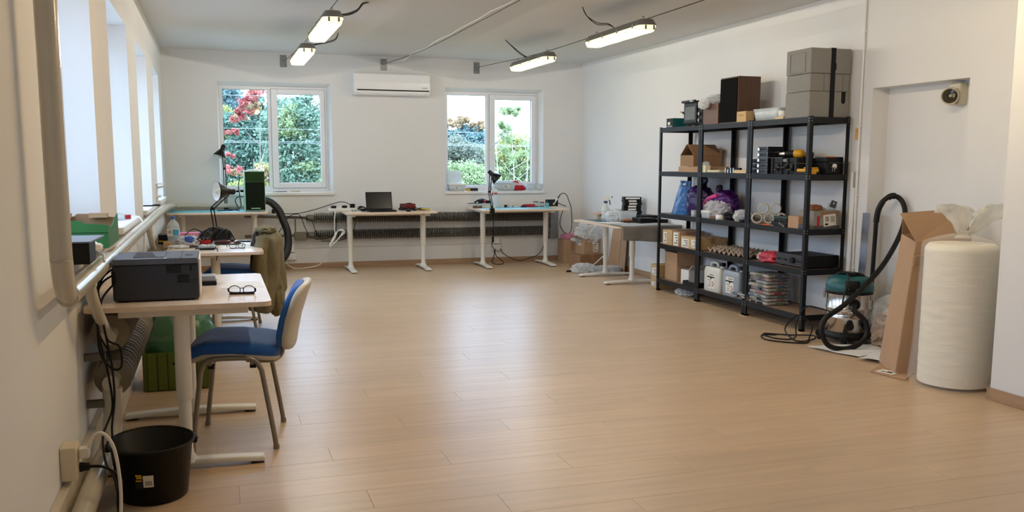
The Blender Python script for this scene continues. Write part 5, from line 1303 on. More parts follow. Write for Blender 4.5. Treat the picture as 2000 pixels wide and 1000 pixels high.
t = tub('storage_tub', 'clear tub with a label at the left end of the right window sill', (3.24, YB + 0.03, sb), 0.24, 0.13, 0.085)
wlabel(t, -0.062, 0.02)
t = thing('tub_lid', 'white translucent tub lid propped against the right window', 'lid', (3.21, YB + 0.10, sb + 0.10), rot=(rad(-6), 0, 0))
obj('lid_plate', MB().prism(rrect(-0.12, 0.13, 0.0, 0.19, 0.03), -0.006, 0.006, 'xz'), M_FROST, t)
obj('raised_rim', MB().prism(rrect(-0.085, 0.095, 0.03, 0.155, 0.02), -0.012, -0.006, 'xz'), M_FROST, t)
solo('jar_lid', MB().prism(rrect(-0.06, 0.06, -0.04, 0.04, 0.02), 0, 0.02), M_FROST, 'small white lid on the yellow and black box on the sill', 'lid', loc=(3.475, YB + 0.04, sb + 0.042), bevel=0.004)
t = thing('battery_box', 'low black and yellow box on the right window sill', 'box', (3.46, YB + 0.03, sb))
obj('box_body', MB().box(-0.075, 0.085, -0.04, 0.04, 0, 0.04), M_INK, t, bevel=0.003)
obj('yellow_end', MB().box(-0.077, -0.03, -0.041, 0.041, 0.002, 0.034), M_YEL, t)
t = tub('storage_tub', 'clear tub with grey contents in the middle of the right window sill', (3.93, YB + 0.03, sb), 0.34, 0.14, 0.11, False)
obj('contents', MB().blob((0.05, 0, 0.05), (0.22, 0.10, 0.10), 0.3, 3, 5, flat=0.004), mat('grey_felt', srgb(120, 122, 126), rough=0.8, var=0.3, scale=20), t)
wlabel(t, -0.069, 0.035, 0.09, 0.05, 0.03)
solo('tub_lid', MB().prism(rrect(-0.13, 0.13, -0.06, 0.06, 0.03), 0, 0.03), M_FROST, 'white lid lying on the middle clear tub on the sill', 'lid', loc=(3.95, YB + 0.04, sb + 0.115), bevel=0.006)
t = thing('red_cloth', 'crumpled red cloth bag on the right window sill', 'cloth', (4.16, YB + 0.03, sb))
obj('cloth', MB().blob((0, 0, 0.035), (0.19, 0.12, 0.075), 0.45, 2.6, 3, flat=0.0), mat('red_cloth', srgb(196, 28, 54), rough=0.8, var=0.15, scale=8), t)
obj('fold', MB().tube([(-0.07, 0, 0.05), (-0.09, 0, 0.11), (-0.05, 0, 0.135), (0.0, 0.0, 0.11)], 0.016, n=8, rf=lambda q, i: 1 - .4 * q), mat('red_cloth', srgb(196, 28, 54)), t)
t = tub('storage_tub', 'clear tub with a label at the right end of the right window sill', (4.38, YB + 0.03, sb), 0.25, 0.14, 0.095, False, m_=M_CLEAR)
wlabel(t, -0.069, 0.03, 0.07, 0.035, 0.03)
t = thing('pliers', 'dark pliers lying on the left window sill', 'pliers', (0.78, YB + 0.03, sb))
obj('jaw', MB().box(-0.05, 0.0, -0.012, 0.012, 0, 0.012), M_GREYM, t)
for s_ in (-1, 1):
    obj('handle', MB().tube([(0, 0, 0.007), (0.06, s_ * 0.018, 0.007), (0.13, s_ * 0.025, 0.007)], 0.006, n=7), mat('navy_grip', srgb(38, 50, 92), rough=0.5), t)
t = thing('brush', 'small wooden brush on the left window sill', 'brush', (1.02, YB + 0.02, sb))
obj('wood', MB().box(-0.06, 0.06, -0.015, 0.015, 0, 0.014), M_CARD, t, bevel=0.004)
obj('bristles', MB().box(0.02, 0.06, -0.012, 0.012, 0.014, 0.024), M_CREAM, t)
t = thing('cable_reel', 'tangle of black adapters on the left window sill', 'adapters', (0.25, YB + 0.03, sb))
for k in range(4):
    obj('adapter', MB().box(-0.10 + k * 0.055, -0.06 + k * 0.055, -0.02, 0.02, 0, 0.03 + 0.008 * (k % 2)), M_BLACK, t, bevel=0.005)
# ------------------------------------------------------------------ desk beside the shelf
h6 = HD6
M_GCLOTH = mat('grey_fleece', srgb(118, 116, 112), rough=0.95, var=0.08, scale=12, bump=0.2, bscale=60, sheen=0.4)
def drape(u, v):
    x = 4.335 + 0.745 * u
    s_ = v * 0.62
    if s_ < 0.40:
        y, z = 9.755 - s_, h6 + 0.008 + 0.003 * math.sin(9 * u + 5 * v)
    else:
        q = s_ - 0.40
        a = min(q / 0.03, 1.0) * PI / 2
        y = 9.355 - 0.02 * math.sin(a); z = h6 + 0.008 - 0.02 * (1 - math.cos(a)) - max(0, q - 0.03) * (0.72 + 0.28 * u * 0.9)
        y -= 0.012 * math.sin(14 * u) * min(1, q * 6)
    return (x, y, z)
solo('grey_cloth', MB().sheet(drape, 40, 30), M_GCLOTH, 'grey fleece cloth hanging over the near end of the desk beside the shelf', 'cloth', thick=0.006)
t = thing('paper_pad', 'white sheets with a silver edge lying on the desk beside the shelf', 'papers', (4.52, 9.93, h6))
obj('sheet', MB().box(-0.13, 0.25, -0.15, 0.10, 0.0035, 0.006), M_PAPER, t)
obj('sheet', MB().box(-0.17, 0.10, -0.12, 0.14, 0.0065, 0.010), M_WHITE, t, rot=(0, 0, rad(5)))
spray('large white spray bottle with blue trigger on the desk beside the shelf', (4.60, 10.42, h6 + 0.003), rad(-20), M_FROST, mat('navy_trigger', srgb(40, 70, 110), rough=0.4), 1.22, mat('pale_label', srgb(205, 214, 228), rough=0.5, var=0.15, scale=40))
t = thing('open_carton', 'flat open carton behind the spray bottle', 'box', (4.80, 10.56, h6), rad(-6))
obj('carton_body', MB().box(-0.20, 0.20, -0.14, 0.14, 0, 0.08), M_CARD, t)
obj('flap', MB().obox((-0.19, -0.05, 0.10), (0.22, 0.26, 0.004), (0, rad(-14), 0)), M_CARD, t)
obj('flap', MB().obox((0.14, 0.0, 0.105), (0.22, 0.28, 0.004), (0, rad(14), 0)), M_CARD, t)
t = tub('clear_tub', 'clear plastic tub on its side in front of the black case stack', (4.735, 10.14, h6 + 0.01), 0.24, 0.2, 0.12, False, m_=M_CLEAR)
t = thing('bubble_pack', 'crumpled clear film beside the spray bottle', 'plastic film', (4.58, 10.17, h6 + 0.003))
obj('film', MB().blob((0, 0, 0.06), (0.16, 0.2, 0.13), 0.40, 5.2, 4, 40, 28, flat=0.0), M_BUBBLE, t)
t = thing('parts_tray', 'small dark tray with red and orange bits on the desk', 'tray', (4.66, 9.92, h6 + 0.011))
obj('tray', MB().box(-0.06, 0.08, -0.05, 0.05, 0, 0.022), mat('dark_brown_tray', srgb(70, 58, 50), rough=0.5), t)
obj('bits', MB().blob((0.01, 0, 0.022), (0.12, 0.08, 0.03), 0.4, 4, 9), mat('mixed_bits', srgb(190, 110, 70), rough=0.6, var=0.6, scale=50), t)
t0 = None
for k in range(7):
    z = h6 + 0.055 + k * 0.0345
    t = thing('media_case', 'black case with white spine label, number %s from the bottom of the stack' % ('one', 'two', 'three', 'four', 'five', 'six', 'seven')[k], 'case', (4.955 + 0.006 * math.sin(k * 2), 10.42, z), rad(-12 + 2.2 * math.sin(k * 1.7)), 'stack of black cases')
    obj('case_body', MB().box(-0.11, 0.11, -0.07, 0.07, 0, 0.033), M_BLACK, t, bevel=0.003)
    obj('spine_label', MB().box(-0.055 - 0.035 * (k == 6), 0.045 + 0.045 * (k == 6), -0.0715, -0.07, 0.006, 0.027), M_PAPER, t)
solo('brown_book', MB().box(-0.105, 0.105, -0.07, 0.07, 0, 0.054), mat('dark_brown_cover', srgb(52, 40, 36), rough=0.5), 'thick dark book under the stack of black cases', 'book', loc=(4.96, 10.42, h6), rot=(0, 0, rad(-12)), bevel=0.004)
for k, (x0_, x1_, y0_, y1_, z0_, z1_, lab) in enumerate((
        (4.74, 4.94, 9.72, 9.95, 0.013, 0.068, 'black box nearest the grey cloth edge'), (4.955, 5.08, 9.68, 9.95, 0.013, 0.055, 'low black box beside the wall on the desk'),
        (4.88, 5.09, 9.97, 10.2, 0.003, 0.085, 'taller black case behind the other black boxes on the desk'))):
    t = thing('equipment_box', lab, 'box', ((x0_ + x1_) / 2, (y0_ + y1_) / 2, h6 + z0_), 0, 'black boxes on the desk')
    hx, hy, hz = (x1_ - x0_) / 2, (y1_ - y0_) / 2, z1_ - z0_
    obj('box_body', MB().box(-hx, hx, -hy, hy, 0, hz * 0.75), M_BLACK, t, bevel=0.003)
    obj('box_lid', MB().box(-hx - 0.002, hx + 0.002, -hy - 0.002, hy + 0.002, hz * 0.75, hz), M_BLACKM, t, bevel=0.003)
# ------------------------------------------------------------------ boxes under and beyond that desk
def carton(label, loc, size, rotz=0, m_=None, name='carton', flaps=None, tape=True, labels=(), group=None, hollow=False):
    """cardboard box; origin at bottom centre; flaps = list of (side, angle) standing open"""
    t = thing(name, label, 'box', loc, rotz, group)
    m_ = m_ or M_CARD
    hx, hy, hz = size[0] / 2, size[1] / 2, size[2]
    if hollow or flaps:
        g = 0.004
        for a in ((-hx, -hx + g, -hy, hy), (hx - g, hx, -hy, hy), (-hx + g, hx - g, -hy, -hy + g), (-hx + g, hx - g, hy - g, hy)):
            obj('side_panel', MB().box(*a, 0, hz), m_, t)
        obj('bottom_panel', MB().box(-hx + g, hx - g, -hy + g, hy - g, 0, g), m_, t)
        for sd_, ang, ln in flaps or ():
            c_, s_ = math.cos(rad(ang)), math.sin(rad(ang))
            if sd_ == '-x': v_ = [(-hx, -hy, hz), (-hx, hy, hz), (-hx - ln * c_, hy, hz + ln * s_), (-hx - ln * c_, -hy, hz + ln * s_)]
            elif sd_ == '+x': v_ = [(hx, -hy, hz), (hx, hy, hz), (hx + ln * c_, hy, hz + ln * s_), (hx + ln * c_, -hy, hz + ln * s_)]
            elif sd_ == '-y': v_ = [(-hx, -hy, hz), (hx, -hy, hz), (hx, -hy - ln * c_, hz + ln * s_), (-hx, -hy - ln * c_, hz + ln * s_)]
            else: v_ = [(-hx, hy, hz), (hx, hy, hz), (hx, hy + ln * c_, hz + ln * s_), (-hx, hy + ln * c_, hz + ln * s_)]
            obj('flap', MB().add(v_, [(0, 1, 2, 3)]), m_, t, thick=0.004)
    else:
        obj('box_body', MB().box(-hx, hx, -hy, hy, 0, hz), m_, t, bevel=0.003)
        if tape:
            obj('tape', MB().box(-0.024, 0.024, -hy - 0.0008, hy + 0.0008, hz * 0.55, hz + 0.0008), mat('brown_tape', srgb(168, 128, 88), rough=0.3), t)
    for (face, u, v, w_, h_) in labels:
        l = MB()
        if face == '-x': l.box(-hx - 0.0012, -hx, u - w_ / 2, u + w_ / 2, v, v + h_)
        else: l.box(u - w_ / 2, u + w_ / 2, -hy - 0.0012, -hy, v, v + h_)
        lo = obj('shipping_label', l, M_LABEL, t)
        for k in range(4):
            q = MB(); zz = v + h_ * (0.16 + 0.2 * k); ww = w_ * (0.36 - 0.07 * ((k * 3) % 4))
            if face == '-x': q.box(-hx - 0.0018, -hx - 0.0012, u - w_ * 0.4, u - w_ * 0.4 + ww * 2, zz, zz + h_ * 0.07)
            else: q.box(u - w_ * 0.4, u - w_ * 0.4 + ww * 2, -hy - 0.0018, -hy - 0.0012, zz, zz + h_ * 0.07)
            obj('print_line', q, M_INK, lo)
    return t
carton('tall brown box with a pink bag on it in the far right corner', (4.83, 12.2, 0), (0.27, 0.24, 0.34), 0)
t = thing('pink_bag', 'crumpled pink plastic bag on the box in the far right corner', 'bag', (4.83, 12.2, 0.34))
obj('film', MB().blob((0, 0, 0.035), (0.25, 0.2, 0.09), 0.35, 2.5, 3, flat=0.0), mat('pink_film', srgb(232, 150, 178), rough=0.35, var=0.12, bump=0.5, bscale=20), t)
carton('worn taped brown box on the floor under the window-side desk end', (4.81, 11.50, 0), (0.42, 0.24, 0.19), rad(16), M_CARD2)
carton('open brown box with bubble wrap standing on the worn box', (4.84, 11.53, 0.192), (0.26, 0.22, 0.21), rad(10), flaps=[('-x', 20, 0.12), ('+y', 50, 0.12)], labels=[('-y', 0.05, 0.03, 0.08, 0.12)])
t = thing('bubble_wrap', 'big crumpled bubble wrap stuffed in the open box under the desk', 'bubble wrap', (4.84, 11.53, 0.20))
obj('film', MB().blob((0, 0, 0.25), (0.34, 0.26, 0.32), 0.40, 5.4, 6, 40, 28), M_BUBBLE, t)
obj('film_end', MB().blob((-0.16, -0.02, 0.19), (0.18, 0.12, 0.05), 0.50, 5.2, 8, 40, 28), M_BUBBLE, t)
t = thing('cardboard_sheet', 'tall flat cardboard leaning on the right wall behind the desk leg', 'cardboard', (5.035, 11.05, 0), rot=(0, rad(6), 0))
obj('panel', MB().prism([(-0.28, 0), (0.24, 0), (0.20, 0.70), (-0.22, 0.70)], -0.004, 0.004, 'yz'), M_CARD, t)
obj('panel_fold', MB().prism([(-0.10, 0), (0.24, 0), (0.20, 0.62), (-0.08, 0.62)], -0.010, -0.005, 'yz'), M_CARD, t)
t = thing('plastic_wrap', 'crumpled clear wrap on the floor under the desk beside the shelf', 'plastic film', (4.70, 10.95, 0))
obj('film', MB().blob((-0.15, 0.05, 0.05), (0.30, 0.22, 0.13), 0.40, 5.2, 11, 40, 28, flat=0.002), M_BUBBLE, t)
obj('film', MB().blob((0.13, -0.06, 0.04), (0.46, 0.24, 0.10), 0.40, 5.2, 14, 40, 28, flat=0.002), M_BUBBLE, t)
solo('wood_strip', MB().obox((4.55, 11.12, 0.012), (0.40, 0.02, 0.02), (0, 0, rad(10))), M_BLACK, 'dark strip lying on the floor beside the plastic wrap', 'strip')
solo('white_stick', MB().cyl((4.62, 10.85, 0.10), (4.84, 10.98, 0.22), 0.008, n=8), M_WHITE, 'thin white stick poking out of the wrap under the desk', 'stick')

# ------------------------------------------------------------------ niche, conduit, spotlight
t = thing('conduit', 'vertical white conduit on the right wall beside the shelf', 'conduit', (XR, 6.40, 0))
obj('pipe', MB().cyl((-0.014, 0, 0.02), (-0.014, 0, ZC), 0.011, n=10), M_WHITE, t)
for z in (0.55, 1.16, 1.73, 2.5):
    obj('clip', MB().box(-0.028, 0, -0.016, 0.016, z - 0.012, z + 0.012), M_WHITE, t, bevel=0.003)
for k, (y, z1_, lab) in enumerate(((6.445, 1.35, 'left'), (6.42, 1.22, 'right'))):
    solo('plastic_tube', MB().cyl((5.065 - 0.012 * k, y - 0.03, 0.004), (5.095, y, z1_), 0.012, n=10), M_WHITE, 'white plastic tube leaning beside the conduit, the %s one' % lab, 'tube', 'leaning plastic tubes')
solo('metal_strip', MB().obox((5.085, 6.255, 0.52), (0.004, 0.085, 1.0), (0, rad(2.0), 0)), mat('brushed_metal', srgb(168, 172, 182), rough=0.3, metal=0.9, var=0.1), 'flat grey metal strip leaning at the edge of the niche', 'strip')
solo('yellow_level', MB().box(5.092, 5.112, 6.40, 6.435, 1.62, 1.71), mat('amber_plastic', srgb(214, 150, 40), rough=0.4), 'small amber tag high behind the shelf on the right wall', 'tag')
M_BEIGE = mat('aged_beige_plastic', srgb(206, 198, 176), rough=0.45, var=0.05)
t = thing('emergency_spotlight', 'beige emergency spotlight at the top of the wall niche', 'spotlight', (NX, 5.50, 1.93))
obj('wall_base', MB().box(-0.075, 0.0, -0.055, 0.055, -0.08, 0.085), M_BEIGE, t, bevel=0.012)
obj('neck', MB().cyl((-0.05, 0, 0.0), (-0.10, 0.0, -0.005), 0.035, n=16), M_BEIGE, t)
hd = Vector((-0.80, -0.58, -0.14)).normalized()
q = hd.to_track_quat('Z', 'Y').to_euler()
obj('lamp_head', MB().lathe([(0.030, -0.05), (0.050, -0.03), (0.062, 0.02), (0.062, 0.055), (0.056, 0.057), (0.052, 0.04)], (0, 0, 0), 24, close=False), M_BEIGE, t, loc=(-0.10, 0, -0.01), rot=q)
obj('reflector', MB().lathe([(0.052, 0.045), (0.035, 0.02), (0.012, 0.005), (0.0, 0.003)], (0, 0, 0), 24, close=False), mat('dull_reflector', srgb(120, 112, 98), rough=0.25, metal=0.8, var=0.3, scale=30), t, loc=(-0.10, 0, -0.01), rot=q)
obj('bulb', MB().lathe([(0.006, 0.005), (0.012, 0.02), (0.010, 0.032), (0.0, 0.036)], (0, 0, 0), 12, close=False), M_WHITE, t, loc=(-0.10, 0, -0.01), rot=q)
obj('lens', MB().lathe([(0.0, 0.050), (0.055, 0.046)], (0, 0, 0), 24, close=False), glass_mat('lamp_lens', (0.85, 0.86, 0.84), 0.8), t, loc=(-0.10, 0, -0.01), rot=q)

# ------------------------------------------------------------------ vacuum cleaner
M_TEAL = mat('teal_plastic', srgb(6, 84, 90), rough=0.4, var=0.05)
M_DRUM = mat('polished_steel_drum', srgb(214, 210, 206), rough=0.2, metal=1.0, var=0.03)
M_HOSE = mat('black_hose', srgb(17, 17, 19), spec=0.3, rough=0.45, var=0.08)
VX, VY = 4.81, 6.05
t = thing('vacuum_cleaner', 'workshop vacuum with steel drum and teal head, TOKACHI lettering', 'vacuum cleaner', (VX, VY, 0))
obj('drum', MB().lathe([(0.165, 0.075), (0.172, 0.08), (0.172, 0.20), (0.176, 0.205), (0.176, 0.215), (0.172, 0.22), (0.172, 0.27), (0.176, 0.275), (0.176, 0.285), (0.172, 0.29), (0.172, 0.40)], (0, 0, 0), 36), M_DRUM, t)
obj('base', MB().lathe([(0.15, 0.035), (0.185, 0.04), (0.190, 0.06), (0.178, 0.085), (0.168, 0.088)], (0, 0, 0), 32), M_BLACK, t)
for k in range(4):
    a = rad(45 + 90 * k)
    cs = obj('castor_arm', MB().obox((0.20 * math.cos(a), 0.20 * math.sin(a), 0.055), (0.09, 0.055, 0.045), (0, 0, a)), M_BLACK, t, bevel=0.008)
    obj('castor', MB().cyl((0.215 * math.cos(a) - 0.012, 0.215 * math.sin(a), 0.022), (0.215 * math.cos(a) + 0.012, 0.215 * math.sin(a), 0.022), 0.022, n=12), M_BLACK, cs)
obj('rim_ring', MB().lathe([(0.180, 0.395), (0.186, 0.40), (0.186, 0.418), (0.180, 0.422)], (0, 0, 0), 32), M_BLACK, t)
obj('motor_head', MB().lathe([(0.182, 0.42), (0.184, 0.44), (0.180, 0.47), (0.16, 0.515), (0.12, 0.535), (0.0, 0.54)], (0, 0, 0), 36), M_TEAL, t)
VF = math.atan2(-VY, -VX)      # direction in which its front faces
def vp(r, da, z): return (r * math.cos(VF + rad(da)), r * math.sin(VF + rad(da)), z)
fpn = MB()
fpn.sheet(lambda u, v: vp(0.188 - 0.02 * max(0, v - .6), -10 + 34 * u, 0.425 + 0.085 * v), 6, 4)
obj('front_panel', fpn, M_BLACK, t, thick=0.006)
for k in range(4):
    a = vp(0.192 if k % 2 == 0 else 0.186, -2 + 18 * (k // 2), 0.445 + 0.03 * (k % 2))
    obj('screw', MB().superell(a, (0.009, 0.009, 0.009), 1, 1, 8, 6), M_CHROME, t)
obj('carry_handle', MB().tube([vp(0.11, 80, 0.51), vp(0.09, 70, 0.545), vp(0.0, 0, 0.552), vp(0.09, -110, 0.545), vp(0.11, -100, 0.51)], 0.014, n=10), M_BLACK, t)
obj('switch_block', MB().obox(vp(0.05, 20, 0.552), (0.09, 0.05, 0.03), (0, 0, VF)), M_BLACK, t, bevel=0.006)
for da in (75, -80):
    obj('latch', MB().obox(vp(0.188, da, 0.385), (0.016, 0.03, 0.07), (0, 0, VF + rad(da))), M_CHROME, t, bevel=0.004)
obj('hose_inlet', MB().cyl(vp(0.165, 12, 0.33), vp(0.215, 12, 0.33), 0.042, n=18), M_BLACK, t)
obj('drain_plug', MB().cyl(vp(0.165, 5, 0.15), vp(0.19, 5, 0.15), 0.032, n=16), M_BLACK, t)
for k, ch in enumerate('TOKACHI'):
    da = -16 + k * 6.8
    text('lettering', ch, 0.026, M_INK, t, vp(0.1735, da, 0.246), (rad(90), 0, VF + rad(da) + PI / 2), depth=0.0006)
obj('tool_holder', MB().cyl(vp(0.20, 38, 0.15), vp(0.21, 58, 0.11), 0.024, n=12), M_BLACK, t)
t = thing('vacuum_hose', 'black corrugated hose looping from the vacuum up to its tube', 'hose')
hp = [vp(0.215, 12, 0.33)]; hp = [(VX + hp[0][0], VY + hp[0][1], 0.33)]
hp += [(4.66, 5.80, 0.30), (4.72, 5.74, 0.22), (4.72, 5.71, 0.12), (4.63, 5.70, 0.045), (4.50, 5.70, 0.024), (4.37, 5.71, 0.06), (4.315, 5.72, 0.17), (4.36, 5.74, 0.26), (4.52, 5.76, 0.34), (4.72, 5.80, 0.46), (4.93, 5.84, 0.62), (5.09, 5.88, 0.80), (5.19, 5.92, 0.95), (5.235, 5.97, 1.06), (5.23, 6.02, 1.14), (5.18, 6.06, 1.165), (5.12, 6.09, 1.12), (5.095, 6.11, 1.04)]
obj('hose', MB().tube(hp, 0.0195, n=12, sub=16, rf=lambda q, i: 1.0 + 0.06 * (i % 2)), M_HOSE, t)
obj('cuff', MB().tube([(5.20, 6.045, 1.163), (5.18, 6.06, 1.165), (5.155, 6.075, 1.15)], 0.025, n=12, sub=3), M_HOSE, t)
obj('curved_handle', MB().tube([(5.12, 6.09, 1.12), (5.097, 6.11, 1.05), (5.09, 6.12, 0.95)], 0.023, n=12, sub=5), M_HOSE, t)
obj('rigid_tube', MB().cyl((5.09, 6.12, 0.96), (5.105, 6.16, 0.10), 0.0175, n=12), M_HOSE, t)
obj('floor_nozzle', MB().cyl((5.105, 6.16, 0.10), (5.108, 6.165, 0.0), 0.022, n=12), M_HOSE, t)
t = thing('vacuum_lead', 'black mains lead of the vacuum lying in loops by the shelf foot', 'cord')
obj('lead', MB().tube([(VX - 0.08, VY - 0.05, 0.57), (4.68, 5.9, 0.52), (4.60, 5.85, 0.40), (4.585, 5.86, 0.30), (4.60, 5.95, 0.26), (4.58, 6.1, 0.27), (4.55, 6.25, 0.26), (4.50, 6.3, 0.12), (4.42, 6.2, 0.02), (4.30, 6.3, 0.008), (4.33, 6.5, 0.008), (4.5, 6.38, 0.008), (4.6, 6.2, 0.03), (4.52, 6.1, 0.02), (4.4, 6.15, 0.008), (4.45, 6.38, 0.06), (4.6, 6.42, 0.16), (4.65, 6.3, 0.10), (4.56, 6.2, 0.012), (4.4, 6.05, 0.008), (4.2, 6.25, 0.008), (4.28, 6.45, 0.008), (4.4, 6.42, 0.008)], 0.0058, n=8, sub=6), M_CABLE, t)
# ------------------------------------------------------------------ packing paper, carton, wrapped roll
M_TISSUE = mat('white_foam_sheet', srgb(232, 232, 230), rough=0.6, var=0.03, bump=0.3, bscale=15)
def wavy(poly, z, amp, seed):
    m_ = MB(); n = 14
    def f(u, v):
        a, b_, c_, d_ = [Vector((p[0], p[1], 0)) for p in poly]
        p = (a * (1 - u) + b_ * u) * (1 - v) + (d_ * (1 - u) + c_ * u) * v
        return (p.x, p.y, z + amp * (0.5 + 0.5 * noise.noise(Vector((p.x * 6, p.y * 6, seed)))))
    return m_.sheet(f, n, n)
solo('foam_sheet', wavy([(4.33, 5.90), (4.46, 5.46), (4.80, 5.50), (4.86, 5.82)], 0.003, 0.03, 1), M_TISSUE, 'thin white foam sheet on the floor under the vacuum hose', 'foam sheet', thick=0.002)
solo('foam_sheet', wavy([(4.40, 5.40), (4.50, 5.22), (4.86, 5.40), (4.80, 5.62)], 0.003, 0.035, 5), M_TISSUE, 'thin white foam sheet on the floor beside the big carton', 'foam sheet', thick=0.002)
M_CRAFT = mat('crumpled_packing_paper', srgb(186, 160, 136), rough=0.85, var=0.2, scale=6, bump=0.9, bscale=14)
t = thing('packing_paper', 'crumpled brown paper and film heap between vacuum and carton', 'packing paper', (5.02, 5.72, 0))
obj('paper', MB().blob((0.04, -0.06, 0.19), (0.20, 0.40, 0.40), 0.35, 2.6, 3, 30, 20, flat=0.002), M_CRAFT, t)
obj('paper', MB().blob((-0.08, 0.02, 0.13), (0.22, 0.24, 0.26), 0.45, 3.0, 7, 26, 18, flat=0.002), M_CRAFT, t)
obj('film', MB().blob((-0.03, 0.0, 0.21), (0.34, 0.36, 0.38), 0.2, 2.4, 11, 30, 20, flat=0.002), film_mat('thin_clear_bag', srgb(245, 246, 248), alpha=0.2, rough=0.12, bump=0.8, bscale=18), t)
obj('foam_cover', MB().sheet(lambda u, v: (-0.14 + 0.30 * u, -0.20 + 0.38 * v, 0.26 + 0.16 * u - 0.10 * (2 * v - 1) ** 2 + 0.012 * math.sin(7 * u + 5 * v)), 14, 14), M_TISSUE, t, thick=0.003)
t = thing('tall_carton', 'tall opened brown carton leaning beside the wrapped roll', 'box', (0, 0, 0))
P = [Vector((4.50, 5.30, 0.004)), Vector((4.345, 4.955, 0.004)), Vector((4.80, 4.90, 0.004)), Vector((4.95, 5.25, 0.004))]
Q = [Vector((4.60, 5.26, 0.93)), Vector((4.475, 4.98, 0.90)), Vector((4.90, 4.94, 0.92)), Vector((5.02, 5.20, 0.95))]
def panel(nm, vs, m_=M_CARD, th=0.006):
    return obj(nm, MB().add(vs, [tuple(range(len(vs)))]), m_, t, thick=th)
panel('narrow_side', [P[0], P[1], Q[1], Q[0]])
panel('front_side', [P[1], P[2], Q[2], Q[1]])
panel('rear_side', [P[0], P[3], Q[3], Q[0]])
panel('far_side', [P[2], P[3], Q[3], Q[2]])
panel('top_flap', [Q[1], Q[2] , Q[2] + Vector((0.0, 0.07, 0.20)), Q[1] + Vector((-0.10, 0.05, 0.19))])
panel('top_flap', [Q[0], Q[3], Q[3] + Vector((0.03, -0.02, 0.16)), Q[0] + Vector((-0.02, -0.02, 0.15))], M_CARD2)
panel('inner_flap', [Q[1] * 0.82 + P[1] * 0.18 + Vector((-0.012, -0.02, 0)), Q[2] * 0.82 + P[2] * 0.18 + Vector((0, -0.02, 0)), Q[2] * 0.9 + P[2] * 0.1 + Vector((0, -0.06, 0.0)), Q[1] * 0.9 + P[1] * 0.1 + Vector((-0.035, -0.05, 0))])
panel('floor_flap', [Vector((4.235, 5.07, 0.006)), Vector((4.285, 4.79, 0.006)), Vector((4.47, 4.93, 0.006)), Vector((4.50, 5.26, 0.006))], M_CARD)
lb = panel('address_label', [Vector((4.255, 5.05, 0.0115)), Vector((4.29, 4.92, 0.0115)), Vector((4.385, 4.955, 0.0115)), Vector((4.35, 5.085, 0.0115))], M_LABEL, 0.001)
obj('print_block', MB().obox((4.325, 4.985, 0.0125), (0.035, 0.04, 0.001), (0, 0, rad(18))), M_INK, lb)
obj('print_block', MB().obox((4.30, 5.02, 0.0125), (0.015, 0.03, 0.001), (0, 0, rad(18))), M_INK, lb)
# wrapped roll
M_FOAM = mat('cream_foam_roll', srgb(243, 236, 216), rough=0.5, var=0.03, scale=5, stretch=(1, 1, 6), bump=0.2, bscale=12)
M_FILM = film_mat('thin_poly_film', srgb(250, 250, 250), alpha=0.17, rough=0.07, bump=0.6, bscale=1.6, stretch=(4, 4, 1.0))
RX, RY = 4.515, 4.62
t = thing('foam_roll', 'big cream foam roll wrapped in a clear plastic bag by the wall corner', 'roll', (RX, RY, 0))
n_ = 48
def roll_side(u, v):
    a = 2 * PI * u; z = 0.02 + 0.90 * v
    r = 0.218 * (1 + 0.012 * noise.noise(Vector((math.cos(a) * 2, math.sin(a) * 2, z * 30))) + 0.01 * noise.noise(Vector((math.cos(a) * 1.5, math.sin(a) * 1.5, z * 3))))
    if v > 0.95: r *= 1 - 0.4 * ((v - 0.95) / 0.05) ** 2 * 0.3
    return (r * math.cos(a), r * math.sin(a), z)
rl = MB().sheet(roll_side, n_, 90)
top = [roll_side(i / n_, 1.0) for i in range(n_)]
rl.add(top, [tuple(range(n_))]); bot = [roll_side(i / n_, 0.0) for i in range(n_)]; rl.add(bot, [tuple(range(n_))[::-1]])
obj('foam', rl, M_FOAM, t)
def film_side(u, v):
    a = 2 * PI * u; z = 0.003 + 0.975 * v
    k = noise.noise(Vector((math.cos(a) * 2.2, math.sin(a) * 2.2, z * 2.0)))
    r = 0.236 + 0.012 * k + 0.10 * max(0, 0.75 - v) * (0.5 + 0.5 * math.cos(a - PI * 1.08)) ** 2
    if v < 0.05: r -= 0.03 * (1 - v / 0.05)
    if v > 0.93: r *= 1 - 0.80 * ((v - 0.93) / 0.07) ** 1.5
    return (r * math.cos(a), r * math.sin(a), z + (0.02 * k if v > .9 else 0))
obj('bag_film', MB().sheet(film_side, n_, 48), M_FILM, t)
M_FILM2 = film_mat('bunched_poly_film', srgb(246, 244, 236), alpha=0.42, rough=0.1, bump=0.8, bscale=14, translucent=0.3)
obj('tie', MB().lathe([(0.05, 0.955), (0.032, 0.975), (0.03, 0.99), (0.045, 1.0)], (0, 0, 0), 18, close=False), M_FILM2, t)
def ear(cx, cy_, ang, hgt, wd, seed):
    def f(u, v):
        a = (u - 0.5) * 2.4
        r = 0.02 + wd * v ** 0.8
        x = math.sin(a) * r + math.cos(ang) * 0.16 * v
        y = (math.cos(a) - 1) * r * 0.6 + math.sin(ang) * 0.16 * v
        z = 0.975 + hgt * math.sin(min(1, v * 1.1) * PI / 2) * (1 - 0.25 * abs(2 * u - 1) ** 2)
        k = noise.noise(Vector((u * 5, v * 5, seed)))
        return (cx + x + 0.02 * k, cy_ + y + 0.02 * k, z + 0.015 * k)
    return MB().sheet(f, 20, 14)
obj('film_ear', ear(-0.02, 0.0, rad(195), 0.20, 0.15, 2), M_FILM2, t, thick=0.002)
obj('film_ear', ear(0.05, 0.0, rad(-20), 0.19, 0.16, 7), M_FILM2, t, thick=0.002)
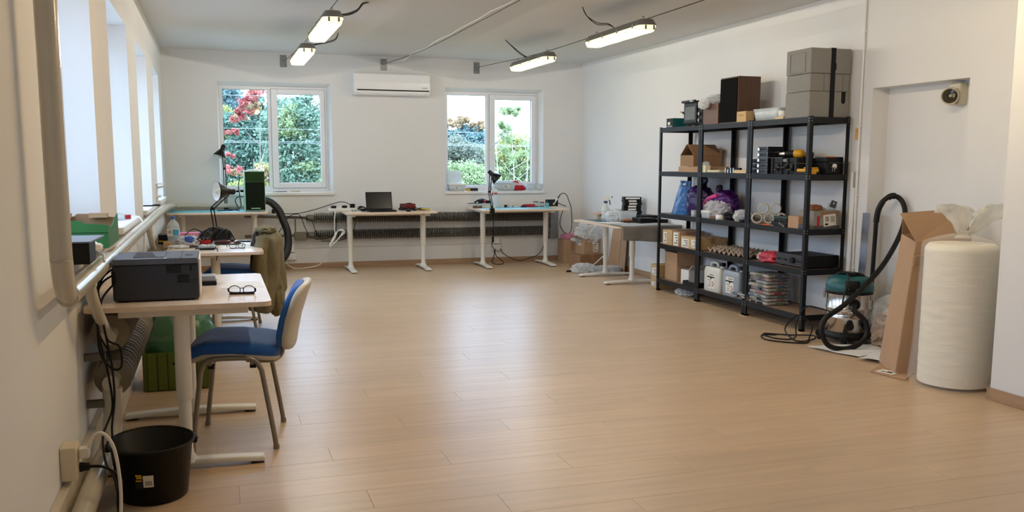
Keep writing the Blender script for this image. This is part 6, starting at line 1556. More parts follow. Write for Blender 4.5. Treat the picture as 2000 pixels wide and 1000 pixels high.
obj('film_ear', ear(0.03, 0.05, rad(60), 0.13, 0.10, 12), M_FILM2, t, thick=0.002)
obj('film_hem', MB().blob((0.16, -0.19, 0.035), (0.20, 0.12, 0.075), 0.5, 3, 5, flat=0.002), M_FILM2, t)
# ------------------------------------------------------------------ three boltless shelf units
SX0, SX1 = 4.69, 5.085
LEV = [1.805, 1.33, 0.872, 0.532, 0.142]
def angle_post(x, y, dx, dy, z1_):
    """L-section upright; dx, dy = directions of its two flanges"""
    g = 0.0025; f = 0.036
    poly = [(x, y), (x + dx * f, y), (x + dx * f, y + dy * g), (x + dx * g, y + dy * g), (x + dx * g, y + dy * f), (x, y + dy * f)]
    if dx * dy < 0: poly = poly[::-1]
    return MB().prism(poly, 0.004, z1_)
M_RIVET = mat('bright_rivet', srgb(190, 192, 194), rough=0.3, metal=0.8)
def shelf_unit(label, y0, y1):
    t = thing('shelf_unit', label, 'shelf', (0, 0, 0), 0, 'black boltless shelves')
    for x, dx in ((SX0, 1), (SX1, -1)):
        for y, dy in ((y0, 1), (y1, -1)):
            po = obj('post', angle_post(x, y, dx, dy, 1.812), M_BLACKM, t)
            rv = MB()
            for z in LEV:
                for dz in (-0.012, -0.034):
                    rv.cyl((x - dx * 0.0015, y + dy * 0.018, z + dz), (x + dx * 0.001, y + dy * 0.018, z + dz), 0.004, n=6)
                    rv.cyl((x + dx * 0.018, y - dy * 0.0015, z + dz), (x + dx * 0.018, y + dy * 0.001, z + dz), 0.004, n=6)
            obj('rivets', rv, M_RIVET, po)['kind'] = 'stuff'
            obj('foot_cap', MB().box(min(x, x + dx * 0.038), max(x, x + dx * 0.038), min(y, y + dy * 0.038), max(y, y + dy * 0.038), 0.0035, 0.02), M_BLACK, po)
    for z in LEV:
        for x, dx in ((SX0, 1), (SX1, -1)):
            a, b_ = sorted((x + dx * 0.0026, x + dx * 0.016))
            obj('beam', MB().box(a, b_, y0 + 0.003, y1 - 0.003, z - 0.05, z), M_BLACKM, t, bevel=0.002)
        for y, dy in ((y0, 1), (y1, -1)):
            a, b_ = sorted((y + dy * 0.0026, y + dy * 0.016))
            obj('side_beam', MB().box(SX0 + 0.017, SX1 - 0.017, a, b_, z - 0.05, z), M_BLACKM, t, bevel=0.002)
        obj('shelf_board', MB().box(SX0 + 0.017, SX1 - 0.017, y0 + 0.017, y1 - 0.017, z - 0.012, z - 0.003), M_BOARD, t)
    return t
shelf_unit('black metal shelf unit nearest the vacuum, right third of the rack', 6.495, 7.385)
shelf_unit('black metal shelf unit in the middle of the rack', 7.39, 8.285)
shelf_unit('black metal shelf unit farthest left, beside the grey cloth desk', 8.29, 9.185)
for y, lab in ((6.51, 'right end post'), (7.388, 'post pair between right and middle shelf units'), (8.288, 'post pair between middle and left shelf units'), (9.17, 'left end post')):
    solo('wood_shim', MB().box(SX0 - 0.02, SX0 + 0.06, y - 0.055, y + 0.055, 0.0, 0.0036), mat('plywood', srgb(206, 172, 130), rough=0.7), 'thin plywood shim under the ' + lab, 'shim', 'plywood shims')
Z1, Z2, Z3, Z4, Z5 = [z + 0.0005 for z in LEV]
BZ = -0.003   # boards lie slightly below the beam tops
# ---- top level
t = thing('power_supply', 'small green and black power supply at the left end of the shelf top', 'device', (4.80, 8.98, Z1 + BZ))
obj('case', MB().box(-0.09, 0.11, -0.075, 0.075, 0, 0.10), M_TEAL, t, bevel=0.006)
fp = obj('front_panel', MB().box(-0.096, -0.09, -0.075, 0.075, 0.002, 0.098), M_BLACK, t)
obj('dial', MB().box(-0.1, -0.096, -0.01, 0.04, 0.03, 0.06), M_LABEL, fp)
obj('socket_row', MB().box(-0.1, -0.096, -0.06, 0.05, 0.008, 0.02), M_GREYM, fp)
t = thing('hand_tool', 'black tool grip sticking up behind the green power supply', 'tool', (4.86, 8.79, Z1 + BZ))
obj('grip', MB().tube([(0.0, 0, 0.006), (-0.02, 0.02, 0.08), (-0.05, 0.06, 0.14), (-0.065, 0.08, 0.16)], 0.010, n=8), M_BLACK, t)
obj('tip', MB().cyl((-0.065, 0.08, 0.16), (-0.085, 0.10, 0.165), 0.006, n=8), M_YEL, t)
t = thing('mini_oven', 'black mini oven with glass door on the shelf top', 'oven', (4.87, 8.515, Z1 + BZ))
t.scale = (1, 1, 1.1)
obj('body', MB().box(-0.14, 0.15, -0.185, 0.185, 0.014, 0.235), M_BLACK, t, bevel=0.008)
dr = obj('door', MB().box(-0.154, -0.141, -0.085, 0.18, 0.03, 0.225), M_BLACKM, t, bevel=0.004)
obj('glass', MB().box(-0.1555, -0.154, -0.055, 0.15, 0.06, 0.18), mat('smoked_glass', srgb(112, 118, 120), rough=0.15, var=0.1), dr)
obj('handle', MB().box(-0.185, -0.165, -0.10, 0.185, 0.218, 0.240), M_BLACKM, dr, bevel=0.006)
obj('handle_trim', MB().box(-0.187, -0.1855, -0.06, 0.0, 0.222, 0.236), M_CHROME, dr)
for z in (0.175, 0.11, 0.05):
    obj('knob', MB().cyl((-0.158, -0.135, z), (-0.141, -0.135, z), 0.016, n=14), M_CHROME, t)
for y in (-0.15, 0.15):
    obj('foot', MB().box(-0.12, -0.08, y - 0.02, y + 0.02, 0, 0.015), M_BLACK, t)
    obj('foot', MB().box(0.08, 0.12, y - 0.02, y + 0.02, 0, 0.015), M_BLACK, t)
M_WALNUT = mat('walnut_veneer', srgb(120, 84, 62), rough=0.45, var=0.25, scale=4, stretch=(1, 1, 12), col2=srgb(88, 58, 42))
M_WALNUTV = mat('walnut_veneer_upright', srgb(104, 68, 48), rough=0.45, var=0.2, scale=4, stretch=(12, 12, 1), col2=srgb(78, 50, 36))
t = thing('wooden_case', 'small walnut loudspeaker case lying beside the mini oven', 'wooden case', (4.84, 8.155, Z1 + BZ))
obj('case_body', MB().box(-0.12, 0.13, -0.145, 0.145, 0, 0.205), M_WALNUT, t, bevel=0.002)
obj('end_panel', MB().box(-0.10, 0.11, -0.148, -0.145, 0.015, 0.19), M_WALNUTV, t)
t = thing('plastic_bag', 'crumpled clear bag on top of the walnut case', 'bag', (4.81, 8.17, Z1 + BZ + 0.206))
obj('film', MB().blob((0.02, 0.0, 0.04), (0.26, 0.30, 0.10), 0.40, 5.2, 3, 40, 28, flat=0.0), M_BUBBLE, t)
obj('film_corner', MB().blob((-0.13, 0.05, 0.0), (0.08, 0.16, 0.09), 0.40, 5.2, 9, 40, 28), M_BUBBLE, t)
obj('green_card', MB().box(-0.05, 0.12, -0.14, -0.02, 0.075, 0.082), mat('olive_card', srgb(110, 116, 84), rough=0.6), t)
t = thing('loudspeaker', 'tall walnut loudspeaker with black grille on the shelf top', 'loudspeaker', (4.835, 7.82, Z1 + BZ))
obj('cabinet', MB().box(-0.115, 0.125, -0.165, 0.155, 0, 0.435), M_WALNUTV, t, bevel=0.002)
obj('grille', MB().box(-0.124, -0.116, -0.155, 0.146, 0.012, 0.424), mat('black_grille_cloth', srgb(15, 15, 16), spec=0.1, rough=0.95, var=0.15, scale=80), t, bevel=0.003)
carton('small tan carton in front of the tall loudspeaker', (4.745, 7.56, Z1 + BZ), (0.09, 0.16, 0.10), 0, mat('tan_card', srgb(196, 166, 118), rough=0.75, var=0.05), 'small_carton', tape=False)
tt = bpy.data.objects['small_carton']
for k in range(5):
    obj('faint_print', MB().box(-0.0456, -0.045, 0.03 - k * 0.016, 0.04 - k * 0.016, 0.058, 0.07), mat('brown_print', srgb(140, 112, 78), rough=0.7), tt)
t = tub('storage_tub', 'clear plastic tub on the shelf top between loudspeaker and grey cases', (4.83, 7.20, Z1 + BZ), 0.22, 0.40, 0.105, False, m_=M_FROST)
t = thing('tape_roll', 'white tape roll on a wooden block on the shelf top', 'tape', (4.745, 6.955, Z1 + BZ))
obj('wood_block', MB().box(-0.045, 0.045, -0.06, 0.06, 0, 0.022), mat('pine_block', srgb(222, 192, 146), rough=0.6), t, bevel=0.003)
obj('roll', MB().lathe([(0.022, 0.0225), (0.042, 0.0225), (0.042, 0.075), (0.022, 0.075), (0.022, 0.0225)], (0, 0, 0), 24, close=False), M_PAPER, t)
# grey foam case of three tiers
M_EPP = mat('grey_foam_plastic', srgb(140, 138, 134), rough=0.85, var=0.06, scale=60, bump=0.35, bscale=150)
t = thing('foam_case', 'stack of three grey foam case tiers strapped together on the shelf top', 'foam case', (4.895, 6.70, Z1 + BZ))
hx, hy = 0.195, 0.17
zs = [0.0, 0.215, 0.36, 0.565]
b1 = obj('lower_tier', MB().box(-hx, hx, -hy, hy, zs[0], zs[1] - 0.002), M_EPP, t, bevel=0.006)
obj('grip_slot', MB().prism([(0.135 + 0.02 * math.cos(a), 0.135 + 0.02 * math.sin(a)) for a in [PI + PI * k / 8 for k in range(9)]] + [(0.155, 0.212), (0.115, 0.212)], -hy - 0.0012, -hy, 'xz'), M_BLACK, b1)
b2 = obj('middle_tier', MB().box(-hx + 0.003, hx - 0.003, -hy + 0.003, hy - 0.003, zs[1], zs[2] - 0.002), M_EPP, t, bevel=0.006)
for x in (-0.06, 0.125):
    obj('seam', MB().box(x - 0.001, x + 0.001, -hy + 0.0015, -hy + 0.004, zs[1] + 0.006, zs[2] - 0.008), M_INK, b2)
b3 = obj('upper_tier', MB().box(-hx - 0.002, hx + 0.002, -hy - 0.002, hy + 0.002, zs[2], zs[3]), M_EPP, t, bevel=0.008)
M_EPPD = mat('grey_foam_recess', srgb(128, 126, 122), rough=0.85, var=0.06, scale=60)
fr3 = MB(); frame_ring(fr3, -0.10, 0.115, zs[2] + 0.012, zs[3] - 0.03, 0.006, -hx - 0.006, -hx - 0.002, 'y')
obj('recess_edge', fr3, M_EPPD, b3)
st = MB(); x = 0.02
st.box(x - 0.022, x + 0.022, -hy - 0.0055, -hy - 0.0025, 0.0, zs[3] + 0.003); st.box(x - 0.022, x + 0.022, -hy - 0.0055, hy + 0.0055, zs[3] + 0.0005, zs[3] + 0.0035); st.box(x - 0.022, x + 0.022, hy + 0.0025, hy + 0.0055, 0.0, zs[3] + 0.003)
sp_ = obj('strap', st, M_BLACK, t)
obj('buckle', MB().box(x - 0.026, x + 0.026, -hy - 0.013, -hy - 0.0055, zs[2] + 0.03, zs[2] + 0.085), M_BLACK, sp_, bevel=0.004)
# ---- second level
zb = Z2 + BZ
carton('flattened cardboard lying under the open carton on the second shelf', (4.88, 8.55, zb), (0.30, 0.48, 0.06), rad(4), M_CARD, 'flat_cardboard', tape=False)
carton('open brown carton with folded flaps on the second shelf', (4.89, 8.62, zb + 0.062), (0.33, 0.28, 0.115), 0, M_CARD2, 'open_carton', flaps=[('-y', 141, 0.17), ('+y', 139, 0.17), ('+x', 80, 0.07)])
t = thing('white_packet', 'small white packet in front of the open carton', 'packet', (4.735, 8.245, zb))
obj('packet', MB().box(-0.03, 0.03, -0.045, 0.045, 0, 0.075), M_CREAM, t, bevel=0.003)
obj('bubble_sleeve', MB().blob((0, 0, 0.088), (0.06, 0.09, 0.04), 0.40, 5.2, 4, 40, 28), M_BUBBLE, t)
t = thing('white_envelope', 'flat white padded envelope on the second shelf', 'envelope', (4.84, 8.12, zb), rad(10))
obj('envelope', MB().superell((0, 0, 0.014), (0.24, 0.20, 0.028), 0.4, 0.3, 20, 6), M_CREAM, t)
obj('seal_flap', MB().box(-0.10, 0.10, -0.098, -0.06, 0.026, 0.029), M_PAPER, t)
t = thing('bit_holder', 'black rack of metal bits on the second shelf', 'tool rack', (4.78, 7.80, zb))
obj('rack', MB().box(0.0, 0.03, -0.11, 0.11, 0, 0.05), M_BLACK, t)
for k in range(9):
    obj('bit', MB().cyl((-0.03 - 0.012 * (k % 2), -0.10 + k * 0.024, 0.0), (-0.03 - 0.012 * (k % 2), -0.10 + k * 0.024, 0.028 + 0.012 * ((k * 5) % 3)), 0.006, n=8), M_CHROME, t)
solo('wood_block', MB().box(-0.05, 0.05, -0.105, 0.105, 0, 0.032), mat('pine_block', srgb(222, 192, 146)), 'pale pine block on the second shelf', 'wood block', loc=(4.765, 7.575, zb), bevel=0.003)
def amp(label, loc, h_, wy=0.16, dx=0.15, white=True, grp='small black amplifiers'):
    t = thing('amplifier', label, 'amplifier', loc, 0, grp)
    obj('case', MB().box(-dx / 2, dx / 2, -wy / 2, wy / 2, 0.001, h_ - 0.0015), M_BLACK, t, bevel=0.0015)
    f = obj('front_panel', MB().box(-dx / 2 - 0.003, -dx / 2, -wy / 2, wy / 2, 0.0015, h_ - 0.002), mat('charcoal_panel', srgb(50, 53, 62), rough=0.4), t)
    if white:
        obj('knob', MB().cyl((-dx / 2 - 0.014, wy * 0.33, h_ * 0.5), (-dx / 2 - 0.003, wy * 0.33, h_ * 0.5), 0.015, n=16), M_CHROME, f)
    for k in range(3):
        obj('jack', MB().cyl((-dx / 2 - 0.006, wy * (0.05 - 0.14 * k), h_ * 0.5), (-dx / 2 - 0.003, wy * (0.05 - 0.14 * k), h_ * 0.5), 0.006, n=8), M_BLACK, f)
    for y in (-1, 1):
        obj('screw', MB().cyl((-dx / 2 - 0.0045, y * wy * 0.46, h_ * 0.85), (-dx / 2 - 0.003, y * wy * 0.46, h_ * 0.85), 0.003, n=6), M_CHROME, f)
    return t
words = ('bottom', 'second from bottom', 'middle', 'second from top', 'top')
for k in range(5):
    amp('black amplifier with white knob, %s of the stack of five' % words[k], (4.80, 7.215, zb + 0.049 * k), 0.049)
for k in range(3):
    amp('plain black amplifier, %s of the short stack of three' % ('bottom', 'middle', 'top')[k], (4.82, 7.405, zb + 0.046 * k), 0.046, white=False)
t = thing('tool_case', 'black tool case with two silver latches on the second shelf', 'tool case', (4.89, 6.90, zb))
obj('case_body', MB().box(-0.15, 0.17, -0.19, 0.20, 0, 0.095), M_BLACK, t, bevel=0.006)
obj('case_lid', MB().box(-0.15, 0.17, -0.19, 0.20, 0.097, 0.142), M_BLACK, t, bevel=0.008)
for y in (-0.11, 0.10):
    lt = obj('latch', MB().box(-0.162, -0.15, y - 0.022, y + 0.022, 0.03, 0.09), M_BLACKM, t, bevel=0.003)
    obj('latch_plate', MB().obox((-0.172, y, 0.048), (0.03, 0.036, 0.006), (0, rad(-35), 0)), M_CHROME, lt)
obj('handle', MB().tube([(-0.155, -0.06, 0.075), (-0.18, -0.055, 0.06), (-0.18, 0.045, 0.06), (-0.155, 0.05, 0.075)], 0.010, n=8, sub=4), M_BLACKM, t)
for y in (-0.17, -0.05, 0.04, 0.18):
    obj('rib', MB().box(-0.158, -0.15, y - 0.012, y + 0.012, 0.005, 0.14), M_BLACKM, t)
obj('badge', MB().box(-0.1515, -0.1495, -0.06, 0.05, 0.108, 0.132), mat('grey_badge', srgb(120, 130, 128), rough=0.4), t)
M_DYEL = mat('yellow_tool_plastic', srgb(226, 168, 28), rough=0.45, var=0.06)
t = thing('cordless_drill', 'yellow and black cordless drill lying on the black tool case', 'drill', (4.86, 6.93, zb + 0.143), rad(-62))
obj('chuck', MB().lathe([(0.008, -0.15), (0.018, -0.14), (0.024, -0.10), (0.024, -0.085)], (0, 0, 0.034), 16, axis='x'), M_CHROME, t)
obj('gearbox', MB().lathe([(0.026, -0.085), (0.032, -0.06), (0.033, 0.0)], (0, 0, 0.034), 16, axis='x'), M_BLACK, t)
obj('motor_housing', MB().lathe([(0.033, 0.0), (0.036, 0.02), (0.036, 0.06), (0.026, 0.085), (0.0, 0.09)], (0, 0, 0.036), 16, axis='x'), M_DYEL, t)
obj('grip', MB().tube([(0.02, 0.02, 0.03), (0.035, 0.07, 0.026), (0.05, 0.13, 0.024)], 0.020, n=10), M_DYEL, t)
obj('grip_pad', MB().tube([(0.01, 0.04, 0.03), (0.022, 0.08, 0.028), (0.034, 0.12, 0.026)], 0.017, n=10), M_BLACK, t)
obj('battery', MB().box(0.005, 0.10, 0.13, 0.165, 0.0, 0.05), M_BLACK, t, bevel=0.006)
t = thing('tool_case', 'black tool case with orange clip at the right end of the second shelf', 'tool case', (4.985, 6.63, zb))
obj('case_body', MB().box(-0.085, 0.08, -0.10, 0.075, 0, 0.10), M_BLACK, t, bevel=0.008)
obj('case_lid', MB().box(-0.085, 0.08, -0.10, 0.075, 0.102, 0.150), M_BLACK, t, bevel=0.008)
obj('clip', MB().box(-0.075, -0.005, -0.103, -0.06, 0.145, 0.155), mat('orange_plastic', srgb(206, 120, 30), rough=0.45), t, bevel=0.003)
t = thing('battery_charger', 'yellow and black battery charger at the front of the second shelf', 'charger', (4.78, 6.615, zb))
obj('base', MB().box(-0.06, 0.07, -0.07, 0.10, 0, 0.022), M_BLACK, t, bevel=0.004)
obj('yellow_shell', MB().box(-0.055, 0.065, -0.06, 0.09, 0.022, 0.05), M_DYEL, t, bevel=0.008)
obj('yellow_ridge', MB().box(-0.03, 0.055, -0.065, 0.03, 0.05, 0.062), M_DYEL, t, bevel=0.006)
obj('contact', MB().box(-0.02, 0.03, -0.072, -0.06, 0.005, 0.03), M_DYEL, t, bevel=0.003)
t = thing('white_plug', 'white mains plug on coiled black cable, right end of the second shelf', 'plug', (4.955, 6.535, zb), rad(20))
obj('plug_body', MB().cyl((0, -0.02, 0.06), (0.012, -0.02, 0.085), 0.021, 0.017, n=14), M_WHITE, t)
for y in (-0.03, -0.01):
    obj('pin', MB().cyl((0, y, 0.062), (-0.012, y, 0.03), 0.0025, n=6), M_CHROME, t)
obj('coiled_cable', MB().tube([(0.03 + 0.035 * math.cos(k * 0.9), 0.0, 0.045 + 0.035 * math.sin(k * 0.9)) for k in range(20)], 0.007, n=6, sub=3), M_CABLE, t)
# ---- third level
zc = Z3 + BZ
def bag_lump(name, label, loc, parts, cat='bag'):
    t = thing(name, label, cat, loc)
    for nm, c, s_, amp_, fr_, sd_, m_, fl in parts:
        obj(nm, MB().blob(c, s_, amp_, fr_, sd_, 30, 20, flat=fl), m_, t)
    return t
M_BBAG = mat('blue_film', srgb(14, 86, 158), rough=0.3, var=0.1, bump=0.5, bscale=12)
M_BLUEBAG = mat('blue_carrier_bag', srgb(10, 84, 152), rough=0.3, var=0.12, scale=4, bump=0.6, bscale=14)
t = thing('carrier_bag', 'blue plastic carrier bag with handle hole on the third shelf', 'bag', (4.80, 8.84, zc))
def bagf(side):
    def f(u, v):
        yy_ = (u - 0.5) * (0.36 - 0.13 * v)
        th = 0.075 * math.sqrt(max(0, 1 - (2 * u - 1) ** 2)) * (1 - v ** 1.5) + 0.002
        k = noise.noise(Vector((u * 4, v * 5, side * 3)))
        return (side * th + 0.012 * k + 0.03 * v, yy_ + 0.012 * k - 0.02 * v, 0.004 + 0.36 * v + 0.006 * k * v)
    return f
for s_ in (-1, 1):
    obj('bag_side', MB().sheet(bagf(s_), 20, 20), M_BLUEBAG, t)
obj('handle_hole', MB().superell((-0.002 + 0.028, -0.018, 0.325), (0.03, 0.12, 0.034), 1, 1, 16, 8), M_PAPER, t)
M_PURP = mat('purple_film', srgb(46, 24, 90), rough=0.28, var=0.25, scale=5, bump=0.8, bscale=14)
M_PURP2 = mat('violet_film', srgb(86, 26, 122), rough=0.3, var=0.25, scale=5, bump=0.8, bscale=14)
t = bag_lump('rubbish_sack', 'dark purple knotted sack on the third shelf', (4.86, 8.56, zc), [
    ('sack', (0, 0, 0.15), (0.27, 0.36, 0.32), 0.22, 2.4, 3, M_PURP, 0.001)])
obj('knot', MB().blob((0.03, 0.02, 0.335), (0.09, 0.10, 0.10), 0.5, 3, 5), mat('black_film', srgb(26, 20, 40), rough=0.3, var=0.2), t)
obj('knot_tail', MB().blob((0.035, -0.03, 0.37), (0.04, 0.09, 0.07), 0.5, 3, 8), MATS['black_film'], t)
t = bag_lump('violet_bag', 'violet and clear plastic bags bunched on the third shelf', (4.89, 8.17, zc), [
    ('violet_part', (0.02, -0.02, 0.13), (0.26, 0.34, 0.28), 0.3, 2.4, 9, M_PURP2, 0.001),
    ('clear_part', (-0.06, -0.02, 0.085), (0.22, 0.38, 0.20), 0.3, 2.6, 13, M_BUBBLE, 0.001)])
obj('pink_band', MB().tube([(-0.10, 0.17, 0.14), (-0.12, 0.05, 0.20), (-0.10, -0.08, 0.235)], 0.02, n=8), mat('pink_strip', srgb(206, 70, 140), rough=0.4), t)
obj('black_tie', MB().blob((0.02, 0.09, 0.29), (0.06, 0.07, 0.08), 0.4, 3, 2), MATS['black_film'], t)
t = thing('clear_jar', 'clear jar of bits at the front of the third shelf', 'jar', (4.735, 8.45, zc))
obj('jar', MB().lathe([(0.03, 0.001), (0.034, 0.004), (0.034, 0.065), (0.03, 0.07)], (0, 0, 0), 18), M_CLEAR, t)
obj('bits', MB().blob((0, 0, 0.03), (0.056, 0.056, 0.055), 0.3, 5, 3, 16, 10), mat('sparkling_bits', srgb(206, 208, 216), rough=0.3, var=0.5, scale=90), t)
t = tub('storage_tub', 'low clear tub in front of the violet bags on the third shelf', (4.745, 8.165, zc), 0.10, 0.17, 0.06, True, m_=M_CLEAR)
t = thing('tape_roll', 'white tape roll standing at the front edge of the third shelf', 'tape', (4.735, 7.93, zc))
obj('roll', MB().lathe([(0.028, 0.0), (0.046, 0.0), (0.046, 0.05), (0.028, 0.05), (0.028, 0.0)], (0, 0, 0), 24, close=False), M_PAPER, t)
obj('core', MB().lathe([(0.0275, 0.001), (0.0275, 0.049)], (0, 0, 0), 20, close=False), M_CARD, t)
t = bag_lump('antistatic_bags', 'pile of dark shiny component bags on the third shelf', (4.86, 7.78, zc), [
    ('bag', (0, 0.03, 0.04), (0.26, 0.34, 0.085), 0.4, 3, 4, mat('dark_shiny_film', srgb(46, 46, 50), rough=0.2, var=0.4, scale=9, bump=0.9, bscale=20), 0.001),
    ('clear_bag', (-0.05, -0.13, 0.05), (0.16, 0.16, 0.11), 0.45, 3, 6, M_BUBBLE, 0.001)])
t = thing('component_strip', 'reddish component scraps beside the white tape roll', 'components', (4.73, 8.04, zc))
obj('scraps', MB().blob((0, 0, 0.01), (0.06, 0.11, 0.024), 0.5, 4, 4, flat=0.001), mat('copper_scraps', srgb(140, 82, 60), rough=0.5, var=0.5, scale=60), t)
obj('pins', MB().box(-0.02, 0.02, 0.04, 0.07, 0.001, 0.02), M_BLACK, t)
solo('tape_disc', MB().lathe([(0.02, 0.0), (0.045, 0.0), (0.045, 0.025), (0.02, 0.025), (0.02, 0.0)], (0, 0, 0), 20, close=False), M_BLACK, 'black tape roll beside the post on the third shelf', 'tape', loc=(4.745, 7.52, zc))
M_TAPEC = film_mat('clear_packing_tape', srgb(214, 208, 190), alpha=0.72, rough=0.15, bump=0.1)
def tape_roll(y, z, x, lab):
    t = thing('packing_tape', lab, 'tape', (x, y, z), rad(54), 'clear packing tape rolls')
    t.scale = (1.0, 1.12, 1.12)
    obj('tape', MB().lathe([(0.038, -0.024), (0.046, -0.024), (0.046, 0.024), (0.038, 0.024), (0.038, -0.024)], (0, 0, 0), 28, axis='x', close=False), M_TAPEC, t)
    obj('core', MB().lathe([(0.0375, -0.024), (0.0375, 0.024), (0.034, 0.024), (0.034, -0.024), (0.0375, -0.024)], (0, 0, 0), 28, axis='x', close=False), M_PAPER, t)
    pr_ = MB()
    for k in range(8):
        a = k * PI / 4
        pr_.obox((-0.0, 0.0332 * math.cos(a), 0.0332 * math.sin(a)), (0.03, 0.012, 0.001), (a - PI / 2, 0, 0))
    obj('core_print', pr_, mat('navy_print', srgb(96, 104, 124), rough=0.6), t)['kind'] = 'stuff'
for y, z, x, lab in ((7.318, 0.052, 4.755, 'clear packing tape roll, front left of the bottom row'), (7.256, 0.052, 4.842, 'clear packing tape roll, middle of the bottom row'), (7.194, 0.052, 4.929, 'clear packing tape roll, right of the bottom row'),
                     (7.287, 0.1425, 4.799, 'clear packing tape roll, left of the top row'), (7.225, 0.1425, 4.886, 'clear packing tape roll, right of the top row'), (7.33, 0.052, 4.93, 'clear packing tape roll at the back beside the shelf post')):
    tape_roll(y, zc + z, x, lab)
t = thing('hinged_case', 'dark green hinged case on the third shelf', 'case', (4.79, 6.92, zc + 0.0425))
obj('case_body', MB().box(-0.06, 0.07, -0.10, 0.10, 0, 0.022), M_BLACK, t, bevel=0.004)
obj('case_lid', MB().box(-0.06, 0.07, -0.10, 0.10, 0.023, 0.048), mat('dark_green_plastic', srgb(28, 58, 52), rough=0.35), t, bevel=0.005)
t = thing('socket_set', 'black and chrome socket tools under the green case', 'tools', (4.79, 6.92, zc))
obj('tray', MB().box(-0.07, 0.08, -0.12, 0.12, 0, 0.042), M_BLACK, t, bevel=0.004)
for k in range(3):
    obj('socket', MB().cyl((-0.085, -0.09 + 0.03 * k, 0.012 + 0.01 * k), (-0.07, -0.09 + 0.03 * k, 0.012 + 0.01 * k), 0.011, n=12), M_CHROME, t)
t = thing('pliers', 'orange-handled pliers at the front of the third shelf', 'pliers', (4.712, 7.04, zc), rad(90))
for s_ in (-1, 1):
    obj('handle', MB().tube([(0, 0, 0.006), (0.05, s_ * 0.008, 0.006), (0.11, s_ * 0.010, 0.006)], 0.0065, n=7), mat('orange_grip', srgb(222, 84, 40), rough=0.4), t)
obj('jaw', MB().box(-0.06, 0.0, -0.007, 0.007, 0.001, 0.012), M_CHROME, t)
carton('small brown carton beside the right post on the third shelf', (4.76, 6.70, zc), (0.10, 0.15, 0.105), 0, M_CARD, 'small_carton', tape=False)
solo('dark_packet', MB().box(-0.03, 0.03, -0.04, 0.04, 0, 0.04), mat('slate_card', srgb(62, 66, 78), rough=0.5), 'small dark grey packet at the foot of the right post', 'packet', loc=(4.735, 6.58, zc), bevel=0.003)
M_GREYC = mat('grey_carton', srgb(150, 146, 138), rough=0.7, var=0.05)
t = carton('grey carton with a white shipping label at the right end of the third shelf', (4.93, 6.64, zc), (0.26, 0.20, 0.155), 0, M_GREYC, 'grey_carton', hollow=True)
lb = obj('shipping_label', MB().obox((0.03, -0.1015, 0.075), (0.125, 0.0012, 0.10), (0, rad(-6), 0)), M_LABEL, t)
for k in range(6):
    obj('barcode_bar', MB().obox((-0.012 + k * 0.006, -0.1025, 0.085), (0.0028, 0.0006, 0.045), (0, rad(-6), 0)), M_INK, lb)
for k in range(7):
    obj('barcode_bar', MB().obox((0.040 + k * 0.006, -0.1025, 0.085), (0.0022, 0.0006, 0.05), (0, rad(-6), 0)), M_INK, lb)
obj('print_block', MB().obox((0.0, -0.1025, 0.04), (0.03, 0.0006, 0.016), (0, rad(-6), 0)), M_INK, lb)
obj('red_strip', MB().box(-0.095, -0.07, -0.1013, -0.10, 0.02, 0.11), M_RED, t)
obj('brown_patch', MB().box(-0.06, 0.11, -0.1008, -0.10, 0.10, 0.148), M_CARD2, t)
obj('base_band', MB().box(-0.131, 0.131, -0.1012, -0.1, 0.0, 0.03), mat('slate_band', srgb(84, 84, 86), rough=0.6), t)
t = thing('bubble_envelope', 'crumpled brown paper and film sticking out of the grey carton', 'packing', (4.87, 6.64, zc + 0.10))
obj('paper', MB().blob((0, 0, 0.06), (0.14, 0.14, 0.08), 0.5, 3, 5), mat('orange_brown_paper', srgb(158, 104, 74), rough=0.8, var=0.25, scale=12), t)
obj('film', MB().blob((0.06, 0, 0.05), (0.10, 0.12, 0.06), 0.40, 5.2, 7, 40, 28), M_BUBBLE, t)
t = thing('tagged_pouch', 'clear pouch with a grey hang tag in the grey carton', 'pouch', (5.03, 6.64, zc + 0.12), rot=(rad(4), rad(18), 0))
obj('pouch', MB().superell((0, 0, 0.05), (0.09, 0.012, 0.11), 0.6, 0.4, 16, 8), M_CLEAR, t)
obj('tag', MB().box(-0.03, 0.03, -0.008, -0.006, 0.06, 0.12), mat('grey_tag', srgb(92, 94, 98), rough=0.5), t)
obj('tag_hole', MB().cyl((0, -0.0085, 0.098), (0, -0.0055, 0.098), 0.008, n=12), M_PAPER, t)
# ---- fourth level
zd = Z4 + BZ
M_CARDY = mat('yellowish_cardboard', srgb(196, 166, 122), rough=0.8, var=0.06)
carton('labelled brown carton, farther left on the fourth shelf', (4.885, 9.005, zd), (0.33, 0.22, 0.165), 0, M_CARDY, 'shipping_carton', tape=False, labels=[('-x', 0.05, 0.02, 0.08, 0.12)], group='labelled cartons')
carton('labelled brown carton beside it on the fourth shelf', (4.875, 8.80, zd), (0.31, 0.15, 0.16), 0, M_CARD, 'shipping_carton', tape=False, labels=[('-x', 0.01, 0.01, 0.10, 0.14)], group='labelled cartons')
carton('wide brown carton behind the post on the fourth shelf', (4.885, 8.50, zd), (0.33, 0.39, 0.125), 0, M_CARDY, 'shipping_carton', labels=[('-x', 0.10, 0.01, 0.15, 0.09), ('-x', -0.09, 0.02, 0.11, 0.08)], group='labelled cartons')
M_EGG = mat('grey_egg_foam', srgb(168, 152, 136), rough=0.9, var=0.15, scale=8)
def eggf(u, v):
    x, y = 0.26 * (u - 0.5), 0.70 * (v - 0.5)
    return (x, y, 0.028 + 0.022 * math.cos(2 * PI * u * 3) * math.cos(2 * PI * v * 8) + 0.012 * noise.noise(Vector((u * 6, v * 9, 3))))
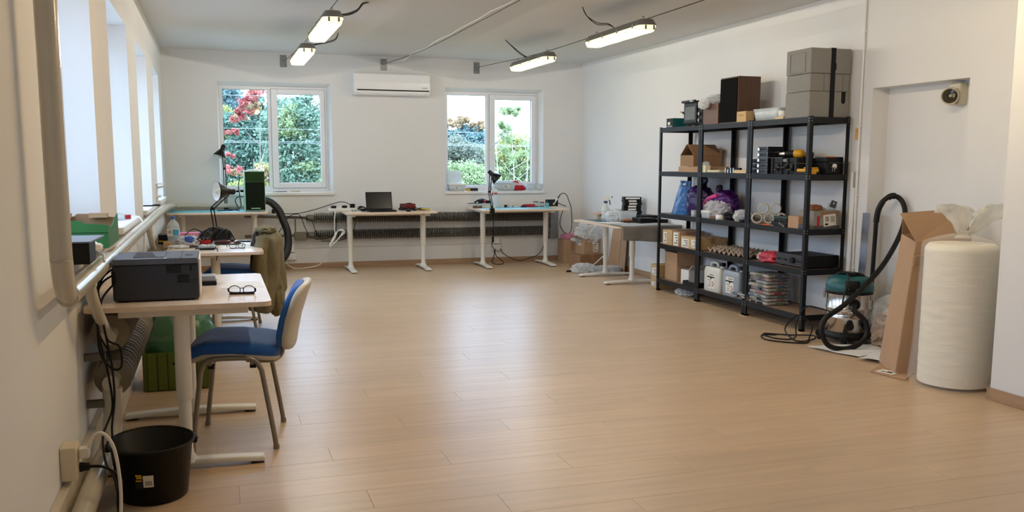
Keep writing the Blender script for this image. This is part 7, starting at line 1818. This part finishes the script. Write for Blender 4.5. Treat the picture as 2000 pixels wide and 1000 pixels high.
t = thing('egg_foam', 'crumpled grey egg-crate foam on the fourth shelf', 'foam', (4.84, 7.76, zd + 0.004))
obj('foam_top', MB().sheet(eggf, 36, 80), M_EGG, t, thick=0.008)
obj('foam_fold', MB().sheet(lambda u, v: (lambda p: (p[0] * 0.9 + 0.02, p[1] * 0.85, p[2] + 0.022))(eggf(u, v)), 30, 64), M_EGG, t, thick=0.006)
t = bag_lump('red_bag', 'crumpled red plastic bag on the fourth shelf', (4.80, 7.12, zd), [
    ('bag', (0, 0, 0.045), (0.20, 0.28, 0.10), 0.35, 2.6, 4, mat('red_film', srgb(206, 62, 78), rough=0.35, var=0.15, bump=0.7, bscale=16), 0.001),
    ('clear_end', (-0.02, 0.12, 0.045), (0.10, 0.10, 0.07), 0.4, 3, 8, M_BUBBLE, 0.001)])
t = thing('hifi_amplifier', 'wide black hi-fi amplifier at the right end of the fourth shelf', 'amplifier', (4.90, 6.735, zd))
obj('case', MB().box(-0.155, 0.17, -0.20, 0.22, 0.012, 0.112), M_BLACK, t, bevel=0.003)
f = obj('front_panel', MB().box(-0.168, -0.155, -0.205, 0.225, 0.012, 0.112), mat('charcoal_panel', srgb(50, 53, 62)), t, bevel=0.003)
obj('volume_knob', MB().cyl((-0.188, -0.03, 0.062), (-0.168, -0.03, 0.062), 0.026, n=20), M_BLACK, f)
for k, y in enumerate((0.19, 0.16, 0.10, 0.07, -0.10, -0.14, -0.17)):
    obj('button', MB().box(-0.172, -0.168, y - 0.010, y + 0.010, 0.052, 0.066), M_BLACK, f)
for x, y in ((-0.12, -0.16), (0.13, -0.16), (-0.12, 0.18), (0.13, 0.18)):
    obj('foot', MB().cyl((x, y, 0), (x, y, 0.0125), 0.018, n=12), M_BLACK, t)
cords('black amplifier leads hanging below the fourth shelf', [[(5.07, 6.6, zd + .05), (5.095, 6.56, zd - .05), (5.09, 6.52, zd - .2), (5.06, 6.45, zd - .28), (5.0, 6.42, zd - .3), (4.93, 6.42, zd - .22), (4.9, 6.44, zd - .06)]], 0.0045)
# ---- lowest level
ze = Z5 + BZ
carton('plain brown carton at the left end of the lowest shelf', (4.90, 9.0, ze), (0.26, 0.28, 0.165), 0, M_CARD, labels=())
carton('open brown carton standing on the plain carton, lowest shelf', (4.90, 9.0, ze + 0.167), (0.26, 0.28, 0.14), 0, M_CARD, 'open_carton', flaps=[('+y', 60, 0.06), ('-y', 35, 0.07)])
carton('white open carton on the lowest shelf', (4.90, 8.66, ze), (0.28, 0.17, 0.15), 0, M_WHITE, 'white_carton', flaps=[('+x', 70, 0.10), ('-y', 40, 0.09)])
t = thing('black_tray', 'black plastic tray on the lowest shelf in front of the white carton', 'tray', (4.79, 8.45, ze))
obj('tray_floor', MB().box(-0.09, 0.22, -0.13, 0.13, 0, 0.006), M_BLACK, t)
for a in ((-0.095, -0.088, -0.135, 0.135), (0.218, 0.225, -0.135, 0.135), (-0.095, 0.225, -0.135, -0.128), (-0.095, 0.225, 0.128, 0.135)):
    obj('tray_side', MB().box(*a, 0, 0.05), M_BLACK, t)
def jerry(label, y, m_, x=4.80):
    t = thing('jerrycan', label, 'jerrycan', (x, y, ze), 0, 'plastic jerrycans')
    hx, hy = 0.075, 0.155
    b = MB()
    prof = [(0.94, 0), (1, 0.012), (1, 0.20), (0.97, 0.225), (0.86, 0.245)]
    rings = []
    for s_, z in prof:
        rings.append([(px_ * s_, py_ * s_, z) for px_, py_ in rrect(-hx, hx, -hy, hy, 0.03, 4)])
    n = len(rings[0]); vs = [p for r_ in rings for p in r_]
    fs = [(j * n + i, j * n + (i + 1) % n, (j + 1) * n + (i + 1) % n, (j + 1) * n + i) for j in range(len(rings) - 1) for i in range(n)]
    b.add(vs, fs, True); b.add(rings[0], [tuple(range(n))[::-1]]); b.add(rings[-1], [tuple(range(n))])
    obj('can_body', b, m_, t)
    obj('handle', MB().tube([(0, 0.125, 0.22), (0, 0.118, 0.262), (0, 0.085, 0.285), (0, 0.02, 0.285), (0, -0.01, 0.27), (0, -0.02, 0.235)], 0.017, n=10), m_, t)
    obj('neck', MB().lathe([(0.03, 0.24), (0.026, 0.262)], (0, -0.095, 0), 18), m_, t)
    obj('cap', MB().lathe([(0.030, 0.262), (0.030, 0.292), (0.027, 0.295)], (0, -0.095, 0), 20), M_BLACK, t)
    lb = obj('label', MB().box(-hx - 0.0012, -hx, -0.065, 0.075, 0.03, 0.185), M_LABEL, t)
    obj('label_band', MB().box(-hx - 0.0018, -hx - 0.0012, -0.065, 0.075, 0.138, 0.152), M_INK, lb)
    dm = MB(); dm.obox((-hx - 0.0016, 0.0, 0.135), (0.0012, 0.022, 0.022), (rad(45), 0, 0)); obj('label_emblem', dm, M_INK, lb)
    for k in range(3):
        dm = MB(); dm.obox((-hx - 0.0016, -0.03 - 0.018 * (k % 2), 0.095 - 0.018 * k), (0.0012, 0.016, 0.016), (rad(45), 0, 0)); obj('hazard_mark', dm, M_RED, lb)
    for k in range(4):
        obj('print_line', MB().box(-hx - 0.0018, -hx - 0.0012, 0.0, 0.06 - 0.012 * (k % 3), 0.05 + 0.02 * k, 0.055 + 0.02 * k), M_INK, lb)
    obj('print_line', MB().box(-hx - 0.0018, -hx - 0.0012, -0.05, 0.03, 0.165, 0.172), M_INK, lb)
    return t
jerry('white jerrycan with black cap and label on the lowest shelf', 8.055, mat('white_hdpe', srgb(222, 222, 214), rough=0.4, var=0.02))
jerry('blue-grey full jerrycan with label beside the middle post', 7.70, mat('bluegrey_hdpe', srgb(156, 166, 176), rough=0.35, var=0.04))
def news(label, loc, size, rotz, seed):
    t = thing('newspaper', label, 'newspaper', loc, rotz, 'newspapers and magazines')
    rng = random.Random(seed)
    hx, hy, hz = size[0] / 2, size[1] / 2, size[2]
    m_ = mat('printed_newsprint_%d' % (seed % 4), [srgb(160, 154, 146), srgb(172, 164, 152), srgb(150, 154, 158), srgb(162, 148, 142)][seed % 4], rough=0.7, var=0.55, scale=22, stretch=(1, 1, 6), detail=6)
    obj('pages', MB().superell((0, 0, hz / 2), (size[0], size[1], hz * 0.98), 0.25, 0.15, 20, 8), m_, t)
    col = [M_RED, mat('magazine_blue', srgb(84, 108, 140), rough=0.5, var=0.4, scale=30), mat('magazine_green', srgb(92, 114, 90), rough=0.5, var=0.4, scale=30), mat('magazine_rose', srgb(150, 92, 104), rough=0.5, var=0.4, scale=30)]
    for k in range(2):
        u = rng.uniform(-0.6, 0.3) * hy
        obj('print_patch', MB().box(-hx - 0.0008, -hx + 0.001, u, u + hy * rng.uniform(0.3, 0.6), hz * 0.2, hz * 0.85), rng.choice(col[1:] + [M_INK, m_]), t)
    u = rng.uniform(-0.5, 0.2) * hx
    obj('print_patch', MB().box(u, u + hx * 0.6, -hy - 0.0008, -hy + 0.001, hz * 0.2, hz * 0.8), rng.choice(col), t)
    return t
ordw = ('lowest', 'second', 'third', 'fourth', 'fifth', 'sixth', 'seventh', 'eighth', 'ninth')
for k in range(9):
    news('folded newspaper, %s from the bottom of the tall pile' % ordw[k], (4.835 + 0.01 * math.sin(k * 2.1), 7.20 + 0.012 * math.sin(k * 1.3), ze + 0.0315 * k), (0.25, 0.30, 0.031), rad(2.5 * math.sin(k * 2.7)), k)
for k in range(3):
    news('crumpled newspaper, %s of the low pile before the jerrycan' % ('bottom', 'middle', 'top')[k], (4.765 - 0.012 * k, 7.475 + 0.01 * k, ze + 0.022 * k), (0.13, 0.24, 0.021), rad(3 * k - 3), 20 + k)
t = thing('green_bottle', 'small dark green bottle beside the newspapers on the lowest shelf', 'bottle', (4.95, 7.42, ze))
obj('bottle', MB().lathe([(0.03, 0), (0.034, 0.01), (0.034, 0.13), (0.02, 0.17), (0.014, 0.19)], (0, 0, 0), 18), mat('bottle_green', srgb(20, 92, 84), rough=0.3), t)
obj('cap', MB().lathe([(0.017, 0.19), (0.017, 0.21)], (0, 0, 0), 14), M_WHITE, t)
# ---- on the floor by the rack
carton('printed brown carton standing on the floor left of the rack', (4.88, 9.31, 0), (0.30, 0.19, 0.28), 0, M_CARDY, 'printed_carton', labels=[('-x', 0.0, 0.03, 0.13, 0.05), ('-x', 0.0, 0.16, 0.13, 0.08)], tape=False)
t = thing('plastic_scrap', 'crumpled clear film on the floor under the lowest shelf', 'plastic film', (4.80, 8.72, 0))
obj('film', MB().blob((0, 0, 0.035), (0.16, 0.28, 0.07), 0.40, 5.2, 4, 40, 28, flat=0.002), M_BUBBLE, t)
